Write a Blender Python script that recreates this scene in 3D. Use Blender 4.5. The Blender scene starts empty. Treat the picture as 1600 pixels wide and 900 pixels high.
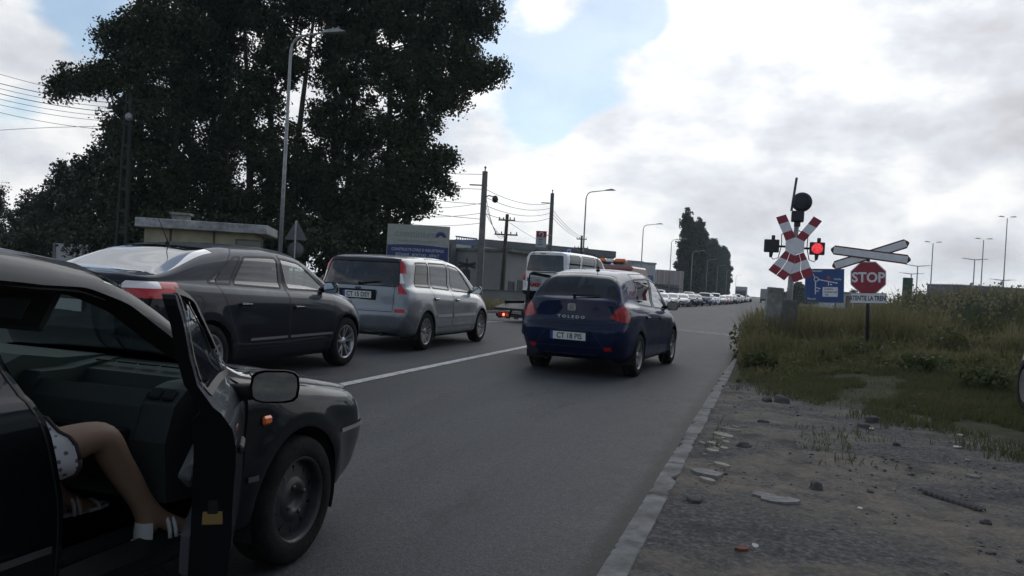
import bpy, bmesh, math, random
import numpy as np
from mathutils import Vector, Matrix
from mathutils.bvhtree import BVHTree

random.seed(7)
RNG = np.random.default_rng(11)
R = math.radians
SC = bpy.context.scene
COL = SC.collection

# ------------------------------------------------------------------ materials
MATS = {}


def _set(b, key, val):
    if key in b.inputs:
        b.inputs[key].default_value = val


def mat(name, col, rough=0.6, metal=0.0, coat=0.0, var=0.0, vscale=6.0, bump=0.0, bscale=40.0, spec=0.5,
        rvar=0.0, emit=None, estr=0.0, col2=None, stretch=(1, 1, 1), trans=0.0, detail=6.0):
    """Principled material with object-space noise on colour / roughness / height."""
    if name in MATS:
        return MATS[name]
    m = bpy.data.materials.new(name)
    m.use_nodes = True
    nt = m.node_tree
    b = nt.nodes['Principled BSDF']
    c = (*col, 1.0)
    b.inputs['Base Color'].default_value = c
    b.inputs['Roughness'].default_value = rough
    b.inputs['Metallic'].default_value = metal
    _set(b, 'Coat Weight', coat)
    _set(b, 'Coat Roughness', 0.03)
    _set(b, 'Specular IOR Level', spec)
    _set(b, 'Transmission Weight', trans)
    if emit:
        _set(b, 'Emission Color', (*emit, 1))
        _set(b, 'Emission Strength', estr)
    if var or bump or rvar or col2:
        tc = nt.nodes.new('ShaderNodeTexCoord')
        mp = nt.nodes.new('ShaderNodeMapping')
        mp.inputs['Scale'].default_value = stretch
        nt.links.new(tc.outputs['Object'], mp.inputs['Vector'])
        nz = nt.nodes.new('ShaderNodeTexNoise')
        nz.inputs['Scale'].default_value = vscale
        nz.inputs['Detail'].default_value = detail
        nz.inputs['Roughness'].default_value = 0.62
        nt.links.new(mp.outputs['Vector'], nz.inputs['Vector'])
        if var or col2:
            rp = nt.nodes.new('ShaderNodeValToRGB')
            d = col2 or tuple(min(1, x * (1 + var)) for x in col)
            a = col if col2 else tuple(x * (1 - var) for x in col)
            rp.color_ramp.elements[0].position = 0.35
            rp.color_ramp.elements[0].color = (*a, 1)
            rp.color_ramp.elements[1].position = 0.66
            rp.color_ramp.elements[1].color = (*d, 1)
            nt.links.new(nz.outputs['Fac'], rp.inputs['Fac'])
            nt.links.new(rp.outputs['Color'], b.inputs['Base Color'])
        if rvar:
            mr = nt.nodes.new('ShaderNodeMapRange')
            mr.inputs['From Min'].default_value = 0.3
            mr.inputs['From Max'].default_value = 0.7
            mr.inputs['To Min'].default_value = max(0.02, rough - rvar)
            mr.inputs['To Max'].default_value = min(1, rough + rvar)
            nt.links.new(nz.outputs['Fac'], mr.inputs['Value'])
            nt.links.new(mr.outputs['Result'], b.inputs['Roughness'])
        if bump:
            n2 = nt.nodes.new('ShaderNodeTexNoise')
            n2.inputs['Scale'].default_value = bscale
            n2.inputs['Detail'].default_value = 5
            nt.links.new(mp.outputs['Vector'], n2.inputs['Vector'])
            bp = nt.nodes.new('ShaderNodeBump')
            bp.inputs['Strength'].default_value = bump
            bp.inputs['Distance'].default_value = 0.02
            nt.links.new(n2.outputs['Fac'], bp.inputs['Height'])
            nt.links.new(bp.outputs['Normal'], b.inputs['Normal'])
    MATS[name] = m
    return m


def glass(name, tint=(0.6, 0.66, 0.66), base=0.05, power=4.5, rough=0.01, film=0.0, filmcol=(0.02, 0.025, 0.03)):
    """Thin window pane: tinted see-through plus a mirror share that grows at grazing angles."""
    if name in MATS:
        return MATS[name]
    m = bpy.data.materials.new(name)
    m.use_nodes = True
    nt = m.node_tree
    nt.nodes.clear()
    N = nt.nodes.new
    out = N('ShaderNodeOutputMaterial')
    tr = N('ShaderNodeBsdfTransparent')
    tr.inputs['Color'].default_value = (*tint, 1)
    gl = N('ShaderNodeBsdfGlossy')
    gl.inputs['Roughness'].default_value = rough
    gl.inputs['Color'].default_value = (0.95, 0.97, 1, 1)
    df = N('ShaderNodeBsdfDiffuse')
    df.inputs['Color'].default_value = (*filmcol, 1)
    lw = N('ShaderNodeLayerWeight')
    lw.inputs['Blend'].default_value = 0.5
    pw = N('ShaderNodeMath'); pw.operation = 'POWER'; pw.inputs[1].default_value = power
    ma = N('ShaderNodeMath'); ma.operation = 'MULTIPLY_ADD'
    ma.inputs[1].default_value = 0.95 - base; ma.inputs[2].default_value = base
    nt.links.new(lw.outputs['Facing'], pw.inputs[0])
    nt.links.new(pw.outputs[0], ma.inputs[0])
    mx0 = N('ShaderNodeMixShader'); mx0.inputs[0].default_value = film
    nt.links.new(tr.outputs[0], mx0.inputs[1]); nt.links.new(df.outputs[0], mx0.inputs[2])
    mx = N('ShaderNodeMixShader')
    nt.links.new(ma.outputs[0], mx.inputs[0])
    nt.links.new(mx0.outputs[0], mx.inputs[1]); nt.links.new(gl.outputs[0], mx.inputs[2])
    nt.links.new(mx.outputs[0], out.inputs['Surface'])
    MATS[name] = m
    return m


# ------------------------------------------------------------------ objects
def link_mesh(name, verts, faces, mats, parent=None, smooth=False, fmat=None):
    me = bpy.data.meshes.new(name)
    me.from_pydata([tuple(v) for v in verts], [], [tuple(f) for f in faces])
    for m in (mats if isinstance(mats, (list, tuple)) else [mats]):
        me.materials.append(m)
    if fmat is not None:
        me.polygons.foreach_set('material_index', list(fmat))
    if smooth is True:
        me.polygons.foreach_set('use_smooth', [True] * len(me.polygons))
    elif isinstance(smooth, (list, tuple)):
        me.polygons.foreach_set('use_smooth', list(smooth))
    me.update()
    o = bpy.data.objects.new(name, me)
    COL.objects.link(o)
    if parent is not None:
        o.parent = parent
    return o


def link_np(name, V, quads=None, tris=None, mats=None, parent=None, smooth=False):
    """Fast mesh from numpy arrays."""
    me = bpy.data.meshes.new(name)
    nq = 0 if quads is None else len(quads)
    nt_ = 0 if tris is None else len(tris)
    me.vertices.add(len(V))
    me.vertices.foreach_set('co', np.asarray(V, dtype=np.float32).ravel())
    loops = []
    if nq: loops.append(np.asarray(quads, dtype=np.int32).ravel())
    if nt_: loops.append(np.asarray(tris, dtype=np.int32).ravel())
    L = np.concatenate(loops)
    me.loops.add(len(L))
    me.loops.foreach_set('vertex_index', L)
    tot = np.concatenate([np.full(nq, 4, np.int32), np.full(nt_, 3, np.int32)])
    st = np.concatenate([[0], np.cumsum(tot)[:-1]]).astype(np.int32)
    me.polygons.add(nq + nt_)
    me.polygons.foreach_set('loop_start', st)
    me.polygons.foreach_set('loop_total', tot)
    if smooth:
        me.polygons.foreach_set('use_smooth', np.ones(nq + nt_, dtype=bool))
    for m in (mats if isinstance(mats, (list, tuple)) else [mats]):
        me.materials.append(m)
    me.update(calc_edges=True)
    o = bpy.data.objects.new(name, me)
    COL.objects.link(o)
    if parent is not None:
        o.parent = parent
    return o


def tag(o, label=None, cat=None, group=None, kind=None):
    if label: o['label'] = label
    if cat: o['category'] = cat
    if group: o['group'] = group
    if kind: o['kind'] = kind
    return o


def thing(name, label, cat, loc=(0, 0, 0), rz=0.0, group=None):
    o = bpy.data.objects.new(name, None)
    o.empty_display_size = 0.2
    COL.objects.link(o)
    o.location = loc
    o.rotation_euler = (0, 0, rz)
    return tag(o, label, cat, group)


def copy_tree(o, parent=None):
    c = o.copy()
    COL.objects.link(c)
    c.parent = parent
    for ch in [k for k in bpy.data.objects if k.parent is o]:
        copy_tree(ch, c)
    return c


class MB:
    """Collects shapes into ONE mesh."""

    def __init__(self):
        self.v, self.f, self.m, self.s = [], [], [], []

    def add(self, vs, fs, m=0, smooth=False, M=None):
        k = len(self.v)
        for p in vs:
            p = Vector(p)
            self.v.append(M @ p if M is not None else p)
        for f in fs:
            self.f.append([k + i for i in f]); self.m.append(m); self.s.append(smooth)
        return self

    def box(self, c, s, m=0, M=None, rz=0.0, bev=0.0, taper=None):
        cx, cy, cz = c; hx, hy, hz = s[0] / 2, s[1] / 2, s[2] / 2
        T = Matrix.Translation((cx, cy, cz)) @ Matrix.Rotation(rz, 4, 'Z')
        if M is not None: T = M @ T
        if bev > 0:
            b = min(bev, hx * .9, hy * .9, hz * .9)
            vs, idx = [], {}
            for sx in (-1, 1):
                for sy in (-1, 1):
                    for sz in (-1, 1):
                        for ax in range(3):
                            p = [sx * (hx - b), sy * (hy - b), sz * (hz - b)]
                            p[ax] = (sx * hx, sy * hy, sz * hz)[ax]
                            idx[(sx, sy, sz, ax)] = len(vs); vs.append(p)
            fs = []
            for ax in range(3):
                o1, o2 = [(1, 2), (2, 0), (0, 1)][ax]
                for s0 in (-1, 1):
                    q = []
                    for a, b_ in ((-1, -1), (1, -1), (1, 1), (-1, 1)):
                        k = [0, 0, 0]; k[ax] = s0; k[o1] = a; k[o2] = b_
                        q.append(idx[(k[0], k[1], k[2], ax)])
                    fs.append(q if s0 > 0 else q[::-1])
            for ax in range(3):
                o1, o2 = [(1, 2), (2, 0), (0, 1)][ax]
                for a in (-1, 1):
                    for b_ in (-1, 1):
                        q = []
                        for t, w in ((-1, o1), (-1, o2), (1, o2), (1, o1)):
                            k = [0, 0, 0]; k[ax] = t; k[o1] = a; k[o2] = b_
                            q.append(idx[(k[0], k[1], k[2], w)])
                        fs.append(q if a * b_ < 0 else q[::-1])
            for sx in (-1, 1):
                for sy in (-1, 1):
                    for sz in (-1, 1):
                        q = [idx[(sx, sy, sz, a)] for a in range(3)]
                        fs.append(q if sx * sy * sz > 0 else q[::-1])
            return self.add(vs, fs, m, False, T)
        vs = [(-hx, -hy, -hz), (hx, -hy, -hz), (hx, hy, -hz), (-hx, hy, -hz), (-hx, -hy, hz), (hx, -hy, hz), (hx, hy, hz), (-hx, hy, hz)]
        if taper:
            vs = [(x * (taper if z > 0 else 1), y * (taper if z > 0 else 1), z) for x, y, z in vs]
        fs = [(0, 3, 2, 1), (4, 5, 6, 7), (0, 1, 5, 4), (1, 2, 6, 5), (2, 3, 7, 6), (3, 0, 4, 7)]
        return self.add(vs, fs, m, False, T)

    def tube(self, pts, r, n=8, m=0, cap=True, M=None):
        pts = [Vector(p) for p in pts]
        rs = r if isinstance(r, (list, tuple)) else [r] * len(pts)
        vs, fs = [], []
        ref = None
        for i, p in enumerate(pts):
            d = (pts[min(i + 1, len(pts) - 1)] - pts[max(i - 1, 0)])
            if d.length < 1e-9: d = Vector((0, 0, 1))
            d.normalize()
            if ref is None:
                ref = Vector((1, 0, 0)) if abs(d.x) < 0.8 else Vector((0, 1, 0))
            a = (ref - d * ref.dot(d)).normalized()
            ref = a
            b = d.cross(a)
            for k in range(n):
                t = 2 * math.pi * k / n
                vs.append(p + (a * math.cos(t) + b * math.sin(t)) * rs[i])
        for i in range(len(pts) - 1):
            for k in range(n):
                k2 = (k + 1) % n
                fs.append((i * n + k, i * n + k2, (i + 1) * n + k2, (i + 1) * n + k))
        self.add(vs, fs, m, True, M)
        if cap:
            e = len(self.v) - len(vs)
            self.f.append([e + k for k in range(n)][::-1]); self.m.append(m); self.s.append(False)
            e2 = e + (len(pts) - 1) * n
            self.f.append([e2 + k for k in range(n)]); self.m.append(m); self.s.append(False)
        return self

    def lathe(self, prof, n=24, m=0, M=None, axis='Z', smooth=True, a0=0.0, a1=2 * math.pi, closed=True):
        """prof: (radius, height along axis)"""
        vs, fs = [], []
        full = abs(a1 - a0 - 2 * math.pi) < 1e-6
        cnt = n if full else n + 1
        for r, h in prof:
            for k in range(cnt):
                t = a0 + (a1 - a0) * k / n
                c, s = r * math.cos(t), r * math.sin(t)
                vs.append({'Z': (c, s, h), 'X': (h, c, s), 'Y': (s, h, c)}[axis])
        for i in range(len(prof) - 1):
            for k in range(n):
                k2 = (k + 1) % cnt
                fs.append((i * cnt + k, i * cnt + k2, (i + 1) * cnt + k2, (i + 1) * cnt + k))
        return self.add(vs, fs, m, smooth, M)

    def prism(self, poly, depth, m=0, M=None, smooth=False, mside=None):
        """polygon in local XY extruded +Z by depth (front face at +Z)"""
        n = len(poly)
        vs = [(x, y, 0) for x, y in poly] + [(x, y, depth) for x, y in poly]
        self.add(vs, [tuple(range(n))[::-1], tuple(range(n, 2 * n))], m, False, M)
        k = len(self.v) - 2 * n
        for i in range(n):
            j = (i + 1) % n
            self.f.append([k + i, k + j, k + n + j, k + n + i]); self.m.append(m if mside is None else mside); self.s.append(smooth)
        return self

    def sphere(self, c, r, m=0, nu=12, nv=8, M=None):
        rr = r if isinstance(r, (tuple, list)) else (r, r, r)
        vs, fs = [], []
        for i in range(nv + 1):
            p = math.pi * i / nv
            for k in range(nu):
                t = 2 * math.pi * k / nu
                vs.append((c[0] + rr[0] * math.sin(p) * math.cos(t), c[1] + rr[1] * math.sin(p) * math.sin(t), c[2] + rr[2] * math.cos(p)))
        for i in range(nv):
            for k in range(nu):
                k2 = (k + 1) % nu
                fs.append((i * nu + k, (i + 1) * nu + k, (i + 1) * nu + k2, i * nu + k2))
        return self.add(vs, fs, m, True, M)

    def build(self, name, mats, parent=None):
        return link_mesh(name, self.v, self.f, mats, parent, self.s, self.m)


def text_verts(body, size, extrude=0.0, bold=0.0, align='CENTER', squeeze=1.0):
    cu = bpy.data.curves.new('lettering', 'FONT')
    cu.body = body; cu.size = size; cu.extrude = extrude; cu.offset = bold
    cu.align_x = align; cu.align_y = 'CENTER'; cu.resolution_u = 3
    o = bpy.data.objects.new('lettering', cu)
    COL.objects.link(o)
    dg = bpy.context.evaluated_depsgraph_get()
    me = o.evaluated_get(dg).to_mesh()
    vs = [(v.co.x * squeeze, v.co.y, v.co.z) for v in me.vertices]
    fs = [tuple(p.vertices) for p in me.polygons]
    o.evaluated_get(dg).to_mesh_clear()
    bpy.data.objects.remove(o); bpy.data.curves.remove(cu)
    return vs, fs


def face_frame(origin, right, up):
    """4x4 taking local (x right, y up, z out) to space"""
    r = Vector(right).normalized(); u = Vector(up); u = (u - r * u.dot(r)).normalized(); n = r.cross(u)
    M = Matrix(((r.x, u.x, n.x, 0), (r.y, u.y, n.y, 0), (r.z, u.z, n.z, 0), (0, 0, 0, 1)))
    M.translation = Vector(origin)
    return M


def text_obj(name, body, size, M, m, parent=None, bold=0.0, extrude=0.001, squeeze=1.0, align='CENTER'):
    vs, fs = text_verts(body, size, extrude, bold, align, squeeze)
    return MB().add(vs, fs, 0, False, M).build(name, [m], parent)


def pchip(pts):
    xs = np.array([p[0] for p in pts], float); ys = np.array([p[1] for p in pts], float)
    if len(xs) == 1:
        return lambda x: np.full_like(np.asarray(x, float), ys[0])
    h = np.diff(xs); d = np.diff(ys) / h
    m = np.zeros_like(xs)
    for i in range(1, len(xs) - 1):
        if d[i - 1] * d[i] > 0:
            w1 = 2 * h[i] + h[i - 1]; w2 = h[i] + 2 * h[i - 1]
            m[i] = (w1 + w2) / (w1 / d[i - 1] + w2 / d[i])
    m[0] = d[0]; m[-1] = d[-1]

    def f(x):
        x = np.clip(np.asarray(x, float), xs[0], xs[-1])
        i = np.clip(np.searchsorted(xs, x, side='right') - 1, 0, len(xs) - 2)
        t = (x - xs[i]) / h[i]
        return ((2 * t**3 - 3 * t**2 + 1) * ys[i] + (t**3 - 2 * t**2 + t) * h[i] * m[i] + (-2 * t**3 + 3 * t**2) * ys[i + 1] + (t**3 - t**2) * h[i] * m[i + 1])
    return f


def sstep(t):
    t = np.clip(t, 0, 1)
    return t * t * (3 - 2 * t)


# ------------------------------------------------------------------ lie of the land
ROAD_L, ROAD_R = -12.6, -0.67


def gz(x, y):
    """height of the finished surface (road or verge)"""
    x = np.asarray(x, float); y = np.asarray(y, float)
    crown = np.interp(x, [-13, -8, -4.4, -2.4, -0.67, 0], [0.05, 0.08, 0.06, 0.015, -0.01, 0.0])
    crown = crown - 0.03 * (1 - sstep((y - 4) / 5)) * sstep((x + 4.3) / .8) * sstep((-0.7 - x) / .6)
    dip = -0.62 * sstep((y - 17) / 36.0)
    verge = 0.028 * sstep((x + 0.62) / 0.10)
    rise = 0.26 * sstep((x - 0.1) / 2.2) * sstep((y - 8) / 8) + 0.35 * sstep((x - 2.5) / 6) * sstep((y - 12) / 12) * (1 - sstep((y - 60) / 30))
    lv = 0.10 * sstep((-12.75 - x) / 0.2)
    return crown + dip + verge + rise + lv


def gz1(x, y):
    return float(gz(x, y))


# ------------------------------------------------------------------ camera
CAM_H = 1.30
FPX = 1244.0
YAW, PITCH, ROLL = R(18.0), R(-0.46), 0.055
_f = Vector((-math.sin(YAW) * math.cos(PITCH), math.cos(YAW) * math.cos(PITCH), math.sin(PITCH)))
_r0 = Vector((math.cos(YAW), math.sin(YAW), 0))
_u0 = _r0.cross(_f)
_r = _r0 * math.cos(ROLL) + _u0 * math.sin(ROLL)
_u = -_r0 * math.sin(ROLL) + _u0 * math.cos(ROLL)
EYE = Vector((0, 0, CAM_H))


def ray(px, py):
    return (_f + _r * ((px - 800) / FPX) + _u * ((450 - py) / FPX))


def at_d(px, py, d):
    """world point of a photo pixel at forward distance d"""
    return EYE + ray(px, py) * d


def make_camera():
    cd = bpy.data.cameras.new('camera')
    cd.sensor_width = 36.0
    cd.lens = FPX / 1600 * 36.0
    cd.clip_start = 0.05
    cd.clip_end = 6000
    cam = bpy.data.objects.new('camera', cd)
    COL.objects.link(cam)
    M = Matrix(((_r.x, _u.x, -_f.x, 0), (_r.y, _u.y, -_f.y, 0), (_r.z, _u.z, -_f.z, 0), (0, 0, 0, 1)))
    M.translation = EYE
    cam.matrix_world = M
    SC.camera = cam


make_camera()
# ------------------------------------------------------------------ car bodies
def chaikin(poly, it=2, keep=0.25):
    P = [tuple(p) for p in poly]
    for _ in range(it):
        Q = []
        for i in range(len(P)):
            a, b = P[i], P[(i + 1) % len(P)]
            Q.append((a[0] * (1 - keep) + b[0] * keep, a[1] * (1 - keep) + b[1] * keep))
            Q.append((a[0] * keep + b[0] * (1 - keep), a[1] * keep + b[1] * (1 - keep)))
        P = Q
    return P


def rounded(poly, r=0.03, n=3):
    """polygon with each corner replaced by a small arc"""
    out = []
    k = len(poly)
    for i in range(k):
        p0, p1, p2 = Vector(poly[i - 1]), Vector(poly[i]), Vector(poly[(i + 1) % k])
        a = p0 - p1; b = p2 - p1
        q = min(r, a.length * .45, b.length * .45)
        A = p1 + a.normalized() * q; B = p1 + b.normalized() * q
        for j in range(n + 1):
            t = j / n
            w = A * (1 - t) ** 2 + p1 * 2 * t * (1 - t) + B * t * t
            out.append((w.x, w.y))
    return out


def pip(p, poly):
    x, y = p
    c = False
    j = len(poly) - 1
    for i in range(len(poly)):
        xi, yi = poly[i]; xj, yj = poly[j]
        if (yi > y) != (yj > y) and x < (xj - xi) * (y - yi) / (yj - yi) + xi:
            c = not c
        j = i
    return c


def circle_poly(cy, cz, r, n=28):
    return [(cy + r * math.cos(2 * math.pi * k / n), cz + r * math.sin(2 * math.pi * k / n)) for k in range(n)]


class Shell:
    """Lofted body skin. x right, y forward, z up, wheels on z = 0."""

    def __init__(self, S, du=0.045, sub=4):
        self.S = S
        f = {k: pchip(S[k]) for k in ('zt', 'zb', 'wb', 'wm', 'ws', 'zbot')}
        g = lambda k, d: pchip(S[k]) if k in S else (lambda x: np.full_like(np.asarray(x, float), d))
        f['zm'] = g('zm', 0.58); f['drop'] = g('drop', 0.075); f['tum'] = g('tum', 0.33)
        self.f = f
        y0, y1 = S['ymin'], S['ymax']
        self.y0, self.y1 = y0, y1
        ys = set([y0, y1] + list(S.get('stations', [])))
        n = max(6, int((y1 - y0) / du))
        for k in range(n + 1):
            ys.add(y0 + (y1 - y0) * k / n)
        if du < 0.1:
            for e in (0.012, 0.03, 0.07):
                ys.add(y0 + e); ys.add(y1 - e)
        ys = np.array(sorted(ys))
        keep = [0]
        fixed = set(S.get('stations', []))
        for i in range(1, len(ys)):
            if ys[i] - ys[keep[-1]] > 0.008 or ys[i] in fixed or i == len(ys) - 1:
                keep.append(i)
        ys = ys[keep]
        self.ys = ys
        self.sub = sub
        K = self.keyring(ys)                       # (nu, 11, 2)
        H = self.smooth_ring(K, sub)               # (nu, nh, 2)
        nu, nh = H.shape[:2]
        self.nu, self.nh = nu, nh
        # warp ends
        wmax = float(np.max(f['wm'](ys)))
        self.wmax = wmax
        rp, fp = pchip(S['rear']), pchip(S['front'])
        br, bf = S.get('bulge_r', 0.07), S.get('bulge_f', 0.12)
        Lr, Lf = S.get('Lr', 0.6), S.get('Lf', 0.6)

        def yrear(x, z): return rp(z) - br * (1 - (x / wmax) ** 2) + br
        def yfront(x, z): return fp(z) + bf * (1 - (x / wmax) ** 2) - bf
        self.yrear, self.yfront = yrear, yfront
        X = H[:, :, 0]; Z = H[:, :, 1]
        Y = np.repeat(ys[:, None], nh, 1)
        tr = np.clip((Y - y0) / Lr, 0, 1); tf = np.clip((y1 - Y) / Lf, 0, 1)
        Y2 = Y + (yrear(X, Z) - y0) * (1 - tr) ** 2 + (yfront(X, Z) - y1) * (1 - tf) ** 2
        # swollen wheel arches
        for (cy, cz, ra) in S.get('arches', []):
            rr = np.hypot(Y2 - cy, Z - cz)
            amp = S.get('flare', 0.016)
            X = X + np.where(X > 0.45, amp * np.exp(-((rr - ra - 0.03) / 0.06) ** 2), 0)
        V = []; self.idx = {}
        ring = 2 * nh - 2
        verts = np.zeros((nu, ring, 3))
        verts[:, :nh, 0] = X; verts[:, :nh, 1] = Y2; verts[:, :nh, 2] = Z
        for k in range(1, nh - 1):
            verts[:, ring - k, 0] = -X[:, k]; verts[:, ring - k, 1] = Y2[:, k]; verts[:, ring - k, 2] = Z[:, k]
        V = verts.reshape(-1, 3).tolist()
        F, Q = [], []                              # faces and their (u, v) cell
        for i in range(nu - 1):
            for k in range(ring):
                k2 = (k + 1) % ring
                F.append((i * ring + k, i * ring + k2, (i + 1) * ring + k2, (i + 1) * ring + k)[::-1])
                hv = k if k < nh - 1 else ring - 1 - k
                Q.append((i, hv, 0))
        # end caps
        for end, i in ((-1, 0), (1, nu - 1)):
            nc = 10 if sub > 2 else 4
            rows = []
            for k in range(nh):
                rid = i * ring + k; lid = i * ring + ((ring - k) % ring)
                x = X[i, k]; z = Z[i, k]
                if k == 0 or k == nh - 1:
                    rows.append([rid] * (nc + 1)); continue
                row = [rid]
                for c in range(1, nc):
                    fr = 1 - 2 * c / nc
                    xx = x * fr
                    yy = float(yrear(xx, z) if end < 0 else yfront(xx, z))
                    row.append(len(V)); V.append([xx, yy, z])
                row.append(lid)
                rows.append(row)
            for k in range(nh - 1):
                for c in range(nc):
                    q = [rows[k][c], rows[k + 1][c], rows[k + 1][c + 1], rows[k][c + 1]]
                    q2 = []
                    for t in q:
                        if t not in q2: q2.append(t)
                    if len(q2) < 3: continue
                    F.append(tuple(q2[::-1]) if end > 0 else tuple(q2))
                    Q.append((i, k, end))
        self.V, self.F, self.Q = V, F, Q
        self.base_normals()

    def keyring(self, ys):
        f = self.f
        zt, zb, wb, wm, ws, zbot, zm = (f[k](ys) for k in ('zt', 'zb', 'wb', 'wm', 'ws', 'zbot', 'zm'))
        h = np.maximum(zt - zb, 0.02)
        drop = np.minimum(0.72 * h, f['drop'](ys))
        z7 = zt - drop
        in6 = np.minimum(0.022, h * .4)
        z6 = zb + np.minimum(0.018, h * .15)
        x7 = wb - in6 - f['tum'](ys) * (z7 - z6)
        self.z6, self.z7, self.x7 = z6, z7, x7
        zsill = zbot + 0.06
        zm = np.minimum(zm, zb - 0.12)
        zs2 = np.minimum(zsill + 0.10, zm - 0.05)
        cols = [
            (0 * ys, zbot), (ws * .88, zbot), (ws, zsill), (ws * .35 + wm * .65, zs2), (wm, zm),
            (wb, zb), (wb - in6, z6), (x7, z7), (x7 * .86, zt - drop * .42), (x7 * .5, zt - drop * .12), (0 * ys, zt)]
        return np.stack([np.stack(c, -1) for c in cols], 1)

    def smooth_ring(self, K, sub):
        """centripetal-ish Catmull-Rom through the key points"""
        n = K.shape[1]
        out = []
        for j in range(n - 1):
            p1, p2 = K[:, j], K[:, j + 1]
            p0 = K[:, j - 1] if j > 0 else p1 * np.array([-1, 1]) if False else p1 - (p2 - p1)
            p3 = K[:, j + 2] if j + 2 < n else np.stack([-K[:, j, 0], K[:, j, 1]], -1)
            d1 = np.linalg.norm(p1 - p0, axis=1)[:, None] + 1e-6
            d2 = np.linalg.norm(p2 - p1, axis=1)[:, None] + 1e-6
            d3 = np.linalg.norm(p3 - p2, axis=1)[:, None] + 1e-6
            m1 = ((p1 - p0) / d1 * d2 / (d1 + d2) + (p2 - p1) / d2 * d1 / (d1 + d2)) * d2
            m2 = ((p2 - p1) / d2 * d3 / (d2 + d3) + (p3 - p2) / d3 * d2 / (d2 + d3)) * d2
            if j in (0, 5):            # straight underside, crisp belt moulding
                m1 = m2 = (p2 - p1)
            for s in range(sub):
                t = s / sub
                out.append((2 * t**3 - 3 * t**2 + 1) * p1 + (t**3 - 2 * t**2 + t) * m1 + (-2 * t**3 + 3 * t**2) * p2 + (t**3 - t**2) * m2)
        out.append(K[:, -1])
        return np.stack(out, 1)

    def base_normals(self):
        me = bpy.data.meshes.new('tmp')
        me.from_pydata(self.V, [], self.F)
        me.update()
        self.N = [v.normal.copy() for v in me.vertices]
        self.FN = [p.normal.copy() for p in me.polygons]
        bpy.data.meshes.remove(me)
        self.bvh = BVHTree.FromPolygons([Vector(v) for v in self.V], self.F)

    def normal_at(self, p):
        loc, nrm, fi, d = self.bvh.find_nearest(p)
        if fi is None: return Vector((0, 0, 1))
        f = self.F[fi]
        w = []
        for i in f:
            w.append(1.0 / (1e-5 + (Vector(self.V[i]) - loc).length_squared))
        n = Vector()
        for a, i in zip(w, f): n += self.N[i] * a
        return n.normalized()

    def on_side(self, y, z, s=1):
        hit = self.bvh.ray_cast(Vector((2.0 * s, y, z)), Vector((-s, 0, 0)))
        return hit[0]

    def on_rear(self, x, z):
        return self.bvh.ray_cast(Vector((x, -5, z)), Vector((0, 1, 0)))[0]

    def on_front(self, x, z):
        return self.bvh.ray_cast(Vector((x, 5, z)), Vector((0, -1, 0)))[0]

    def on_top(self, x, y):
        return self.bvh.ray_cast(Vector((x, y, 4)), Vector((0, 0, -1)))[0]

    def win_poly(self, yb0, yb1, yt0, yt1, lo=0.03, hi=0.045, n=8, minh=0.03):
        """side window between the belt and the roof rail; b = along the belt, t = along the rail"""
        y = self.ys
        zlo = np.interp(np.linspace(yb0, yb1, n), y, self.z6) + lo
        pts = list(zip(np.linspace(yb0, yb1, n), zlo))
        yt = np.linspace(yt1, yt0, n)
        zhi = np.interp(yt, y, self.z7) - hi
        zl2 = np.interp(yt, y, self.z6) + lo + minh
        pts += list(zip(yt, np.maximum(zhi, zl2)))
        return [(float(a), float(b)) for a, b in pts]

    # -------------------------------------------------------------- cutting
    def cut(self, regions):
        """regions: list of dicts(name, proj 'side'|'rear'|'front', poly, side (+1/-1/0), ylim, over)
        'grid' regions: dict(name, grid=(ylo, yhi), v=(key index from, to))"""
        bm = bmesh.new()
        vs = [bm.verts.new(v) for v in self.V]
        lay = bm.faces.layers.int.new('reg')
        grid = [r for r in regions if 'grid' in r]
        names = ['body'] + [r['name'] for r in regions]
        for f, (i, hv, end) in zip(self.F, self.Q):
            try:
                bf = bm.faces.new([vs[k] for k in f])
            except ValueError:
                continue
            bf[lay] = 0
            if end == 0:
                ym = (self.ys[i] + self.ys[i + 1]) / 2
                for r in grid:
                    if r['grid'][0] < ym < r['grid'][1] and r['v'][0] * self.sub <= hv < r['v'][1] * self.sub:
                        bf[lay] = 1 + regions.index(r)
        bm.normal_update()
        for r in regions:
            if 'grid' in r: continue
            poly = r['poly']
            ax = {'side': (1, 2), 'rear': (0, 2), 'front': (0, 2), 'top': (0, 1)}[r['proj']]
            n = len(poly)
            planes = []
            for i in range(n):
                a, b = poly[i], poly[(i + 1) % n]
                planes.append((a, b))
            pu = [p[0] for p in poly]; pw = [p[1] for p in poly]
            cand = set()
            for f in bm.faces:
                us = [v.co[ax[0]] for v in f.verts]
                if min(us) > max(pu) or max(us) < min(pu): continue
                ws = [v.co[ax[1]] for v in f.verts]
                if min(ws) > max(pw) or max(ws) < min(pw): continue
                if self.pred(r, f): cand.add(f)
            for a, b in planes:
                d = (b[0] - a[0], b[1] - a[1])
                if math.hypot(*d) < 1e-5: continue
                lo = [min(a[k], b[k]) - 1e-4 for k in (0, 1)]; hi = [max(a[k], b[k]) + 1e-4 for k in (0, 1)]
                no = Vector((0, 0, 0)); no[ax[0]] = -d[1]; no[ax[1]] = d[0]
                co = Vector((0, 0, 0)); co[ax[0]] = a[0]; co[ax[1]] = a[1]
                sel = []
                cand = {f for f in cand if f.is_valid}
                for f in cand:
                    us = [v.co[ax[0]] for v in f.verts]
                    if min(us) > hi[0] or max(us) < lo[0]: continue
                    ws = [v.co[ax[1]] for v in f.verts]
                    if min(ws) > hi[1] or max(ws) < lo[1]: continue
                    sel.append(f)
                if not sel: continue
                geom = set(sel)
                for f in sel:
                    geom.update(f.edges); geom.update(f.verts)
                res = bmesh.ops.bisect_plane(bm, geom=list(geom), dist=1e-5, plane_co=co, plane_no=no.normalized())
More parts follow.
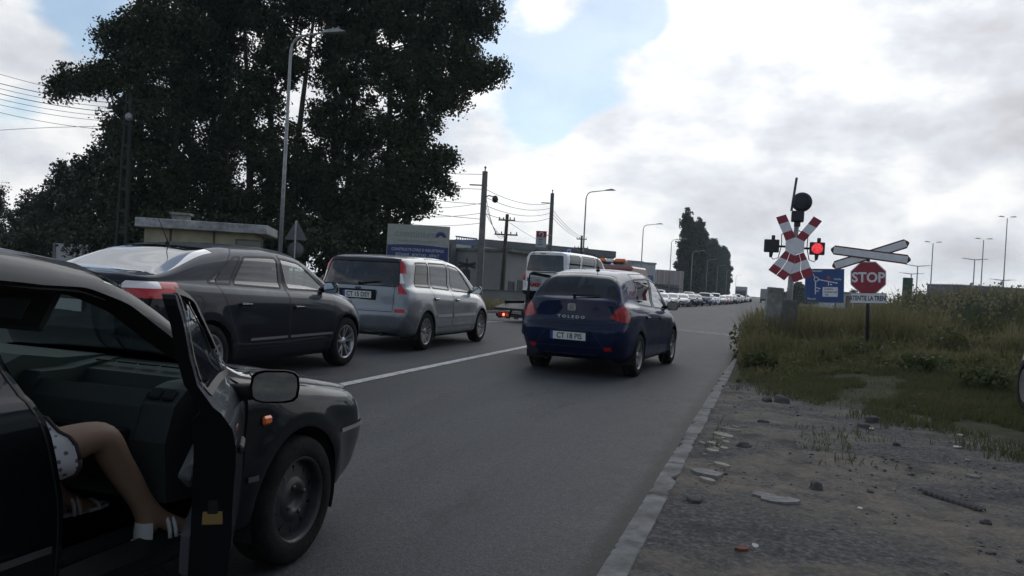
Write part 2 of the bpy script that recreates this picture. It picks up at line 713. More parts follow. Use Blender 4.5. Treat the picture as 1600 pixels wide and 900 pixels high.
                for e in res['geom']:
                    if isinstance(e, bmesh.types.BMFace): cand.add(e)
            if 'ylim' in r:
                lo, hi = min(p[1] for p in poly), max(p[1] for p in poly)
                sel = [f for f in bm.faces if self.pred(r, f) and any(lo - .02 < v.co.z < hi + .02 for v in f.verts)]
                geom = set(sel)
                for f in sel:
                    geom.update(f.edges); geom.update(f.verts)
                bmesh.ops.bisect_plane(bm, geom=list(geom), dist=1e-5, plane_co=(0, r['ylim'], 0), plane_no=(0, 1, 0))
        for k, r in enumerate(regions):
            if 'grid' in r: continue
            ax = {'side': (1, 2), 'rear': (0, 2), 'front': (0, 2), 'top': (0, 1)}[r['proj']]
            us = [p[0] for p in r['poly']]; wz = [p[1] for p in r['poly']]
            bb = (min(us), max(us), min(wz), max(wz))
            over = r.get('over')
            for f in bm.faces:
                if over is not None and names[f[lay]] not in over: continue
                if over is None and f[lay] != 0: continue
                if not self.pred(r, f): continue
                c = f.calc_center_median()
                u, w = c[ax[0]], c[ax[1]]
                if u < bb[0] or u > bb[1] or w < bb[2] or w > bb[3]: continue
                if 'ylim' in r:
                    if r['proj'] == 'rear' and c.y > r['ylim']: continue
                    if r['proj'] == 'front' and c.y < r['ylim']: continue
                if pip((u, w), r['poly']): f[lay] = 1 + k
        bm.normal_update()
        out = {}
        for f in bm.faces:
            out.setdefault(names[f[lay]], []).append([v.co.copy() for v in f.verts])
        bm.free()
        return out

    def pred(self, r, f):
        n = f.normal
        p = r['proj']
        if p == 'side':
            s = r.get('side', 0)
            if abs(n.x) < 0.2: return False
            if s and n.x * s < 0: return False
            return abs(f.verts[0].co.x) > 0.3
        if p == 'rear':
            y = f.verts[0].co.y
            if 'ylim' in r: return y < r['ylim'] + .15 and (n.y < -0.02 or abs(n.x) > .4)
            return n.y < -0.2 and y < r.get('ymax', 0)
        if p == 'front':
            y = f.verts[0].co.y
            if 'ylim' in r: return y > r['ylim'] - .15 and (n.y > 0.02 or abs(n.x) > .4)
            return n.y > 0.2 and y > r.get('ymin', 0)
        return n.z > 0.3

    def part(self, name, faces, m, parent, off=0.0, xf=None):
        """mesh from a list of coordinate faces, with normals of the uncut skin"""
        key, V, F, Nn = {}, [], [], []
        for f in faces:
            ids = []
            for p in f:
                k = (round(p.x, 5), round(p.y, 5), round(p.z, 5))
                if k not in key:
                    key[k] = len(V)
                    n = self.normal_at(p)
                    Nn.append(n); V.append(p + n * off)
                if key[k] not in ids: ids.append(key[k])
            if len(ids) > 2: F.append(ids)
        if not F: return None
        me = bpy.data.meshes.new(name)
        me.from_pydata([tuple(v) for v in V], [], F)
        me.materials.append(m)
        me.polygons.foreach_set('use_smooth', [True] * len(me.polygons))
        me.update()
        me.normals_split_custom_set_from_vertices([tuple(n) for n in Nn])
        if xf is not None:
            me.transform(xf)
        o = bpy.data.objects.new(name, me)
        COL.objects.link(o)
        o.parent = parent
        return o

    # -------------------------------------------------------------- trim
    def ribbon(self, mb, poly, w, s=1, closed=True, out=0.0025, m=0, step=0.03, proj='side'):
        P = []
        n = len(poly)
        for i in range(n if closed else n - 1):
            a = Vector(poly[i]); b = Vector(poly[(i + 1) % n])
            k = max(1, int((b - a).length / step))
            for j in range(k): P.append(a.lerp(b, j / k))
        if not closed: P.append(Vector(poly[-1]))
        rows = []
        L = len(P)
        for i in range(L):
            a = P[(i - 1) % L] if closed or i > 0 else P[i]
            b = P[(i + 1) % L] if closed or i < L - 1 else P[i]
            d = (b - a)
            if d.length < 1e-7: rows.append(None); continue
            d.normalize(); q = Vector((-d.y, d.x))
            row = []
            for e in (-.5, .5):
                t = P[i] + q * (w * e)
                if proj == 'side': h = self.on_side(t.x, t.y, s)
                elif proj == 'rear': h = self.on_rear(t.x, t.y)
                elif proj == 'front': h = self.on_front(t.x, t.y)
                else: h = self.on_top(t.x, t.y)
                if h is None: row = None; break
                row.append(h + self.normal_at(h) * out)
            rows.append(row)
        for i in range(L if closed else L - 1):
            a, b = rows[i], rows[(i + 1) % L]
            if a is None or b is None or (a[0] - b[0]).length > 0.15: continue
            mb.add([a[0], a[1], b[1], b[0]], [(0, 1, 2, 3)], m, True)
        return mb


# ------------------------------------------------------------------ wheels
def make_wheel(root, c, side, Rr, rimR, w, style, mt, mr, md, nseg=40):
    """wheel centre c; side +1 = right hand side of the car. wheel > tyre, rim"""
    cx, cy, cz = c
    T = Matrix.Translation(c) @ (Matrix.Identity(4) if side > 0 else Matrix.Rotation(math.pi, 4, 'Z'))
    h = w / 2
    hub = MB()
    hub.lathe([(0.0, h * .15), (rimR * .62, h * .15), (rimR * .62, -h * .3), (0.0, -h * .3)], 24, 0, T, 'X')       # brake disc
    wh = hub.build('wheel', [md], root)
    t = MB()
    t.lathe([(rimR * .985, -h * .92), (rimR * 1.03, -h), (Rr * .90, -h * 1.02), (Rr * .97, -h * .88), (Rr, -h * .6), (Rr, -h * .1), (Rr * .985, -h * .08), (Rr * .985, h * .08), (Rr, h * .1),
             (Rr, h * .6), (Rr * .97, h * .88), (Rr * .90, h * 1.02), (rimR * 1.12, h * 1.03), (rimR * 1.03, h), (rimR * .985, h * .92)], nseg, 0, T, 'X')
    t.build('tyre', [mt], wh)
    r = MB()
    r.lathe([(rimR * 1.0, h * .93), (rimR * .955, h * .96), (rimR * .90, h * .80), (rimR * .86, h * .2), (rimR * .84, -h * .9)], nseg, 0, T, 'X')
    def spoke(a0, a1, r0, r1, x0, x1, w0, w1):
        vs = []
        for (rr, aa, xx, ww) in ((r0, a0, x0, w0), (r1, a1, x1, w1)):
            dy, dz = math.cos(aa), math.sin(aa)
            for e in (-1, 1):
                for xo in (0, -0.03):
                    vs.append((xx + xo, rr * dy - e * ww * dz, rr * dz + e * ww * dy))
        r.add(vs, [(0, 2, 6, 4), (0, 4, 5, 1), (2, 3, 7, 6), (1, 5, 7, 3)], 0, False, T)
    if style == 'five':
        for k in range(5):
            a = 2 * math.pi * k / 5 + .3
            for e in (-1, 1):
                spoke(a + e * .10, a + e * .22, rimR * .22, rimR * .93, h * .55, h * .88, .016, .012)
        r.lathe([(0, h * .75), (rimR * .13, h * .73), (rimR * .26, h * .58), (rimR * .28, h * .3)], 24, 0, T, 'X')
    elif style == 'multi':
        for k in range(9):
            a = 2 * math.pi * k / 9
            for e in (-1, 1):
                spoke(a + e * .05, a + e * .15, rimR * .2, rimR * .94, h * .6, h * .85, .012, .010)
        r.lathe([(0, h * .75), (rimR * .13, h * .73), (rimR * .25, h * .62), (rimR * .27, h * .3)], 24, 0, T, 'X')
    elif style == 'steel':
        r.lathe([(0, h * .55), (rimR * .2, h * .55), (rimR * .24, h * .72), (rimR * .42, h * .74), (rimR * .52, h * .58)], 32, 0, T, 'X')
        # pierced band of the disc
        for k in range(10):
            a = 2 * math.pi * k / 10
            spoke(a, a, rimR * .51, rimR * .9, h * .58, h * .42, .034, .044)
        r.lathe([(rimR * .78, h * .50), (rimR * .90, h * .42)], 32, 0, T, 'X')
        for k in range(4):
            a = 2 * math.pi * k / 4 + .4
            r.lathe([(0, h * .82), (.011, h * .82), (.013, h * .72)], 6, 0, T @ Matrix.Translation((0, rimR * .33 * math.cos(a), rimR * .33 * math.sin(a))), 'X')
    else:
        for k in range(6):
            a = 2 * math.pi * k / 6
            spoke(a, a, rimR * .2, rimR * .94, h * .6, h * .8, .03, .035)
        r.lathe([(0, h * .75), (rimR * .2, h * .7), (rimR * .27, h * .3)], 24, 0, T, 'X')
    r.build('rim', [mr], wh)
    return wh


def arch_liner(mb, cy, cz, ra, side, x_out, depth=0.30, m=0):
    n = 18
    vs, fs = [], []
    for k in range(n + 1):
        a = -0.35 + (math.pi + .7) * k / n
        y = cy + ra * math.cos(a); z = cz + ra * math.sin(a)
        vs += [(side * (x_out), y, z), (side * (x_out - depth), y, z)]
    for k in range(n):
        fs.append((2 * k, 2 * k + 1, 2 * k + 3, 2 * k + 2))
    mb.add(vs, fs, m, True)
    c = len(vs)
    mb.add([(side * (x_out - depth), cy + ra * math.cos(-0.35 + (math.pi + .7) * k / n), cz + ra * math.sin(-0.35 + (math.pi + .7) * k / n)) for k in range(n + 1)], [tuple(range(n + 1))], m)


def plate_part(root, text, M, w=0.52, h=0.11, name='number_plate', parent=None, eu=True):
    mb = MB()
    mb.box((0, 0, 0.004), (w + .02, h + .02, 0.008), 1, M, bev=0.003)
    mb.box((0.02 if eu else 0, 0, 0.0095), (w - .045 if eu else w, h, 0.003), 0, M)
    if eu: mb.box((-w / 2 + .0215, 0, 0.0095), (0.041, h, 0.003), 2, M)
    o = mb.build(name, [M_PLATE, M_BLACK_PLASTIC, M_EU], parent or root)
    if text:
        T = M @ Matrix.Translation((0.02 if eu else 0, -0.004, 0.0115))
        text_obj('lettering', text, h * .96, T, M_INK, o, bold=0.0022, extrude=0.0006, squeeze=.86)
    return o


M_PLATE = mat('plate_white', (0.74, 0.75, 0.74), .45)
M_INK = mat('ink_black', (0.015, 0.015, 0.018), .5)
M_EU = mat('plate_blue', (0.02, 0.06, 0.32), .45)
M_BLACK_PLASTIC = mat('black_plastic', (0.010, 0.010, 0.011), .6, spec=.25, bump=.15, bscale=300)
M_RUBBER = mat('tyre_rubber', (0.013, 0.013, 0.0135), .9, spec=.15, var=.35, vscale=9, bump=.3, bscale=60)
M_SEAL = mat('rubber_seal', (0.012, 0.012, 0.013), .6)
M_ALLOY = mat('alloy_rim', (0.42, 0.43, 0.44), .32, metal=.85, var=.15, vscale=20)
M_ALLOY_DULL = mat('alloy_dusty', (0.30, 0.30, 0.30), .42, metal=.7, var=.25, vscale=14)
M_STEEL_BLACK = mat('steel_rim_black', (0.02, 0.021, 0.024), .42, var=.4, vscale=20)
M_DISC = mat('brake_disc', (0.10, 0.095, 0.09), .5, metal=.6)
M_DARK = mat('underbody_dark', (0.012, 0.012, 0.012), .8)
M_CHROME = mat('chrome', (0.75, 0.76, 0.78), .12, metal=1)
M_MIRROR = mat('mirror_glass', (0.50, 0.54, 0.56), .03, metal=1)
M_RED_LENS = mat('red_lens', (0.46, 0.010, 0.016), .2, coat=.3)
M_RED_LENS_DARK = mat('red_lens_dark', (0.34, 0.006, 0.010), .22, coat=.25)
M_WHITE_LENS = mat('white_lens', (0.85, 0.80, 0.80), .15, coat=.6)
M_AMBER = mat('amber_lens', (0.75, 0.16, 0.03), .25, coat=.5)
M_HEAD = mat('headlamp_lens', (0.62, 0.66, 0.70), .06, metal=.6, coat=1)
M_SEATCLOTH = mat('seat_cloth', (0.035, 0.036, 0.04), .9, bump=.3, bscale=200)
M_DASH = mat('dashboard_plastic', (0.034, 0.042, 0.042), .62, bump=.2, bscale=350)
M_TRIM = mat('grey_trim', (0.10, 0.10, 0.105), .55)
M_GLASS = glass('car_glass', (0.50, 0.55, 0.55), .045, 4.4)
M_GLASS_DARK = glass('privacy_glass', (0.10, 0.12, 0.14), .05, 3.4, film=.25)
M_GLASS_TINT = glass('tinted_glass', (0.24, 0.27, 0.25), .04, 4.4)


def make_seats(root, y_front, y_rear, w, z0, m, top=1.12):
    def seat(x, y, ww, nm):
        s = MB()
        s.box((x, y, z0), (ww, .50, .16), 0, None, bev=.05)
        T = Matrix.Translation((x, y - .23, z0 + .05)) @ Matrix.Rotation(R(14), 4, 'X')
        s.box((0, 0, (top - z0) * .42), (ww * .94, .14, (top - z0) * .80), 0, T, bev=.05)
        o = s.build(nm, [m], root)
        hmb = MB()
        for k in ([0] if ww < .7 else [-.38, 0.38]):
            hmb.box((k * ww * .9, 0.0, (top - z0) * .94), (.25, .09, .17), 0, T, bev=.03)
        hmb.build('headrest', [m], o)
    seat(w * .42, y_front, .48, 'seat'); seat(-w * .42, y_front, .48, 'seat')
    seat(0, y_rear, w * 1.55, 'rear_seat')


def make_dash(root, y, w, z, m, steer_x):
    d = MB()
    d.box((0, y, z - .12), (w * 1.8, .5, .26), 0, None, bev=.07)
    o = d.build('dashboard', [m], root)
    s = MB()
    T = Matrix.Translation((steer_x, y - .36, z - .06)) @ Matrix.Rotation(R(62), 4, 'X')
    n = 24
    pts = [(0.18 * math.cos(2 * math.pi * k / n), 0.18 * math.sin(2 * math.pi * k / n), 0) for k in range(n + 1)]
    s.tube(pts, .014, 6, 0, False, T)
    s.box((0, -.02, 0), (.32, .05, .03), 0, T, bev=.01); s.box((0, -.1, -.0), (.05, .14, .03), 0, T, bev=.01)
    s.build('steering_wheel', [M_BLACK_PLASTIC], root)


def side_mirror(root, sh, y, s, m, size=(.20, .10, .14), zoff=.06, sink=0.0):
    z = float(np.interp(y, sh.ys, sh.z6)) + zoff
    p = sh.on_side(y, z, s)
    x = p.x + s * (.05 + size[0] / 2 + sink)
    mb = MB()
    # tapered housing with a rounded front
    W, D, H = size
    rings = []
    vs, fs = [], []
    n = 14
    for t, k in ((0, 1.0), (.25, 1.0), (.6, .9), (.85, .66), (1.0, .25)):
        for i in range(n):
            a = 2 * math.pi * i / n
            ca, sa = math.cos(a), math.sin(a)
            ex = abs(ca) ** .55 * (1 if ca > 0 else -1); ez = abs(sa) ** .55 * (1 if sa > 0 else -1)
            vs.append((x + ex * W / 2 * k, y - D * .3 + D * t, z + .02 + ez * H / 2 * k))
    for j in range(4):
        for i in range(n):
            fs.append((j * n + i, j * n + (i + 1) % n, (j + 1) * n + (i + 1) % n, (j + 1) * n + i))
    fs.append(tuple(range(4 * n, 5 * n)))
    mb.add(vs, fs, 0, True)
    mb.tube([(p.x - s * .02, y, z - .01), (x - s * W * .3, y, z)], [.035, .03], 8, 0)
    o = mb.build('mirror', [m], root)
    g = MB()
    gv = []
    for i in range(n):
        a = 2 * math.pi * i / n
        ca, sa = math.cos(a), math.sin(a)
        ex = abs(ca) ** .55 * (1 if ca > 0 else -1); ez = abs(sa) ** .55 * (1 if sa > 0 else -1)
        gv.append((x + ex * W / 2 * .90, y - D * .3 - .003 + .012 * s * ex, z + .02 + ez * H / 2 * .88))
    g.add(gv, [tuple(range(n))], 0)
    g.build('mirror_glass', [M_MIRROR], o)
    return o


def build_car(root, S, paint):
    """assemble one car from its spec. Returns (shell, named parts)"""
    sh = Shell(S, S.get('du', .045), S.get('sub', 4))
    regs = []
    doors = []
    for (cy, cz, ra) in S['arches']:
        regs.append(dict(name='__arch', proj='side', poly=circle_poly(cy, cz, ra, S.get('arch_n', 30)), side=0))
    for r in S.get('grid', []): regs.append(r)
    for d in S['doors']:
        wp = sh.win_poly(*d['win']) if 'win' in d else None
        if wp: wp = rounded(wp, d.get('wr', .035))
        for s in d.get('sides', (1, -1)):
            dn = f"{d['name']}|{s}"
            regs.append(dict(name=dn, proj='side', poly=d['poly'], side=s))
            if wp: regs.append(dict(name=dn + '|win', proj='side', poly=wp, side=s, over=(dn, 'body')))
            doors.append((d, s, dn, wp))
    for q in S.get('quarters', []):
        wp = rounded(sh.win_poly(*q), .03)
        for s in (1, -1):
            regs.append(dict(name=f'quarter{q[0]:.2f}|{s}', proj='side', poly=wp, side=s, over=('body',)))
            doors.append((None, s, f'quarter{q[0]:.2f}|{s}', wp))
    for r in S.get('cuts', []):
        r = dict(r); regs.append(r)
    parts = sh.cut(regs)
    parts.pop('__arch', None)
    obs = {}
    low = []
    keep = []
    for f in parts['body']:
        z = max(p.z for p in f)
        zb = float(sh.f['zbot'](f[0].y)) + S.get('skirt', .045)
        (low if z < zb else keep).append(f)
    body = sh.part('body', keep, paint, root)
    obs['body'] = body
    if low: sh.part('underbody', low, M_DARK, root)
    for (cy, cz, ra) in S['arches']:
        for s in (1, -1):
            ml = MB()
            p = sh.on_side(cy + ra + .02, cz + .05, s) or Vector((s * .8, 0, 0))
            arch_liner(ml, cy, cz, ra, s, abs(p.x) + .0, .32)
            ml.build('wheel_arch', [M_DARK], root)
    def ribbon_part(nm, poly, w, s, par, **kw):
        mb = MB(); sh.ribbon(mb, poly, w, s, **kw)
        if mb.v: mb.build(nm, [M_SEAL], par)
    for d, s, dn, wp in doors:
        if d is None:
            wo = sh.part('window', parts.get(dn, []), S['glass_rear'], root, -.003)
            ribbon_part('window_seal', wp, S.get('sealw', .02), s, wo)
            continue
        if d.get('skip') == s:            # this leaf is built apart (an open door)
            obs[dn] = (parts.get(dn, []), parts.get(dn + '|win', []), wp)
            continue
        do = sh.part('door', parts.get(dn, []), paint, root)
        obs[dn] = do
        if wp:
            sh.part('window', parts.get(dn + '|win', []), d.get('glass', S['glass']), do, -.003)
            ribbon_part('window_seal', wp, S.get('sealw', .02), s, do)
        ribbon_part('panel_gap', d['poly'], .007, s, do)
        hy, hz = d['handle']
        p = sh.on_side(hy, hz, s)
        if p is not None:
            hb = MB()
            hb.box((p.x + s * .018, hy, hz), (.022, .19, .028), 0, None, bev=.009)
            hb.box((p.x + s * .002, hy - .02, hz - .004), (.012, .13, .055), 1, None, bev=.004)
            hb.build('handle', [S.get('handle_mat', paint), M_SEAL], do)
    for q in S.get('grid', []):
        sh.part(q['part'], parts.get(q['name'], []), q['mat'], root, q.get('off', -.003))
    for q in S.get('cuts', []):
        o = sh.part(q['part'], parts.get(q['name'], []), q.get('mat') or paint, root, q.get('off', 0.0))
        obs[q['name']] = o
        if q.get('gap') and o: ribbon_part('panel_gap', q['poly'], q['gap'], q.get('side', 1) or 1, o, proj=q['proj'], out=.0025)
    for (cy, cz, ra) in S['arches']:
        for s in (1, -1):
            x = S['track'] / 2
            make_wheel(root, (s * x, cy, S['tyre'] if 'tz' not in S else S['tz']), s, S['tyre'], S['rim'], S.get('tw', .2), S['wheel'], M_RUBBER, S['rim_mat'], M_DISC)
    return sh, obs, parts
# ------------------------------------------------------------------ the four near cars
def paint(name, col, rough=.5, metal=.3, coat=1.0, rv=.1, spec=.25):
    m = mat(name, col, rough, metal, coat, var=.10, vscale=2.5, rvar=rv, spec=spec)
    if max(col) < .1: _set(m.node_tree.nodes['Principled BSDF'], 'Coat Tint', (.70, .82, 1.0, 1)); _set(m.node_tree.nodes['Principled BSDF'], 'Specular Tint', (.70, .82, 1.0, 1))
    return m


P_BLACK = paint('paint_black_teal', (0.003, 0.0045, 0.005), .55, .0, .42, spec=.10)
P_GREY = paint('paint_dark_grey', (0.0075, 0.0075, 0.0105), .5, .2, .45, spec=.15)
P_SILVER = paint('paint_silver_blue', (0.235, 0.255, 0.275), .38, .6, .7)
P_BLUE = paint('paint_dark_blue', (0.005, 0.010, 0.040), .5, .1, .5, spec=.15)
P_WHITE = paint('paint_white', (0.70, 0.71, 0.72), .4, .0)


# ---- silver compact people carrier
def spec_mpv():
    S = dict(ymin=-2.16, ymax=2.17, du=.05,
        zt=[(-2.16, 1.50), (-2.0, 1.525), (-1.2, 1.575), (-.3, 1.585), (.35, 1.53), (1.35, 1.03), (1.7, .95), (2.0, .83), (2.17, .72)],
        zb=[(-2.16, 1.02), (-1.2, 1.00), (0, .95), (1.0, .91), (1.6, .84), (2.0, .72), (2.17, .62)],
        wb=[(-2.16, .70), (-2.05, .79), (-1.7, .845), (-.5, .865), (.9, .86), (1.6, .80), (2.0, .66), (2.17, .50)],
        wm=[(-2.16, .80), (-2.08, .87), (-1.7, .905), (0, .91), (1.5, .90), (1.9, .83), (2.08, .72), (2.17, .56)],
        ws=[(-2.16, .72), (-1.8, .86), (0, .87), (1.6, .86), (2.0, .74), (2.17, .54)],
        zbot=[(-2.16, .30), (-1.7, .22), (0, .19), (1.8, .20), (2.17, .26)],
        zm=[(-2.16, .66), (0, .64), (2.17, .52)], drop=[(-2.16, .07), (2, .07)], tum=[(-2.16, .32), (2, .32)],
        rear=[(.25, -2.06), (.40, -2.15), (.60, -2.165), (.66, -2.13), (1.0, -2.09), (1.3, -1.99), (1.5, -1.90)],
        front=[(.2, 2.10), (.45, 2.17), (.75, 2.08), (1.0, 2.0)], Lr=.55, bulge_r=.09, bulge_f=.22,
        stations=[.35, 1.35], arches=[(-1.33, .315, .36), (1.31, .315, .36)], tyre=.315, rim=.222, track=1.62, tw=.205, wheel='multi', rim_mat=M_ALLOY_DULL,
        glass=M_GLASS_TINT, glass_rear=M_GLASS_TINT, flare=.022)
    S['grid'] = [dict(name='windscreen', part='windscreen', grid=(.35, 1.35), v=(7, 10), mat=M_GLASS)]
    yb = -.13
    S['doors'] = [
        dict(name='front', poly=rounded([(-.20, .36), (.98, .36), (1.0, .95), (.30, 1.50), (-.16, 1.535)], .07), win=(-.10, .97, -.12, .33), handle=(-.02, .84), glass=M_GLASS),
        dict(name='rear', poly=rounded([(-.92, .36), (-.22, .36), (-.18, 1.535), (-1.05, 1.53), (-1.12, 1.02), (-.98, .72)], .07), win=(-1.00, -.25, -1.00, -.22), handle=(-.98, .86))]
    S['quarters'] = [(-1.66, -1.07, -1.52, -1.07)]
    S['cuts'] = [
        dict(name='tlru', part='tail_light', proj='rear', poly=[(0.645, 1.26), (1.2, 1.26), (1.2, 1.49), (0.62, 1.49)], ylim=-1.845, mat=M_RED_LENS, over=('body',)),
        dict(name='tlrw', part='reversing_lamp', proj='rear', poly=[(0.67, 1.1), (1.2, 1.1), (1.2, 1.26), (0.645, 1.26)], ylim=-1.925, mat=M_WHITE_LENS, over=('body',)),
        dict(name='tlrd', part='tail_light', proj='rear', poly=[(0.7, 0.93), (1.2, 0.93), (1.2, 1.1), (0.67, 1.1)], ylim=-1.985, mat=M_RED_LENS, over=('body',)),
        dict(name='tllu', part='tail_light', proj='rear', poly=[(-0.62, 1.49), (-1.2, 1.49), (-1.2, 1.26), (-0.645, 1.26)], ylim=-1.845, mat=M_RED_LENS, over=('body',)),
        dict(name='tllw', part='reversing_lamp', proj='rear', poly=[(-0.645, 1.26), (-1.2, 1.26), (-1.2, 1.1), (-0.67, 1.1)], ylim=-1.925, mat=M_WHITE_LENS, over=('body',)),
        dict(name='tlld', part='tail_light', proj='rear', poly=[(-0.67, 1.1), (-1.2, 1.1), (-1.2, 0.93), (-0.7, 0.93)], ylim=-1.985, mat=M_RED_LENS, over=('body',)),
        dict(name='rw', part='rear_window', proj='rear', poly=rounded([(-.69, 1.045), (.69, 1.045), (.62, 1.455), (-.62, 1.455)], .05), mat=glass('rear_glass', (.12, .15, .17), .07, 3.4, film=.2), over=('body', 'tlru', 'tlrw', 'tlrd', 'tllu', 'tllw', 'tlld'), gap=.016, off=-.004),
        dict(name='tg', part='tailgate', proj='rear', poly=rounded([(-.63, .64), (.63, .64), (.63, 1.04), (-.63, 1.04)], .02), over=('body',), gap=.008),
        dict(name='rb', part='bumper', proj='rear', poly=[(-1.2, .20), (1.2, .20), (1.2, .63), (-1.2, .63)], ylim=-1.72, over=('body',)),
        dict(name='rr', part='reflector', proj='rear', poly=[(.66, .63), (1.2, .63), (1.2, .69), (.66, .69)], ylim=-2.035, mat=M_RED_LENS, over=('body', 'rb')),
        dict(name='rl', part='reflector', proj='rear', poly=[(-1.2, .63), (-.66, .63), (-.66, .69), (-1.2, .69)], ylim=-2.035, mat=M_RED_LENS, over=('body', 'rb')),
        dict(name='hlr', part='headlight', proj='front', poly=[(.48, .62), (1.2, .66), (1.2, .86), (.55, .80)], ylim=1.65, mat=M_HEAD, over=('body',)),
        dict(name='hll', part='headlight', proj='front', poly=[(-1.2, .66), (-.48, .62), (-.55, .80), (-1.2, .86)], ylim=1.65, mat=M_HEAD, over=('body',)),
    ]
    return S


def make_mpv():
    x, y = -6.36, 13.60
    root = thing('parked_car', 'silver blue people carrier with tall red tail lights, stopped behind the white van', 'car', (x, y, gz1(x, y)), 0)
    S = spec_mpv()
    sh, ob, parts = build_car(root, S, P_SILVER)
    # number plate in a recess, oval badge, side strips, wiper, mirrors
    p = sh.on_rear(0.0, .90)
    M = face_frame((0.0, p.y - .012, .895), (1, 0, 0), (0, -.10, 1))
    mb = MB(); mb.box((0, 0, -.004), (.66, .17, .012), 0, M, bev=.004); mb.build('plate_recess', [M_BLACK_PLASTIC], root)
    plate_part(root, 'CT 15 DSY', M)
    p = sh.on_rear(0, 1.0)
    mb = MB(); mb.lathe([(0, .012), (.055, .012), (.065, .004), (.065, 0)], 24, 0, face_frame((0, p.y - .002, 1.0), (1, 0, 0), (0, -.1, 1)) @ Matrix.Diagonal((1, .42, 1, 1)))
    bd = mb.build('badge', [mat('badge_blue', (.02, .05, .22), .2, coat=1)], root)
    mb = MB(); mb.lathe([(.062, .009), (.068, .012), (.072, .004)], 24, 0, face_frame((0, p.y - .002, 1.0), (1, 0, 0), (0, -.1, 1)) @ Matrix.Diagonal((1, .42, 1, 1)))
    mb.build('badge_ring', [M_CHROME], bd)
    text_obj('lettering', 'Ford', .036, face_frame((0, p.y - .0155, 1.0), (1, 0, 0), (0, -.1, 1)), M_CHROME, bd, .001)
    for s in (1, -1):
        for a, b in ((-.92, -.24), (-.18, .93)):
            st = MB(); sh.ribbon(st, [(a, .565), (b, .565)], .05, s, False, .012); st.build('side_strip', [mat('strip_silver', (.30, .33, .36), .45)], root)
    rail = MB()
    w = MB(); a = sh.on_rear(.02, 1.075); b = sh.on_rear(.38, 1.12)
    w.tube([a + Vector((0, -.02, 0)), b + Vector((0, -.02, 0))], [.014, .006], 6); w.sphere(a + Vector((0, -.02, 0)), .028)
    w.build('wiper', [M_BLACK_PLASTIC], root)
    bl = MB(); sh.ribbon(bl, [(-.62, 1.462), (.62, 1.462)], .05, 1, False, .012, proj='rear'); bl.build('spoiler_lip', [M_SEAL], root)
    for s in (1, -1): side_mirror(root, sh, .88, s, P_SILVER, (.19, .10, .155), .07)
    make_seats(root, .05, -.95, .80, .52, M_SEATCLOTH, 1.28)
    make_dash(root, .85, .78, .98, M_DASH, -.36)
    un = MB(); un.box((0, 0, .31), (1.15, 3.4, .1), 0); un.tube([(.45, -2.1, .27), (.45, -1.8, .27)], .03, 8); un.build('chassis', [M_DARK], root)
    # driver seen through the side glass
    return root, sh


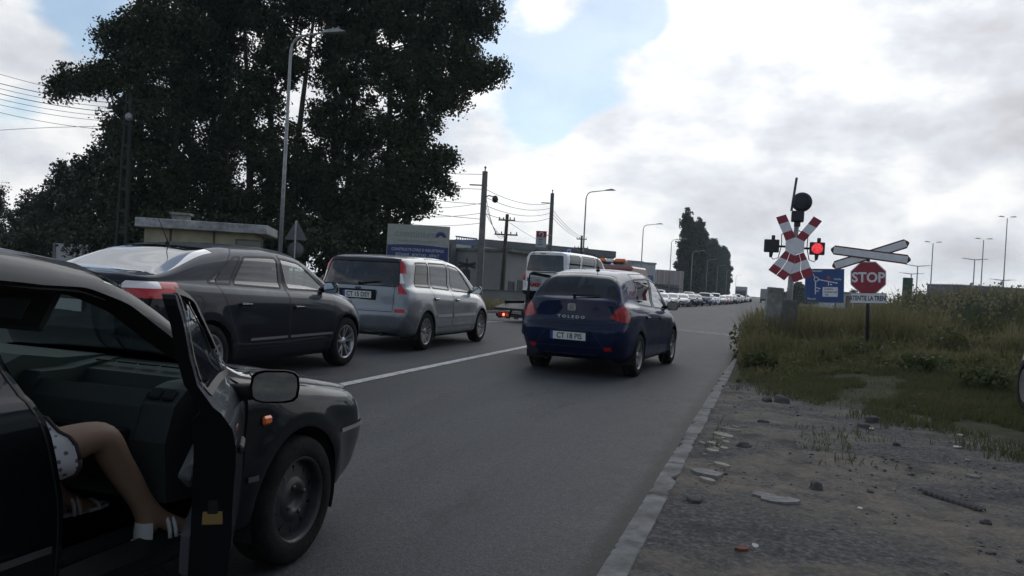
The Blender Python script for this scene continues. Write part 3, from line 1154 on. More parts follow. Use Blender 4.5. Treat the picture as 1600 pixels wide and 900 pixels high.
# ---- dark grey saloon
def spec_saloon():
    S = dict(ymin=-2.36, ymax=2.26, du=.05,
        zt=[(-2.36, 1.05), (-2.27, 1.115), (-1.95, 1.14), (-1.15, 1.40), (-.75, 1.465), (-.1, 1.485), (.40, 1.44), (1.28, 1.0), (1.7, .925), (2.05, .82), (2.26, .68)],
        zb=[(-2.36, .97), (-2.1, 1.035), (-1.2, 1.00), (0, .955), (.9, .925), (1.5, .865), (1.9, .77), (2.26, .60)],
        wb=[(-2.36, .60), (-2.25, .74), (-1.9, .80), (-1.2, .835), (0, .85), (1.0, .84), (1.6, .79), (2.0, .66), (2.26, .45)],
        wm=[(-2.36, .66), (-2.25, .80), (-1.9, .87), (0, .905), (1.5, .90), (1.9, .82), (2.12, .70), (2.26, .52)],
        ws=[(-2.36, .52), (-1.9, .80), (0, .86), (1.6, .83), (1.95, .62), (2.26, .38)],
        zbot=[(-2.36, .34), (-1.8, .23), (0, .18), (1.8, .20), (2.26, .28)],
        zm=[(-2.36, .68), (0, .66), (2.26, .5)], drop=[(-2.36, .05), (-1.9, .05), (-.9, .09), (.4, .085), (2.2, .06)], tum=[(-2.3, .42), (2, .42)],
        rear=[(.25, -2.25), (.42, -2.36), (.62, -2.37), (.80, -2.30), (1.08, -2.27)], front=[(.2, 2.2), (.45, 2.26), (.8, 2.16), (1.0, 2.1)], bulge_r=.12, bulge_f=.25,
        stations=[-1.95, -1.05, .42, 1.28], arches=[(-1.35, .32, .365), (1.35, .32, .365)], tyre=.32, rim=.222, track=1.60, tw=.205, wheel='five', rim_mat=M_ALLOY,
        glass=glass('side_glass_clear', (.50, .57, .52), .08, 2.9), glass_rear=glass('side_glass_dark', (.10, .11, .12), .05, 3.3, film=.15), flare=.02)
    S['grid'] = [dict(name='windscreen', part='windscreen', grid=(.42, 1.28), v=(7, 10), mat=M_GLASS),
                 dict(name='rear_window', part='rear_window', grid=(-1.95, -1.05), v=(7.5, 10), mat=glass('rear_glass_sky', (.06, .07, .08), .10, 2.4, film=.2))]
    S['doors'] = [
        dict(name='front', poly=rounded([(.02, .36), (1.02, .36), (1.06, .95), (.40, 1.41), (.06, 1.44)], .06), win=(.09, .97, .05, .45), handle=(.20, .79), glass=S['glass']),
        dict(name='rear', poly=rounded([(-.86, .36), (0.0, .36), (.04, 1.44), (-.75, 1.42), (-1.18, 1.06), (-1.05, .74)], .06), win=(-.90, -.05, -.62, -.02), handle=(-.80, .83), glass=S['glass_rear'])]
    S['quarters'] = [(-1.30, -.95, -.78, -.68)]
    S['cuts'] = [
        dict(name='tlr', part='tail_light', proj='rear', poly=[(.50, .90), (1.2, .89), (1.2, 1.045), (.62, 1.05)], ylim=-1.74, mat=M_RED_LENS, over=('body',)),
        dict(name='tll', part='tail_light', proj='rear', poly=[(-1.2, .89), (-.50, .90), (-.62, 1.05), (-1.2, 1.045)], ylim=-1.74, mat=M_RED_LENS, over=('body',)),
        dict(name='tlrw', part='reversing_lamp', proj='rear', poly=[(.40, .985), (1.2, .985), (1.2, 1.05), (.40, 1.05)], ylim=-1.96, mat=M_WHITE_LENS, over=('tlr',)),
        dict(name='rb', part='bumper', proj='rear', poly=[(-1.2, .20), (1.2, .20), (1.2, .66), (-1.2, .66)], ylim=-1.80, over=('body',), mat=None),
        dict(name='boot', part='boot_lid', proj='rear', poly=rounded([(-.55, .68), (.55, .68), (.6, 1.04), (-.6, 1.04)], .03), over=('body',), gap=.008),
        dict(name='fb', part='bumper', proj='front', poly=[(-1.2, .15), (1.2, .15), (1.2, .60), (-1.2, .60)], ylim=1.78, over=('body',)),
        dict(name='hlr', part='headlight', proj='front', poly=[(.45, .60), (1.2, .68), (1.2, .80), (.52, .76)], ylim=1.72, mat=M_HEAD, over=('body',)),
        dict(name='hll', part='headlight', proj='front', poly=[(-1.2, .68), (-.45, .60), (-.52, .76), (-1.2, .80)], ylim=1.72, mat=M_HEAD, over=('body',)),
        dict(name='flap', part='fuel_flap', proj='side', side=1, poly=circle_poly(-1.52, .84, .085, 20), over=('body',), gap=.006),
    ]
    return S


def make_saloon():
    x, y = -6.19, 7.98
    root = thing('parked_car', 'dark grey saloon with glossy rear window, second car from the left edge', 'car', (x, y, gz1(x, y)), 0)
    S = spec_saloon()
    sh, ob, parts = build_car(root, S, P_GREY)
    for s in (1, -1):
        for a, b in ((-.70, -.02), (.04, .95)):
            st = MB(); sh.ribbon(st, [(a, .455), (b, .455)], .028, s, False, .012); st.build('side_strip', [mat('strip_bright', (.36, .36, .37), .3, metal=.8)], root)
    for s in (1, -1): side_mirror(root, sh, .86, s, P_GREY, (.19, .10, .14), .06)
    p = sh.on_top(0, -.98)
    an = MB(); an.lathe([(0, .03), (.02, .025), (.035, 0)], 12, 0, Matrix.Translation(p + Vector((0, 0, 0))))
    an.tube([p + Vector((0, 0, .02)), p + Vector((0, -.16, .26))], [.006, .003], 6); an.build('antenna', [M_BLACK_PLASTIC], root)
    p = sh.on_rear(0, .80)
    plate_part(root, '', face_frame((0, p.y - .004, .80), (1, 0, 0), (0, -.05, 1)))
    make_seats(root, .12, -.82, .78, .48, M_SEATCLOTH, 1.18)
    make_dash(root, .85, .78, .95, M_DASH, -.36)
    un = MB(); un.box((0, 0, .30), (1.15, 3.6, .1), 0); un.build('chassis', [M_DARK], root)
    return root, sh


# ---- dark blue tall hatch with its left front door open
def spec_blue():
    S = dict(ymin=-2.20, ymax=2.22, du=.05,
        zt=[(-2.20, 1.07), (-2.13, 1.105), (-2.04, 1.14), (-1.66, 1.455), (-1.40, 1.515), (-.85, 1.56), (-.2, 1.575), (.35, 1.52), (1.35, 1.02), (1.75, .93), (2.05, .82), (2.22, .70)],
        zb=[(-2.20, .97), (-1.9, 1.03), (-1.2, 1.01), (0, .955), (1.0, .91), (1.6, .84), (2.0, .74), (2.22, .62)],
        wb=[(-2.20, .66), (-2.12, .74), (-1.8, .79), (-1.2, .82), (0, .84), (1.0, .835), (1.6, .78), (2.0, .66), (2.22, .48)],
        wm=[(-2.20, .72), (-2.12, .81), (-1.8, .865), (0, .885), (1.5, .88), (1.9, .80), (2.08, .70), (2.22, .54)],
        ws=[(-2.20, .58), (-1.8, .80), (0, .85), (1.6, .84), (1.95, .62), (2.22, .42)],
        zbot=[(-2.20, .33), (-1.7, .23), (0, .18), (1.8, .20), (2.22, .28)],
        zm=[(-2.20, .66), (0, .64), (2.22, .52)], drop=[(-2.2, .05), (-2.0, .05), (-1.55, .085), (-1.0, .09), (.4, .085), (2.2, .06)], tum=[(-2.2, .58), (-1.5, .54), (-.9, .42), (0, .37), (2, .36)],
        rear=[(.22, -2.08), (.38, -2.17), (.55, -2.215), (.725, -2.21), (.765, -2.125), (1.10, -2.10)], front=[(.2, 2.15), (.45, 2.22), (.8, 2.1), (1.0, 2.05)], bulge_r=.14, bulge_f=.25,
        stations=[-2.06, -1.60, .37, 1.35], arches=[(-1.29, .315, .36), (1.29, .315, .36)], tyre=.315, rim=.21, track=1.56, tw=.2, wheel='plain', rim_mat=M_ALLOY_DULL,
        glass=M_GLASS, glass_rear=M_GLASS_TINT, flare=.022)
    for k in ('wb', 'wm', 'ws'): S[k] = [(a, b * .92) for a, b in S[k]]
    S['track'] *= .92; S['sub'] = 7
    S['grid'] = [dict(name='windscreen', part='windscreen', grid=(.37, 1.35), v=(7, 10), mat=M_GLASS),
                 dict(name='rear_window', part='rear_window', grid=(-2.06, -1.60), v=(7.3, 10), mat=glass('rear_glass_blue', (.05, .06, .075), .05, 4.2, film=.3))]
    S['doors'] = [
        dict(name='front', poly=rounded([(-.06, .36), (1.00, .36), (1.04, .95), (.36, 1.445), (-.02, 1.485)], .06), win=(.02, .97, -.01, .40, .03, .035), handle=(.10, .83), skip=-1),
        dict(name='rear', poly=rounded([(-.84, .36), (-.08, .36), (-.04, 1.52), (-1.02, 1.50), (-1.18, 1.06), (-.98, .74)], .06), win=(-1.04, -.13, -.98, -.10), handle=(-.86, .86), glass=M_GLASS_TINT)]
    S['cuts'] = [
        dict(name='tlr', part='tail_light', proj='rear', poly=chaikin([(.52, .82), (1.2, .79), (1.2, 1.05), (.70, 1.05), (.60, .97)], 1), ylim=-1.86, mat=M_RED_LENS_DARK, over=('body',)),
        dict(name='tll', part='tail_light', proj='rear', poly=chaikin([(-1.2, .79), (-.52, .82), (-.60, .97), (-.70, 1.05), (-1.2, 1.05)], 1), ylim=-1.86, mat=M_RED_LENS_DARK, over=('body',)),
        dict(name='rb', part='bumper', proj='rear', poly=[(-1.2, .20), (1.2, .20), (1.2, .745), (-1.2, .745)], ylim=-1.70, over=('body',)),
        dict(name='boot', part='tailgate', proj='rear', poly=rounded([(-.54, .765), (.54, .765), (.60, .98), (.62, 1.09), (-.62, 1.09), (-.60, .98)], .06), over=('body',), gap=.010),
        dict(name='rr', part='reflector', proj='rear', poly=[(.50, .40), (.60, .40), (.60, .455), (.50, .455)], mat=M_RED_LENS, over=('rb',)),
        dict(name='rl', part='reflector', proj='rear', poly=[(-.60, .40), (-.50, .40), (-.50, .455), (-.60, .455)], mat=M_RED_LENS, over=('rb',)),
        dict(name='hlr', part='headlight', proj='front', poly=[(.42, .62), (1.2, .68), (1.2, .82), (.5, .78)], ylim=1.68, mat=M_HEAD, over=('body',)),
        dict(name='hll', part='headlight', proj='front', poly=[(-1.2, .68), (-.42, .62), (-.5, .78), (-1.2, .82)], ylim=1.68, mat=M_HEAD, over=('body',)),
    ]
    return S


def hang_open_door(root, sh, got, hinge_y, angle, s, pm, trim, gl, depth=.09, frame=.032, zbelt=.95, handle=None, hx=None):
    """an open leaf: outer skin, inner panel, window, swung about its front edge"""
    skin, win, wp = got
    hp = sh.on_side(hinge_y, .75, s)
    T = Matrix.Translation((hp.x, hinge_y, 0)) @ Matrix.Rotation(s * angle, 4, 'Z') @ Matrix.Translation((-hp.x, -hinge_y, 0))
    door = sh.part('door', skin, pm, root, 0, T)
    sh.part('window', win, gl, door, -.006, T)
    # inner face: same outline pushed inward; deep below the belt, slim round the window
    key, V, F = {}, [], []
    cnt = {}
    for f in skin:
        ids = []
        for p in f:
            k = (round(p.x, 5), round(p.y, 5), round(p.z, 5))
            if k not in key:
                key[k] = len(V)
                V.append(p.copy())
            if key[k] not in ids: ids.append(key[k])
        if len(ids) < 3: continue
        F.append(ids)
        for a, b in zip(ids, ids[1:] + ids[:1]):
            cnt[(min(a, b), max(a, b))] = cnt.get((min(a, b), max(a, b)), 0) + 1
    def inset(p):
        t = float(sstep((p.z - (zbelt - .06)) / .08))
        dd = depth * (1 - t) + frame * t
        base = p.x - s * dd
        if t < .5:                       # panel is flatter than the skin
            base = base * .4 + (s * (abs(hp.x) - .02) - s * depth) * .6
        return Vector((base, p.y, p.z))
    n = len(V)
    W = [inset(p) for p in V]
    F2, E2 = [], []
    for f in F: F2.append([i for i in f][::-1])
    bd = [k for k, c in cnt.items() if c == 1]
    grp = {}
    def find(a):
        while grp.setdefault(a, a) != a: a = grp[a]
        return a
    for a, b in bd: grp[find(a)] = find(b)
    loops = {}
    for a, b in bd: loops.setdefault(find(a), []).append((a, b))
    for nm, es in zip(('door_edge', 'window_frame', 'edge_piece', 'edge_piece'), sorted(loops.values(), key=len, reverse=True)):
        E = MB()
        for a, b in es: E.add([T @ V[a], T @ V[b], T @ W[b], T @ W[a]], [(0, 1, 2, 3)], 0, False)
        E.build(nm, [pm], door)
    me = link_mesh('door_panel', [T @ w for w in W], F2, [trim], door, True)
    if wp is not None:
        ms = MB()
        for ss, ww in ((s, .022),):
            sh.ribbon(ms, wp, ww, ss, True, .004)
        ms.v = [T @ v for v in ms.v]
        ms.build('window_seal', [M_SEAL], door)
    return door, T, hp


def door_hole(root, sh, poly, s, m, depth=.07):
    """jamb around an open doorway"""
    mb = MB()
    P = []
    n = len(poly)
    for i in range(n):
        a, b = Vector(poly[i]), Vector(poly[(i + 1) % n])
        k = max(1, int((b - a).length / .05))
        for j in range(k): P.append(a.lerp(b, j / k))
    pts = [sh.on_side(p.x, p.y, s) for p in P]
    c = Vector((sum(p.x for p in P) / len(P), sum(p.y for p in P) / len(P)))
    for i in range(len(P)):
        a, b = pts[i], pts[(i + 1) % len(P)]
        if a is None or b is None: continue
        def inn(p):
            d = (c - Vector((p.y, p.z))).normalized() * .03
            return Vector((p.x - s * depth, p.y + d.x, p.z + d.y))
        mb.add([a, b, inn(b), inn(a)], [(0, 1, 2, 3)], 0, True)
    return mb.build('door_jamb', [m], root)


def make_blue():
    x, y = -2.50, 13.02
    root = thing('parked_car', 'dark blue hatchback with its left front door open, at the crossing', 'car', (x, y, gz1(x, y) - .01), R(-4))
    S = spec_blue()
    sh, ob, parts = build_car(root, S, P_BLUE)
    door, T, hp = hang_open_door(root, sh, ob['front|-1'], 1.02, R(57), -1, P_BLUE, M_DASH, M_GLASS, zbelt=.97)
    door_hole(root, sh, S['doors'][0]['poly'], -1, M_DARK)
    p = sh.on_rear(0, .585)
    M = face_frame((0, p.y - .004, .585), (1, 0, 0), (0, -.12, 1))
    mb = MB(); mb.box((0, .0, -.004), (.62, .15, .01), 0, M, bev=.004); mb.build('plate_recess', [P_BLUE], root)
    plate_part(root, 'CT 18 PIS', M)
    tr = MB()
    sh.ribbon(tr, [(-.70, .752), (.70, .752)], .012, 1, False, .003, proj='rear')
    tr.build('bumper_crease', [M_SEAL], ob['rb'])
    tr = MB()
    sh.ribbon(tr, rounded([(-.50, .44), (.50, .44), (.33, .675), (-.33, .675)], .03), .012, 1, True, .002, proj='rear')
    tr.build('plate_surround', [M_SEAL], ob['rb'])
    p = sh.on_rear(0, .985)
    Mb = face_frame((0, p.y - .003, .985), (1, 0, 0), (0, -.06, 1))
    mb = MB()
    pts = rounded([(-.06, -.05), (.06, -.05), (.06, .05), (-.06, .05)], .02)
    mb.prism(pts, .008, 0, Mb)
    bd = mb.build('badge', [mat('badge_silver', (.55, .56, .58), .25, metal=.8)], root)
    mb = MB()
    for k, yy in enumerate((-.026, 0, .026)):
        mb.box(((-.012, 0, .012)[k], yy, .0095), (.078, .009, .003), 0, Mb)
    mb.build('badge_bars', [mat('badge_dark', (.08, .09, .12), .4)], bd)
    p = sh.on_rear(0, .85)
    text_obj('lettering', 'T O L E D O', .055, face_frame((0.0, p.y - .004, .845), (1, 0, 0), (0, -.06, 1)), mat('letter_silver', (.6, .61, .62), .4, metal=.3), ob['boot'], .0015, .003, 1.35)
    for s in (1, -1): side_mirror(root, sh, .88, s, P_BLUE if s < 0 else M_BLACK_PLASTIC, (.19, .10, .15), .07)
    w = MB(); a = sh.on_top(.0, -2.0); b = sh.on_top(.36, -1.95)
    w.tube([a + Vector((0, -.02, .02)), b + Vector((0, 0, .02))], [.014, .006], 6); w.sphere(a + Vector((0, -.02, .02)), .028); w.build('wiper', [M_BLACK_PLASTIC], root)
    p = sh.on_top(.12, -1.3)
    an = MB(); an.lathe([(0, .03), (.02, .025), (.035, 0)], 12, 0, Matrix.Translation(p))
    an.tube([p + Vector((0, 0, .02)), p + Vector((0, -.06, .20))], [.006, .003], 6); an.build('antenna', [M_BLACK_PLASTIC], root)
    make_seats(root, .10, -.90, .78, .52, M_SEATCLOTH, 1.24)
    make_dash(root, .88, .78, .97, M_DASH, -.36)
    un = MB(); un.box((0, 0, .30), (1.1, 3.4, .1), 0); un.build('chassis', [M_DARK], root)
    return root, sh
# ------------------------------------------------------------------ black saloon in the foreground, front right door open
def spec_near():
    S = dict(ymin=-2.37, ymax=2.10, du=.04, sub=5,
        zt=[(-2.37, .94), (-2.28, .99), (-1.75, 1.02), (-1.05, 1.31), (-.75, 1.352), (-.25, 1.368), (.28, 1.322), (.98, .915), (1.3, .865), (1.7, .785), (1.95, .73), (2.10, .66)],
        zb=[(-2.37, .86), (-1.5, .905), (0, .895), (.8, .855), (1.17, .805), (1.5, .755), (1.75, .712), (1.95, .672), (2.10, .60)],
        wb=[(-2.37, .62), (-2.2, .72), (-1.7, .77), (0, .79), (1.2, .785), (1.72, .76), (1.92, .71), (2.03, .63), (2.10, .50)],
        wm=[(-2.37, .68), (-2.2, .78), (-1.8, .82), (0, .83), (1.4, .828), (1.78, .81), (1.93, .77), (2.04, .69), (2.10, .56)],
        ws=[(-2.37, .56), (-1.8, .78), (0, .80), (1.55, .79), (1.85, .74), (2.03, .64), (2.10, .50)],
        zbot=[(-2.37, .30), (-1.8, .22), (0, .19), (1.6, .21), (1.9, .25), (2.10, .29)],
        zm=[(-2.37, .60), (0, .60), (1.3, .60), (2.10, .46)], drop=[(-2.37, .05), (-1.7, .05), (-.9, .075), (.3, .08), (2.1, .05)], tum=[(-2.3, .40), (2, .40)],
        rear=[(.22, -2.28), (.40, -2.37), (.58, -2.37), (.70, -2.30), (1.0, -2.27)], front=[(.2, 2.06), (.34, 2.10), (.52, 2.10), (.57, 2.05), (.75, 2.03), (.9, 2.0)], bulge_r=.10, bulge_f=.10, Lf=.3,
        stations=[-1.72, -1.0, .30, .98], arches=[(-1.26, .285, .33), (1.26, .285, .33)], tyre=.285, rim=.195, track=1.50, tw=.185, wheel='steel', rim_mat=M_STEEL_BLACK,
        glass=M_GLASS, glass_rear=M_GLASS, flare=.018)
    S['grid'] = [dict(name='windscreen', part='windscreen', grid=(.30, .98), v=(7, 10), mat=glass('windscreen_green', (.38, .47, .45), .05, 3.4, film=.06)),
                 dict(name='rear_window', part='rear_window', grid=(-1.72, -1.0), v=(7.4, 10), mat=M_GLASS)]
    S['doors'] = [
        dict(name='front', poly=rounded([(.0, .31), (.84, .31), (.87, .84), (.60, 1.005), (.37, 1.165), (.21, 1.222), (-.21, 1.236), (-.09, .88), (-.01, .60)], .035), win=(-.03, .80, -.14, .22), handle=(.10, .76), skip=1, sides=(1, -1), wr=.03),
        dict(name='rear', poly=rounded([(-.82, .33), (-.02, .31), (-.03, .60), (-.11, .88), (-.23, 1.236), (-.80, 1.215), (-1.12, .95), (-.98, .70)], .045), win=(-.92, -.15, -.74, -.25), handle=(-.80, .77))]
    S['cuts'] = [
        dict(name='tlr', part='tail_light', proj='rear', poly=[(.40, .70), (1.2, .70), (1.2, .87), (.40, .87)], ylim=-2.1, mat=M_RED_LENS, over=('body',)),
        dict(name='tll', part='tail_light', proj='rear', poly=[(-1.2, .70), (-.40, .70), (-.40, .87), (-1.2, .87)], ylim=-2.1, mat=M_RED_LENS, over=('body',)),
        dict(name='fb', part='bumper', proj='front', poly=[(-1.2, .10), (1.2, .10), (1.2, .535), (-1.2, .535)], ylim=1.60, over=('body',), mat=mat('bumper_black', (.012, .013, .015), .38, coat=.4)),
        dict(name='hlr', part='headlight', proj='front', poly=[(.38, .555), (1.2, .555), (1.2, .68), (.38, .67)], ylim=1.84, mat=M_HEAD, over=('body',)),
        dict(name='hll', part='headlight', proj='front', poly=[(-1.2, .555), (-.38, .555), (-.38, .67), (-1.2, .68)], ylim=1.84, mat=M_HEAD, over=('body',)),
        dict(name='bonnet', part='bonnet', proj='top', poly=rounded([(-.69, .99), (.69, .99), (.58, 1.93), (-.58, 1.93)], .06), over=('body',), gap=.008),
    ]
    return S


NEAR = (-2.80, 1.86)


def make_near():
    x, y = NEAR
    root = thing('parked_car', 'black saloon with its front passenger door open, closest car at the left edge', 'car', (x, y, gz1(x, y) - .012), 0)
    S = spec_near()
    sh, ob, parts = build_car(root, S, P_BLACK)
    got = ob['front|1']
    door, T, hp = hang_open_door(root, sh, got, 0.845, R(34.5), 1, P_BLACK, mat('door_card', (.012, .013, .014), .75, spec=.2), glass('door_glass', (.42, .48, .46), .10, 2.2), depth=.10, frame=.034, zbelt=.91)
    # latch plate, armrest pocket and speaker cover on the open leaf
    mb = MB()
    p = sh.on_side(.03, .62, 1)
    mb.box((p.x - .055, -.006, .60), (.06, .010, .10), 0, T, bev=.003); mb.box((p.x - .055, -.012, .61), (.03, .012, .05), 1, T, bev=.003)
    mb.build('latch', [mat('latch_brass', (.36, .26, .10), .35, metal=.8), M_BLACK_PLASTIC], door)
    mb = MB()
    mb.box((p.x - .135, .36, .66), (.07, .50, .07), 0, T, bev=.03); mb.box((p.x - .125, .36, .43), (.05, .56, .16), 0, T, bev=.03)
    mb.build('armrest', [mat('grey_vinyl', (.09, .09, .095), .6)], door)
    mb = MB(); mb.box((p.x + .012, .10, .765), (.020, .15, .028), 0, T, bev=.008); mb.build('handle', [M_BLACK_PLASTIC], door)
    mir = side_mirror(root, sh, .63, 1, M_BLACK_PLASTIC, (.18, .09, .125), -.03)
    for o in [mir] + [k for k in bpy.data.objects if k.parent is mir]: o.data.transform(T)
    mir.parent = door
    for ch in [k for k in bpy.data.objects if k.parent is mir]: ch.parent = door
    side_mirror(root, sh, .70, -1, M_BLACK_PLASTIC, (.18, .09, .125), -.055)
    door_hole(root, sh, S['doors'][0]['poly'], 1, M_BLACK_PLASTIC, .09)
    # headliner under the roof
    hl = [f for f in parts['body'] if min(p.z for p in f) > 1.18]
    sh.part('headliner', hl, mat('headliner_grey', (.07, .07, .072), .9), root, -.03)
    # trims
    for a, b in ((.87, .925), (-.78, -.05)):
        st = MB(); sh.ribbon(st, [(a, .46), (b, .46)], .022, 1, False, .010); st.build('side_strip', [mat('strip_grey', (.06, .06, .065), .35)], root)
    for s in (1, -1):
        st = MB(); sh.ribbon(st, [(1.62, .538), (2.02, .538)], .020, s, False, .006); st.build('bumper_strip', [mat('strip_bright_dull', (.35, .35, .36), .35, metal=.6)], root)
    for s in (1, -1):
        p = sh.on_side(.985, .685, s)
        mb = MB(); mb.box((p.x + s * .006, .985, .685), (.02, .06, .038), 0, None, bev=.009); mb.build('indicator', [M_AMBER], root)
    # interior
    make_seats(root, -.10, -.95, .76, .42, M_SEATCLOTH, 1.12)
    d = MB()
    prof = [(.52, .44), (.50, .66), (.53, .775), (.57, .835), (.60, .80), (.76, .80), (.79, .855), (.98, .885), (1.0, .60), (.8, .42)]
    for x0, x1, pf in ((-.74, -.02, [(.46, .44), (.44, .70), (.46, .88), (.56, .92), (.74, .895), (.98, .895), (1.0, .6), (.8, .42)]),
                       (-.02, .07, [(.52, .44), (.50, .66), (.53, .80), (.57, .86), (.72, .86), (.78, .87), (.98, .89), (1.0, .6), (.8, .42)]),
                       (.07, .60, prof),
                       (.60, .745, [(.52, .44), (.50, .66), (.54, .79), (.60, .845), (.66, .86), (.74, .862), (.78, .865), (.98, .885), (1.0, .6), (.8, .42)])):
        n = len(pf)
        vs = [(x0, a, b) for a, b in pf] + [(x1, a, b) for a, b in pf]
        d.add(vs, [(i, (i + 1) % n, n + (i + 1) % n, n + i) for i in range(n)] + [tuple(range(n))[::-1], tuple(range(n, 2 * n))], 0)
    dash = d.build('dashboard', [M_DASH], root)
    v = MB()
    for k in range(5): v.box((.10 + .115 * k, .86, .885), (.09, .02, .006), 0)
    v.build('demister_vent', [M_DARK], dash)
    v = MB()
    for xx in (.635, .695):
        v.box((0, 0, 0), (.052, .05, .03), 0, Matrix.Translation((xx, .572, .822)) @ Matrix.Rotation(R(42), 4, 'X'), bev=.006)
    v.build('air_vent', [M_DARK], dash)
    v = MB(); v.box((.34, .50, .60), (.48, .03, .20), 0, None, bev=.008); v.build('glovebox', [M_BLACK_PLASTIC], dash)  # glovebox lid; its black also paints in the shade below the dash top
    v = MB()
    Ts = Matrix.Translation((-.36, .22, .82)) @ Matrix.Rotation(R(65), 4, 'X')
    n = 26
    v.tube([(.185 * math.cos(2 * math.pi * k / n), .185 * math.sin(2 * math.pi * k / n), 0) for k in range(n + 1)], .014, 8, 0, False, Ts)
    v.box((0, -.03, -.01), (.33, .09, .04), 0, Ts, bev=.015); v.build('steering_wheel', [M_BLACK_PLASTIC], root)
    v = MB(); v.box((0, -.2, .40), (.20, 1.2, .20), 0, None, bev=.05); v.tube([(0, .05, .45), (0, .02, .64)], .012, 8); v.sphere((0, .02, .65), .028); v.build('centre_console', [M_BLACK_PLASTIC], root)
    v = MB(); v.box((0, -.3, .26), (1.5, 2.6, .06), 0); v.box((.40, .45, .305), (.5, .55, .03), 0, None, bev=.01); v.build('cabin_floor', [mat('carpet_dark', (.015, .015, .016), 1)], root)
    v = MB(); v.box((0, .98, .56), (1.45, .03, .62), 0); v.build('bulkhead', [M_DARK], root)
    # sun visor with vanity mirror, rear view mirror, charm
    Tv = Matrix.Translation((.33, .225, 1.20)) @ Matrix.Rotation(R(-28), 4, 'X')
    v = MB(); v.box((0, 0, -.075), (.40, .022, .15), 0, Tv, bev=.01); vis = v.build('sun_visor', [mat('visor_dark', (.02, .02, .022), .8)], root)
    v = MB(); v.box((.03, -.013, -.08), (.14, .003, .075), 0, Tv); v.build('vanity_mirror', [mat('vanity_glass', (.30, .36, .36), .08, metal=.7)], vis)
    v = MB(); v.box((.0, .30, 1.16), (.24, .03, .07), 0, Matrix.Identity(4), bev=.012); v.tube([(0, .30, 1.16), (0, .36, 1.235)], .01, 6); v.build('rear_view_mirror', [M_BLACK_PLASTIC], root)
    p = sh.on_front(0, .62)
    g = MB(); g.box((0, p.y - .01, .63), (.66, .05, .10), 0, None, bev=.015); g.box((0, p.y + .02, .63), (.62, .01, .012), 1); g.build('grille', [M_BLACK_PLASTIC, M_CHROME], root)
    un = MB(); un.box((0, -.1, .28), (1.1, 3.3, .08), 0); un.build('chassis', [M_DARK], root)
    return root, sh


# ------------------------------------------------------------------ van ambulance and the recovery truck under it
def spec_van():
    return dict(ymin=-2.19, ymax=2.17, du=.06,
        zt=[(-2.19, 1.755), (-2.05, 1.79), (-1.2, 1.815), (.2, 1.80), (.55, 1.76), (1.30, 1.18), (1.7, 1.07), (2.0, .95), (2.17, .80)],
        zb=[(-2.19, 1.03), (0, 1.01), (1.0, .98), (1.6, .90), (2.0, .80), (2.17, .68)],
        wb=[(-2.19, .80), (-2.1, .835), (-1.6, .85), (.9, .845), (1.6, .79), (2.0, .66), (2.17, .48)],
        wm=[(-2.19, .83), (-2.1, .865), (-1.6, .875), (1.5, .87), (1.9, .80), (2.08, .70), (2.17, .54)],
        ws=[(-2.19, .80), (-1.6, .84), (1.6, .83), (2.0, .72), (2.17, .52)],
        zbot=[(-2.19, .32), (-1.7, .25), (0, .22), (1.8, .23), (2.17, .28)],
        zm=[(-2.19, .68), (2.17, .55)], drop=[(-2.19, .07), (2, .07)], tum=[(-2.19, .16), (.4, .17), (1.2, .28), (2, .28)],
        rear=[(.28, -2.12), (.42, -2.19), (.47, -2.19), (.52, -2.14), (1.1, -2.13), (1.78, -2.05)],
        front=[(.25, 2.12), (.5, 2.17), (.8, 2.1), (1.0, 2.05)], bulge_r=.05, bulge_f=.22, Lr=.4,
        stations=[.55, 1.30], arches=[(-1.47, .32, .36), (1.34, .32, .36)], tyre=.315, rim=.20, track=1.56, tw=.2, wheel='plain', rim_mat=M_ALLOY_DULL,
        glass=M_GLASS_TINT, glass_rear=M_GLASS_DARK)


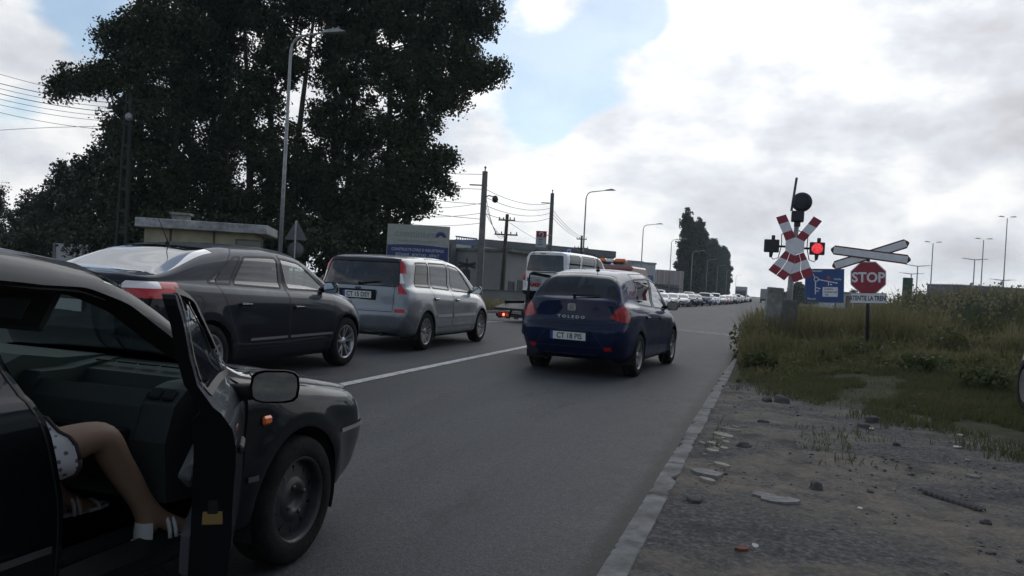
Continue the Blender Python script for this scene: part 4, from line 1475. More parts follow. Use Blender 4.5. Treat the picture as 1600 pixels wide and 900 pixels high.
def make_ambulance(loc, rz):
    root = thing('ambulance', 'white van ambulance with red rear lettering, carried on the tow truck', 'ambulance', loc, rz)
    S = spec_van()
    S['grid'] = [dict(name='windscreen', part='windscreen', grid=(.55, 1.30), v=(7, 10), mat=M_GLASS)]
    S['doors'] = [
        dict(name='front', poly=rounded([(.08, .38), (1.0, .38), (1.02, 1.0), (.45, 1.66), (.12, 1.70)], .06), win=(.18, 1.0, .16, .48), handle=(.2, .93)),
        dict(name='sliding', poly=rounded([(-1.02, .42), (.06, .38), (.10, 1.70), (-1.02, 1.70)], .06), win=(-.92, .02, -.90, .04), handle=(-.05, .93), glass=M_GLASS_DARK)]
    S['quarters'] = [(-1.86, -1.10, -1.80, -1.10)]
    S['cuts'] = [
        dict(name='tlr', part='tail_light', proj='rear', poly=[(.74, .80), (1.2, .80), (1.2, 1.30), (.76, 1.30)], ylim=-1.98, mat=M_RED_LENS, over=('body',)),
        dict(name='tll', part='tail_light', proj='rear', poly=[(-1.2, .80), (-.74, .80), (-.76, 1.30), (-1.2, 1.30)], ylim=-1.98, mat=M_RED_LENS, over=('body',)),
        dict(name='rw', part='rear_window', proj='rear', poly=rounded([(-.70, 1.14), (.70, 1.14), (.63, 1.66), (-.63, 1.66)], .05), mat=glass('van_rear_glass', (.05, .07, .10), .06, 3.5, film=.3), over=('body', 'tlr', 'tll'), gap=.02),
        dict(name='rd', part='rear_door', proj='rear', poly=rounded([(-.74, .50), (.74, .50), (.74, 1.13), (-.74, 1.13)], .03), over=('body',), gap=.010),
        dict(name='rb', part='bumper', proj='rear', poly=[(-1.2, .2), (1.2, .2), (1.2, .46), (-1.2, .46)], ylim=-1.8, mat=M_BLACK_PLASTIC, over=('body',)),
    ]
    sh, ob, parts = build_car(root, S, P_WHITE)
    rd = ob['rd']
    p = sh.on_rear(0, .78)
    M = face_frame((0.06, p.y - .010, .655), (1, 0, 0), (0, -.02, 1))
    text_obj('lettering', 'AMBULANTA', .21, M, mat('ink_red', (.55, .02, .015), .5), rd, .006, .002, 1.05)
    p = sh.on_rear(-.2, .95)
    plate_part(root, 'CT 13 SAJ', face_frame((-.38, p.y - .004, .83), (1, 0, 0), (0, -.02, 1)), parent=rd)
    mb = MB(); mb.box((0, p.y - .012, 1.09), (.9, .02, .03), 0, None, bev=.005); mb.build('door_trim', [M_BLACK_PLASTIC], rd)
    p = sh.on_rear(-.2, 1.71)
    mb = MB(); mb.box((-.12, p.y - .004, 1.715), (.2, .02, .025), 0); mb.build('brake_lamp', [M_RED_LENS_DARK], root)
    text_obj('lettering', 'AMB', .06, face_frame((-.5, p.y - .004, 1.715), (1, 0, 0), (0, -.02, 1)), M_EU, root, .001)
    for s in (1, -1):
        mb = MB()
        mb.tube([(s * .66, -1.75, 1.80), (s * .655, -1.65, 1.86), (s * .65, .1, 1.86), (s * .645, .25, 1.80)], .018, 6)
        mb.box((s * .655, -.75, 1.83), (.03, .08, .06), 0)
        mb.build('roof_rail', [M_BLACK_PLASTIC], root)
        side_mirror(root, sh, .95, s, M_BLACK_PLASTIC, (.19, .10, .2), .06)
    mb = MB(); mb.lathe([(.09, 0), (.09, .02), (.075, .03), (.07, .12), (.05, .16), (0, .17)], 16, 0, Matrix.Translation((-.15, -.2, 1.81)))
    mb.build('beacon', [mat('beacon_blue', (.10, .30, .75), .2, coat=.5)], root)
    make_seats(root, .25, -.9, .78, .6, M_SEATCLOTH, 1.4)
    return root


def make_tow_truck():
    h = R(-14)
    x, y = -7.22, 25.5                      # rear of the carried van
    hd = Vector((-math.sin(h), math.cos(h), 0))
    c = Vector((x, y, 0)) + hd * 2.6
    z = gz1(x, y) - .16
    root = thing('tow_truck', 'flatbed tow truck with an orange and white light bar, carrying the ambulance', 'truck', (c.x, c.y, z), h)
    Wd = 1.92
    steel = mat('truck_steel', (.014, .0145, .016), .55, metal=.3, var=.3)
    deck = MB()
    deck.box((0, -.6, .70), (Wd, 5.6, .10), 0, None, bev=.02)
    deck.add([(-Wd / 2, -3.4, .75), (Wd / 2, -3.4, .75), (Wd / 2, -4.0, .62), (-Wd / 2, -4.0, .62), (-Wd / 2, -3.4, .65), (Wd / 2, -3.4, .65), (Wd / 2, -4.0, .55), (-Wd / 2, -4.0, .55)],
             [(0, 1, 2, 3)[::-1], (4, 5, 6, 7), (3, 2, 6, 7), (0, 3, 7, 4), (1, 5, 6, 2)], 0)
    for s in (-1, 1): deck.box((s * (Wd / 2 - .03), -.8, .80), (.06, 5.2, .10), 0, None, bev=.01)
    deck.build('flatbed', [steel], root)
    ub = MB(); ub.box((0, -3.85, .36), (Wd, .10, .16), 0, None, bev=.02)
    for k in range(7): ub.box((-.95 + k * .317, -3.905, .30), (.14, .01, .05), 1)
    ub.tube([(-.5, -3.8, .36), (-.5, -3.6, .66)], .04, 6); ub.tube([(.5, -3.8, .36), (.5, -3.6, .66)], .04, 6)
    ub.build('bumper', [steel, mat('reflect_strip', (.6, .6, .55), .4)], root)
    for s in (-1, 1):
        mb = MB(); mb.box((s * .62, -3.93, .40), (.42, .08, .16), 0, None, bev=.02)
        tl = mb.build('tail_light', [M_RED_LENS_DARK], root)
        mb = MB(); mb.sphere((s * .60, -3.975, .40), (.045, .02, .045), 0); mb.build('lit_bulb', [mat('lit_red', (.8, .05, .04), .4, emit=(1, .10, .06), estr=6.0)], tl)
        mb = MB(); mb.box((s * .46, -3.975, .40), (.10, .015, .12), 0, None, bev=.005); mb.build('indicator', [M_AMBER], tl)
    ch = MB()
    for s in (-1, 1): ch.box((s * .42, .4, .52), (.10, 7.0, .22), 0)
    ch.build('chassis', [steel], root)
    cab = MB()
    cp = [(2.35, .55), (4.3, .55), (4.45, .9), (4.35, 1.35), (3.95, 2.15), (3.8, 2.28), (2.45, 2.30), (2.35, 2.2)]
    n = len(cp)
    vs, fs = [], []
    for xx, k in ((-1.0, .93), (-.93, 1), (.93, 1), (1.0, .93)):
        for a, b in cp: vs.append((xx, 3.4 + (a - 3.4) * k, 1.4 + (b - 1.4) * k))
    for j in range(3):
        for i in range(n): fs.append((j * n + i, j * n + (i + 1) % n, (j + 1) * n + (i + 1) % n, (j + 1) * n + i))
    fs += [tuple(range(n))[::-1], tuple(range(3 * n, 4 * n))]
    cab.add(vs, fs, 0)
    cb = cab.build('cab', [mat('cab_maroon', (.20, .04, .03), .4, coat=.7)], root)
    for s in (-1, 1):
        mb = MB(); mb.prism(rounded([(2.85, 1.4), (3.9, 1.4), (3.72, 1.98), (2.85, 2.0)], .06), .012, 0, Matrix(((0, 0, s * 1, s * .997), (1, 0, 0, 0), (0, 1, 0, 0), (0, 0, 0, 1))))
        mb.build('window', [M_GLASS_DARK], cb)
        for yy in (3.35, -1.9):
            make_wheel(root, (s * .86, yy, .16 + .33), s, .33, .2, .24, 'plain', M_RUBBER, M_ALLOY_DULL, M_DISC, 28)
    mb = MB(); mb.prism(rounded([(-.85, 1.45), (.85, 1.45), (.8, 2.05), (-.8, 2.05)], .06), .012, 0, Matrix.Translation((0, 4.18, 0)) @ Matrix.Rotation(0, 4, 'X') @ face_frame((0, 0.02, 0), (-1, 0, 0), (0, -.42, 1))); mb.build('windscreen', [M_GLASS_DARK], cb)
    mb = MB(); mb.box((0, 2.55, 1.55), (1.9, .08, 1.5), 0, None, bev=.02); mb.build('headboard', [steel], root)
    lb = MB()
    lb.box((0, 2.75, 2.40), (1.0, .26, .08), 2)
    lb.box((-.42, 2.75, 2.50), (.36, .28, .17), 0, None, bev=.06); lb.box((.36, 2.75, 2.50), (.48, .28, .17), 0, None, bev=.06); lb.box((-.07, 2.75, 2.50), (.35, .26, .14), 1, None, bev=.04)
    lb.build('light_bar', [mat('bar_orange', (.75, .17, .03), .3, coat=.5), M_WHITE_LENS, steel], root)
    for s in (-.35, .1):
        mb = MB(); mb.lathe([(0, -.05), (.07, -.05), (.075, -.02), (.05, .06), (0, .06)], 14, 0, Matrix.Translation((s, 2.55, 2.34)), 'Y'); mb.build('work_lamp', [M_HEAD], root)
    make_ambulance(tuple(Vector((x, y, 0)) + hd * 2.2 + Vector((0, 0, z + .75))), h)
    return root


# ------------------------------------------------------------------ distant cars in the queue
def far_car(S, label, pm, du=.28):
    S = dict(S); S['sub'] = 2; S['du'] = du
    S['flare'] = 0
    yb, yf = S['winspan']
    g = S['stations']
    S['stations'] = list(g) + [yb, yf]
    sh = Shell(S, du, 2)
    root = thing('queued_car', label, 'car', (0, 0, 0), 0)
    groups = {'body': [], 'windscreen': [], 'window': [], 'underbody': []}
    w0, w1 = S['ws_span']
    for f, (i, hv, end) in zip(sh.F, sh.Q):
        pts = [Vector(sh.V[k]) for k in f]
        c = sum(pts, Vector()) / len(pts)
        nm = 'body'
        if end == 0:
            ym = (sh.ys[i] + sh.ys[i + 1]) / 2
            if w0 < ym < w1 and hv >= 14: nm = 'windscreen'
            elif yb < ym < yf and 12 <= hv < 14: nm = 'window'
            elif hv < 3: nm = 'underbody'
        elif end < 0 and S.get('hatchback') and 1.08 < c.z < 1.5 and abs(c.x) < .62: nm = 'window'
        groups[nm].append(pts)
    sh.part('body', groups['body'], pm, root)
    sh.part('windscreen', groups['windscreen'], M_FARGLASS, root)
    sh.part('window', groups['window'], M_FARGLASS, root)
    sh.part('underbody', groups['underbody'], M_DARK, root)
    for (cy, cz, ra) in S['arches']:
        for s in (1, -1):
            mb = MB(); h = .10; r = S['tyre']
            T = Matrix.Translation((s * (S['track'] / 2 + .02), cy, r)) @ (Matrix.Identity(4) if s > 0 else Matrix.Rotation(math.pi, 4, 'Z'))
            mb.lathe([(r * .7, -h), (r, -h), (r, h), (r * .68, h * 1.02), (r * .62, h * .6)], 16, 0, T, 'X'); mb.lathe([(r * .66, h * .98), (r * .3, h * .85), (0, h * .8)], 12, 1, T, 'X')
            mb.build('wheel', [M_RUBBER, M_ALLOY_DULL], root)
    for s in (1, -1):
        p = sh.on_front(s * .58, .70)
        mb = MB(); mb.sphere((p.x, p.y - .05, .70), (.17, .10, .085), 0, 10, 6); mb.build('headlight', [M_HEAD], root)
        q = sh.on_side(.8, 1.0, s)
        x = (abs(q.x) if q else .82)
        mb = MB(); mb.box((s * (x + .10), .82, 1.02), (.2, .1, .13), 0, None, bev=.03); mb.build('mirror', [pm], root)
    p = sh.on_front(0, .56)
    mb = MB(); mb.box((0, p.y, .60), (.75, .06, .14), 0, None, bev=.02); mb.box((0, p.y - .02, .36), (.9, .06, .12), 0, None, bev=.02); mb.build('grille', [M_BLACK_PLASTIC], root)
    p = sh.on_front(0, .47)
    mb = MB(); mb.box((0, p.y + .01, .47), (.5, .02, .11), 0); mb.build('number_plate', [M_PLATE], root)
    return root


M_FARGLASS = glass('far_glass', (.10, .12, .13), .05, 3.0, film=.6, filmcol=(.02, .025, .03))


def make_queue():
    P = {'white': P_WHITE, 'silver': P_SILVER, 'grey': mat('paint_mid_grey', (.12, .125, .13), .35, .4, 1), 'black': P_GREY,
         'red': mat('paint_red', (.28, .02, .02), .35, .1, 1), 'blue': P_BLUE}
    A = spec_mpv(); A.update(winspan=(-1.65, .9), ws_span=(.35, 1.35), hatchback=1)
    B = spec_saloon(); B.update(winspan=(-1.15, .85), ws_span=(.42, 1.28))
    Cc = spec_van(); Cc.update(winspan=(-1.85, .95), ws_span=(.55, 1.30), hatchback=1)
    D = spec_blue(); D.update(winspan=(-1.05, .9), ws_span=(.37, 1.35))
    specs = dict(mpv=(A, 'people carrier'), saloon=(B, 'saloon'), van=(Cc, 'small van'), hatch=(D, 'hatchback'))
    proto = {}
    order = [('mpv', 'silver'), ('hatch', 'white'), ('hatch', 'grey'), ('saloon', 'grey'), ('mpv', 'black'), ('saloon', 'black'), ('van', 'blue'), ('hatch', 'grey'), ('van', 'white'),
             ('saloon', 'grey'), ('hatch', 'red'), ('mpv', 'silver'), ('saloon', 'black'), ('hatch', 'grey'), ('van', 'silver'), ('saloon', 'black'), ('hatch', 'grey'), ('mpv', 'white'),
             ('saloon', 'blue'), ('hatch', 'silver'), ('van', 'white'), ('saloon', 'grey'), ('mpv', 'black'), ('hatch', 'white')]
    ordn = ['nearest', 'second', 'third', 'fourth', 'fifth', 'sixth', 'seventh', 'eighth', 'ninth', 'tenth', 'eleventh', 'twelfth', 'thirteenth', 'fourteenth', 'fifteenth',
            'sixteenth', 'seventeenth', 'eighteenth', 'nineteenth', 'twentieth', 'twenty-first', 'twenty-second', 'twenty-third', 'farthest']
    Y = 78.0
    for i, (k, c) in enumerate(order):
        xq = float(np.interp(Y, [78, 90, 148, 250], [-10.9, -10.3, -6.9, -5.2])) + random.uniform(-.25, .25)
        key = (k, c)
        lab = f"{c} {specs[k][1]} facing us, {ordn[i]} car of the queue beyond the crossing"
        if key not in proto:
            o = far_car(specs[k][0], lab, P[c]); proto[key] = o
        else:
            o = copy_tree(proto[key]); o['label'] = lab
        o['group'] = 'cars queueing beyond the crossing'
        o.location = (xq, Y, gz1(xq, Y)); o.rotation_euler = (0, 0, math.pi + R(random.uniform(1, 5)))
        Y += 5.7 + random.uniform(0, 1.2)
    # second column, standing by the kerb
    Y = 80.0
    order2 = [('van', 'white'), ('mpv', 'silver'), ('van', 'blue'), ('saloon', 'black'), ('hatch', 'red'), ('van', 'silver'), ('hatch', 'blue'), ('mpv', 'white'), ('saloon', 'silver'), ('van', 'white')]
    for i, (k, c) in enumerate(order2):
        key = (k, c)
        xq = float(np.interp(Y, [78, 148, 250], [-14.2, -10.4, -8.6]))
        lab = f"{c} {specs[k][1]} by the far kerb, {ordn[i]} of the second column"
        if key not in proto:
            o = far_car(specs[k][0], lab, P[c]); proto[key] = o
        else:
            o = copy_tree(proto[key]); o['label'] = lab
        o['group'] = 'cars in the second column by the kerb'
        o.location = (xq, Y, gz1(xq, Y)); o.rotation_euler = (0, 0, math.pi + R(random.uniform(1, 5)))
        Y += 6.5 + random.uniform(0, 4)
# ------------------------------------------------------------------ ground, road, kerb
def axis(*segs):
    out = []
    for a, b, n in segs: out += list(np.linspace(a, b, n, endpoint=False))
    return np.array(out + [segs[-1][1]])


def vnoise(x, y, seed=0):
    """cheap smooth value noise"""
    x = np.asarray(x, float); y = np.asarray(y, float)
    xi = np.floor(x).astype(int); yi = np.floor(y).astype(int)
    xf = x - xi; yf = y - yi
    def h(a, b):
        n = (a * 374761393 + b * 668265263 + seed * 1442695041) & 0x7fffffff
        n = ((n ^ (n >> 13)) * 1274126177) & 0x7fffffff
        return ((n ^ (n >> 16)) & 0xffff) / 65535.0
    u = xf * xf * (3 - 2 * xf); v = yf * yf * (3 - 2 * yf)
    return (h(xi, yi) * (1 - u) + h(xi + 1, yi) * u) * (1 - v) + (h(xi, yi + 1) * (1 - u) + h(xi + 1, yi + 1) * u) * v


def fbm(x, y, seed=0, o=4):
    s, a, t = 0, .5, 0
    for k in range(o):
        s = s + a * vnoise(x * 2**k, y * 2**k, seed + k); t += a; a *= .5
    return s / t


def grass_edge(x):
    """y where bare gravel gives way to grass"""
    return np.interp(x, [-.4, .1, .6, 1.2, 2.0, 3.5, 6, 12], [12.6, 11.0, 10.2, 8.9, 7.7, 6.6, 5.6, 4.5])


def sheet(name, X, Y, Z, mats, smooth=True):
    ny, nx = Z.shape
    V = np.stack([X, Y, Z], -1).reshape(-1, 3)
    i = np.arange(nx - 1)[None, :] + nx * np.arange(ny - 1)[:, None]
    q = np.stack([i, i + 1, i + nx + 1, i + nx], -1).reshape(-1, 4)
    return link_np(name, V, q, None, mats, None, smooth)


class NT:
    def __init__(self, name):
        self.m = bpy.data.materials.new(name); self.m.use_nodes = True
        self.t = self.m.node_tree; self.b = self.t.nodes['Principled BSDF']
        tc = self.t.nodes.new('ShaderNodeNewGeometry'); self.P = tc.outputs['Position']
    def noise(self, scale, detail=5, rough=.6, stretch=(1, 1, 1), dist=0.0):
        mp = self.t.nodes.new('ShaderNodeMapping'); mp.inputs['Scale'].default_value = stretch
        self.t.links.new(self.P, mp.inputs['Vector'])
        n = self.t.nodes.new('ShaderNodeTexNoise'); n.inputs['Scale'].default_value = scale; n.inputs['Detail'].default_value = detail; n.inputs['Roughness'].default_value = rough; n.inputs['Distortion'].default_value = dist
        self.t.links.new(mp.outputs[0], n.inputs['Vector'])
        return n.outputs['Fac']
    def vor(self, scale, feature='F1', stretch=(1, 1, 1), rand=1.0):
        mp = self.t.nodes.new('ShaderNodeMapping'); mp.inputs['Scale'].default_value = stretch
        self.t.links.new(self.P, mp.inputs['Vector'])
        n = self.t.nodes.new('ShaderNodeTexVoronoi'); n.feature = feature; n.inputs['Scale'].default_value = scale; n.inputs['Randomness'].default_value = rand
        self.t.links.new(mp.outputs[0], n.inputs['Vector'])
        return n
    def ramp(self, fac, stops):
        r = self.t.nodes.new('ShaderNodeValToRGB')
        e = r.color_ramp.elements
        while len(e) < len(stops): e.new(.5)
        for k, (p, c) in enumerate(stops):
            e[k].position = p; e[k].color = (*c, 1) if isinstance(c, tuple) else (c, c, c, 1)
        self.t.links.new(fac, r.inputs[0]); return r.outputs[0]
    def mix(self, fac, a, b, mode='MIX'):
        m = self.t.nodes.new('ShaderNodeMix'); m.data_type = 'RGBA'; m.blend_type = mode
        for s, v in ((0, fac), (6, a), (7, b)):
            if isinstance(v, (int, float)): m.inputs[s].default_value = v
            elif isinstance(v, tuple): m.inputs[s].default_value = (*v, 1)
            else: self.t.links.new(v, m.inputs[s])
        return m.outputs[2]
    def math(self, op, a, b=None, clamp=False):
        m = self.t.nodes.new('ShaderNodeMath'); m.operation = op; m.use_clamp = clamp
        for s, v in ((0, a), (1, b)):
            if v is None: continue
            if isinstance(v, (int, float)): m.inputs[s].default_value = v
            else: self.t.links.new(v, m.inputs[s])
        return m.outputs[0]
    def sep(self):
        s = self.t.nodes.new('ShaderNodeSeparateXYZ'); self.t.links.new(self.P, s.inputs[0]); return s.outputs
    def bump(self, h, strength=.4, dist=.02):
        b = self.t.nodes.new('ShaderNodeBump'); b.inputs['Strength'].default_value = strength; b.inputs['Distance'].default_value = dist
        self.t.links.new(h, b.inputs['Height']); self.t.links.new(b.outputs[0], self.b.inputs['Normal'])
    def color(self, c): self.t.links.new(c, self.b.inputs['Base Color'])
    def rough(self, r):
        if isinstance(r, (int, float)): self.b.inputs['Roughness'].default_value = r
        else: self.t.links.new(r, self.b.inputs['Roughness'])


def mat_asphalt():
    n = NT('asphalt')
    n.b.inputs['Specular IOR Level'].default_value = .25
    big = n.noise(.30, 5, .62, (2.2, .30, 1))
    c = n.ramp(big, [(.30, (.034, .036, .040)), (.5, (.047, .049, .053)), (.7, (.060, .062, .066))])
    x, y, z = n.sep()
    # wheel tracks polished paler, drip line between them darker
    u = n.math('ADD', n.math('ABSOLUTE', n.math('ADD', x, 2.6)), n.math('MULTIPLY', n.math('SUBTRACT', n.noise(.8, 3), .5), .35))
    tr = n.ramp(u, [(.0, .35), (.28, .0), (.5, .0), (.75, .55), (1.0, .0)])
    c = n.mix(n.math('MULTIPLY', tr, n.ramp(n.noise(1.6, 5), [(.35, .25), (.7, .9)])), c, (.070, .071, .074))
    edge = n.math('MULTIPLY', n.ramp(n.math('ADD', x, 1.35), [(.0, 0.0), (.6, 1.0)]), n.ramp(n.noise(2.6, 6, .7), [(.38, 0.0), (.66, .75)]))
    c = n.mix(edge, c, (.088, .083, .076))
    oil = n.ramp(n.noise(1.3, 6, .7, (2.0, .6, 1)), [(.56, 0.0), (.68, .65)])
    c = n.mix(oil, c, (.030, .030, .033))
    spot = n.vor(2.3); sp2 = n.math('LESS_THAN', n.math('ADD', spot.outputs['Distance'], n.math('MULTIPLY', n.noise(8, 4), .25)), .19)
    c = n.mix(n.math('MULTIPLY', sp2, .45), c, (.03, .03, .032))
    gut = n.math('MULTIPLY', n.ramp(n.math('ADD', n.math('ADD', x, .82), n.math('MULTIPLY', n.math('SUBTRACT', n.noise(6, 5), .5), .10)), [(.0, 0.0), (.10, 1.0)]), .8)
    c = n.mix(gut, c, (.024, .023, .022))
    # bitumen sealed cracks
    cr = n.vor(.33, 'DISTANCE_TO_EDGE', (1, .5, 1))
    wob = n.math('LESS_THAN', n.math('ADD', cr.outputs['Distance'], n.math('MULTIPLY', n.noise(9, 4), .03)), .0155)
    c = n.mix(n.math('MULTIPLY', wob, .55), c, (.022, .022, .023))
    cr2 = n.vor(1.7, 'DISTANCE_TO_EDGE'); w2 = n.math('LESS_THAN', n.math('ADD', cr2.outputs['Distance'], n.math('MULTIPLY', n.noise(22, 4), .05)), .023)
    c = n.mix(n.math('MULTIPLY', w2, n.ramp(n.noise(.7, 3), [(.46, 0.0), (.6, .75)])), c, (.026, .026, .026))
    # stone chips of the wearing course
    ag = n.vor(150.0)
    c = n.mix(.75, c, n.mix(1.0, c, n.ramp(ag.outputs['Color'], [(.15, .55), (.5, .95), (.85, 1.6)]), 'MULTIPLY'))
    fine = n.ramp(n.noise(38, 5, .75), [(.32, (.72, .72, .72)), (.5, (1, 1, 1)), (.70, (1.30, 1.30, 1.30))])
    c = n.mix(1.0, c, fine, 'MULTIPLY')
    n.color(c)
    n.rough(.74)
    n.bump(ag.outputs['Distance'], .5, .004)
    return n.m


def mat_ground():
    n = NT('verge_soil')
    x, y, z = n.sep()
    a = n.noise(.75, 5, .62, (1, 1, 1), .4)
    f = n.noise(26, 5, .7)
    grit = n.ramp(f, [(.32, (.050, .049, .050)), (.5, (.095, .092, .091)), (.68, (.17, .165, .158))])
    pv = n.vor(55.0)
    grit = n.mix(.55, grit, n.mix(1.0, grit, n.ramp(pv.outputs['Color'], [(.1, .7), (.5, 1.0), (.92, 1.6)]), 'MULTIPLY'))
    sand = n.ramp(n.noise(30, 4), [(.3, (.155, .136, .110)), (.7, (.25, .22, .18))])
    bd = n.math('DIVIDE', n.math('SUBTRACT', n.math('ADD', y, n.math('MULTIPLY', x, .36)), n.math('ADD', 5.0, n.math('MULTIPLY', n.noise(.9, 4), 1.3))), .55)
    band = n.math('EXPONENT', n.math('MULTIPLY', n.math('MULTIPLY', bd, bd), -1.0))
    ruts = n.noise(.55, 6, .68, (1.0, 2.2, 1), .6)
    brk = n.ramp(n.noise(4.5, 6, .7), [(.36, .15), (.56, 1.0)])
    c = n.mix(n.math('MULTIPLY', n.math('MAXIMUM', n.ramp(ruts, [(.46, 0.0), (.57, .85)]), n.math('MULTIPLY', band, 1.0)), brk), grit, sand)
    d = n.ramp(n.noise(2.1, 5, .6), [(.55, 0.0), (.66, .6)])
    c = n.mix(d, c, (.040, .040, .043))
    # soil under grass
    g = n.math('SUBTRACT', y, n.math('SUBTRACT', 10.6, n.math('MULTIPLY', x, 1.25)))
    g = n.math('ADD', n.math('MULTIPLY', g, .5), n.math('MULTIPLY', n.math('SUBTRACT', n.noise(1.3, 4), .5), 2.4))
    gr = n.ramp(n.noise(5, 5), [(.3, (.030, .036, .016)), (.7, (.060, .062, .030))])
    c = n.mix(n.ramp(g, [(.1, 0.0), (.7, .9)]), c, gr)
    lf = n.ramp(n.math('ADD', n.math('MULTIPLY', x, -1.0), -12.0), [(.0, 0.0), (.6, .9)])
    c = n.mix(lf, c, gr)
    n.color(c); n.rough(.95); n.b.inputs['Specular IOR Level'].default_value = .1
    n.bump(n.noise(40, 6, .7), .8, .03)
    return n.m


def mat_kerb():
    n = NT('kerb_concrete')
    x, y, z = n.sep()
    c = n.ramp(n.noise(7, 6, .7), [(.3, (.115, .114, .11)), (.55, (.175, .174, .168)), (.75, (.24, .24, .23))])
    dirt = n.ramp(n.noise(3.4, 6, .7), [(.44, 0.0), (.62, .85)])
    c = n.mix(dirt, c, (.06, .058, .054))
    n.color(c); n.rough(.9); n.bump(n.noise(50, 5, .7), .5, .01)
    return n.m


def make_ground():
    xs = axis((-700, -300, 5), (-300, -60, 14), (-60, -12.6, 16), (-12.6, -12.5, 1), (-12.5, -.71, 14), (-.71, -.45, 3), (-.45, 5.0, 110), (5, 14, 30), (14, 60, 16), (60, 300, 12), (300, 700, 5))
    ys = axis((-250, -60, 6), (-60, -2, 14), (-2, 2, 12), (2, 12.5, 170), (12.5, 26, 50), (26, 80, 34), (80, 300, 20), (300, 850, 12))
    X, Y = np.meshgrid(xs, ys)
    Z = gz(X, Y)
    inroad = (X > ROAD_L - .05) & (X < -.62)
    rough_ = 0.030 * (fbm(X * 1.6, Y * 1.6, 3, 4) - .5) + 0.018 * (fbm(X * 7, Y * 7, 9, 3) - .5)
    k = sstep((X + .50) / .25)
    far = np.clip(np.hypot(X, Y) / 90, 0, 1)
    Z = np.where(inroad, Z - .05, Z + rough_ * k * (1 - far))
    o = sheet('ground', X, Y, Z, [mat_ground()]); tag(o, kind='structure')
    # carriageway
    xs = np.array([-12.6, -11, -9.5, -8, -6.2, -4.4, -3.4, -2.4, -1.5, -.67])
    ys = axis((-40, 0, 10), (0, 60, 60), (60, 300, 40), (300, 849, 20))
    X, Y = np.meshgrid(xs, ys)
    o = sheet('road', X, Y, gz(X, Y) + .002, [mat_asphalt()]); tag(o, kind='structure')
    # kerb stones along the right edge: one continuous row with open joints
    km = mat_kerb()
    ky = np.arange(-3.0, 17.0, .035)
    prof = [(-.003, -.10), (.0, .020), (.008, .034), (.04, .038), (.09, .037), (.132, .036), (.140, .024), (.150, -.08)]
    KV = []
    for y in ky:
        j = abs(((y + .02) % 1.0) - .02)                      # distance to the joint between two stones
        blk = math.floor(y + .02)
        ox = .010 * (float(vnoise(blk * 1.7, 3.1, 5)) - .5); oz = .008 * (float(vnoise(blk * 2.3, 9.1, 6)) - .5)
        chip = float(fbm(y * 5.0, 1.3, 41, 4)); chip2 = float(fbm(y * 4.0, 7.7, 43, 4))
        for i, (px_, pz) in enumerate(prof):
            n1 = float(fbm(y * 14, i * 1.9, 44, 3)) - .5
            x = px_ + ox + .012 * n1
            z = pz + oz + .010 * n1
            if i >= 4: x -= .06 * max(0, chip2 - .55) / .3 * (1 if i > 4 else .6)
            if i in (1, 2): x += .05 * max(0, chip - .56) / .3; z -= .02 * max(0, chip - .56) / .3
            if j < .018 and 0 < i < 7: z -= .010
            fade = max(0.0, (y - 12.5) / 4.5)
            KV.append((-.67 + x, y, gz1(-.67, y) + z - .05 * fade))
    npf = len(prof)
    KF = [(r * npf + i, r * npf + i + 1, (r + 1) * npf + i + 1, (r + 1) * npf + i) for r in range(len(ky) - 1) for i in range(npf - 1)]
    o = link_mesh('kerb', KV, KF, [km], None, False); tag(o, kind='structure')
    mb = MB()
    y = -3.0
    while y < 150.0:
        mb.box((-12.66, y + 1, gz1(-12.6, y + 1) + .03), (.16, 1.985, .24), 0, None, bev=.012)
        y += 2.0
    o = mb.build('far_kerb', [km]); tag(o, kind='structure')
    # painted lines
    pm = NT('road_paint')
    wear = pm.ramp(pm.noise(14, 6, .75, (1, .35, 1)), [(.34, 0.0), (.52, 1.0)])
    pm.color(pm.mix(wear, (.16, .16, .165), (.50, .50, .49))); pm.rough(.75)
    def line(nm, x, y0, y1, w, dash=None):
        V, F = [], []
        segs = []
        if dash is None: segs = [(y0, y1)]
        else:
            y = y0
            while y < y1: segs.append((y, min(y + dash[0], y1))); y += dash[0] + dash[1]
        for a, b in segs:
            n = max(2, int((b - a) / 1.0) + 1)
            yy = np.linspace(a, b, n); k = len(V)
            for t in yy:
                for e in (-.5, .5):
                    V.append((x + e * w, t, gz1(x + e * w, t) + .008))
            for i in range(n - 1): F.append((k + 2 * i, k + 2 * i + 1, k + 2 * i + 3, k + 2 * i + 2))
        o = link_mesh(nm, V, F, [pm.m]); tag(o, kind='structure')
    line('centre_line', -4.42, -20, 26.0, .135)
    line('lane_line', -8.05, -20, 26.0, .12, (3, 3))
    line('edge_line', -12.25, -20, 120.0, .12)
    # rails let into the road, crossing it at a slant
    rm = mat('rail_steel', (.52, .51, .50), .30, metal=.8, var=.3, vscale=3)
    rg = mat('rail_groove', (.02, .02, .02), .8)
    hd = Vector((math.cos(R(-24)), math.sin(R(-24)), 0)); nn = Vector((-hd.y, hd.x, 0))
    mb = MB()
    for off in (-.72, .72):
        c0 = Vector((-6.0, 30.6, 0)) + nn * off
        for (w, o_, m, dz) in ((.08, 0, 0, .026), (.12, .095, 1, .006)):
            vs, fs = [], []
            n = 60
            for i in range(n + 1):
                t = -14 + 30 * i / n
                p = c0 + hd * t + nn * o_
                for e in (-.5, .5):
                    q = p + nn * (w * e)
                    vs.append((q.x, q.y, gz1(q.x, q.y) + dz))
            for i in range(n): fs.append((2 * i, 2 * i + 1, 2 * i + 3, 2 * i + 2))
            mb.add(vs, fs, m)
    o = mb.build('railway_track', [rm, rg]); tag(o, kind='structure')


# ------------------------------------------------------------------ sky and sun
SUN_DIR = (_f * 1.0 + _r * ((1150 - 800) / FPX) + _u * ((450 + 620) / FPX)).normalized()


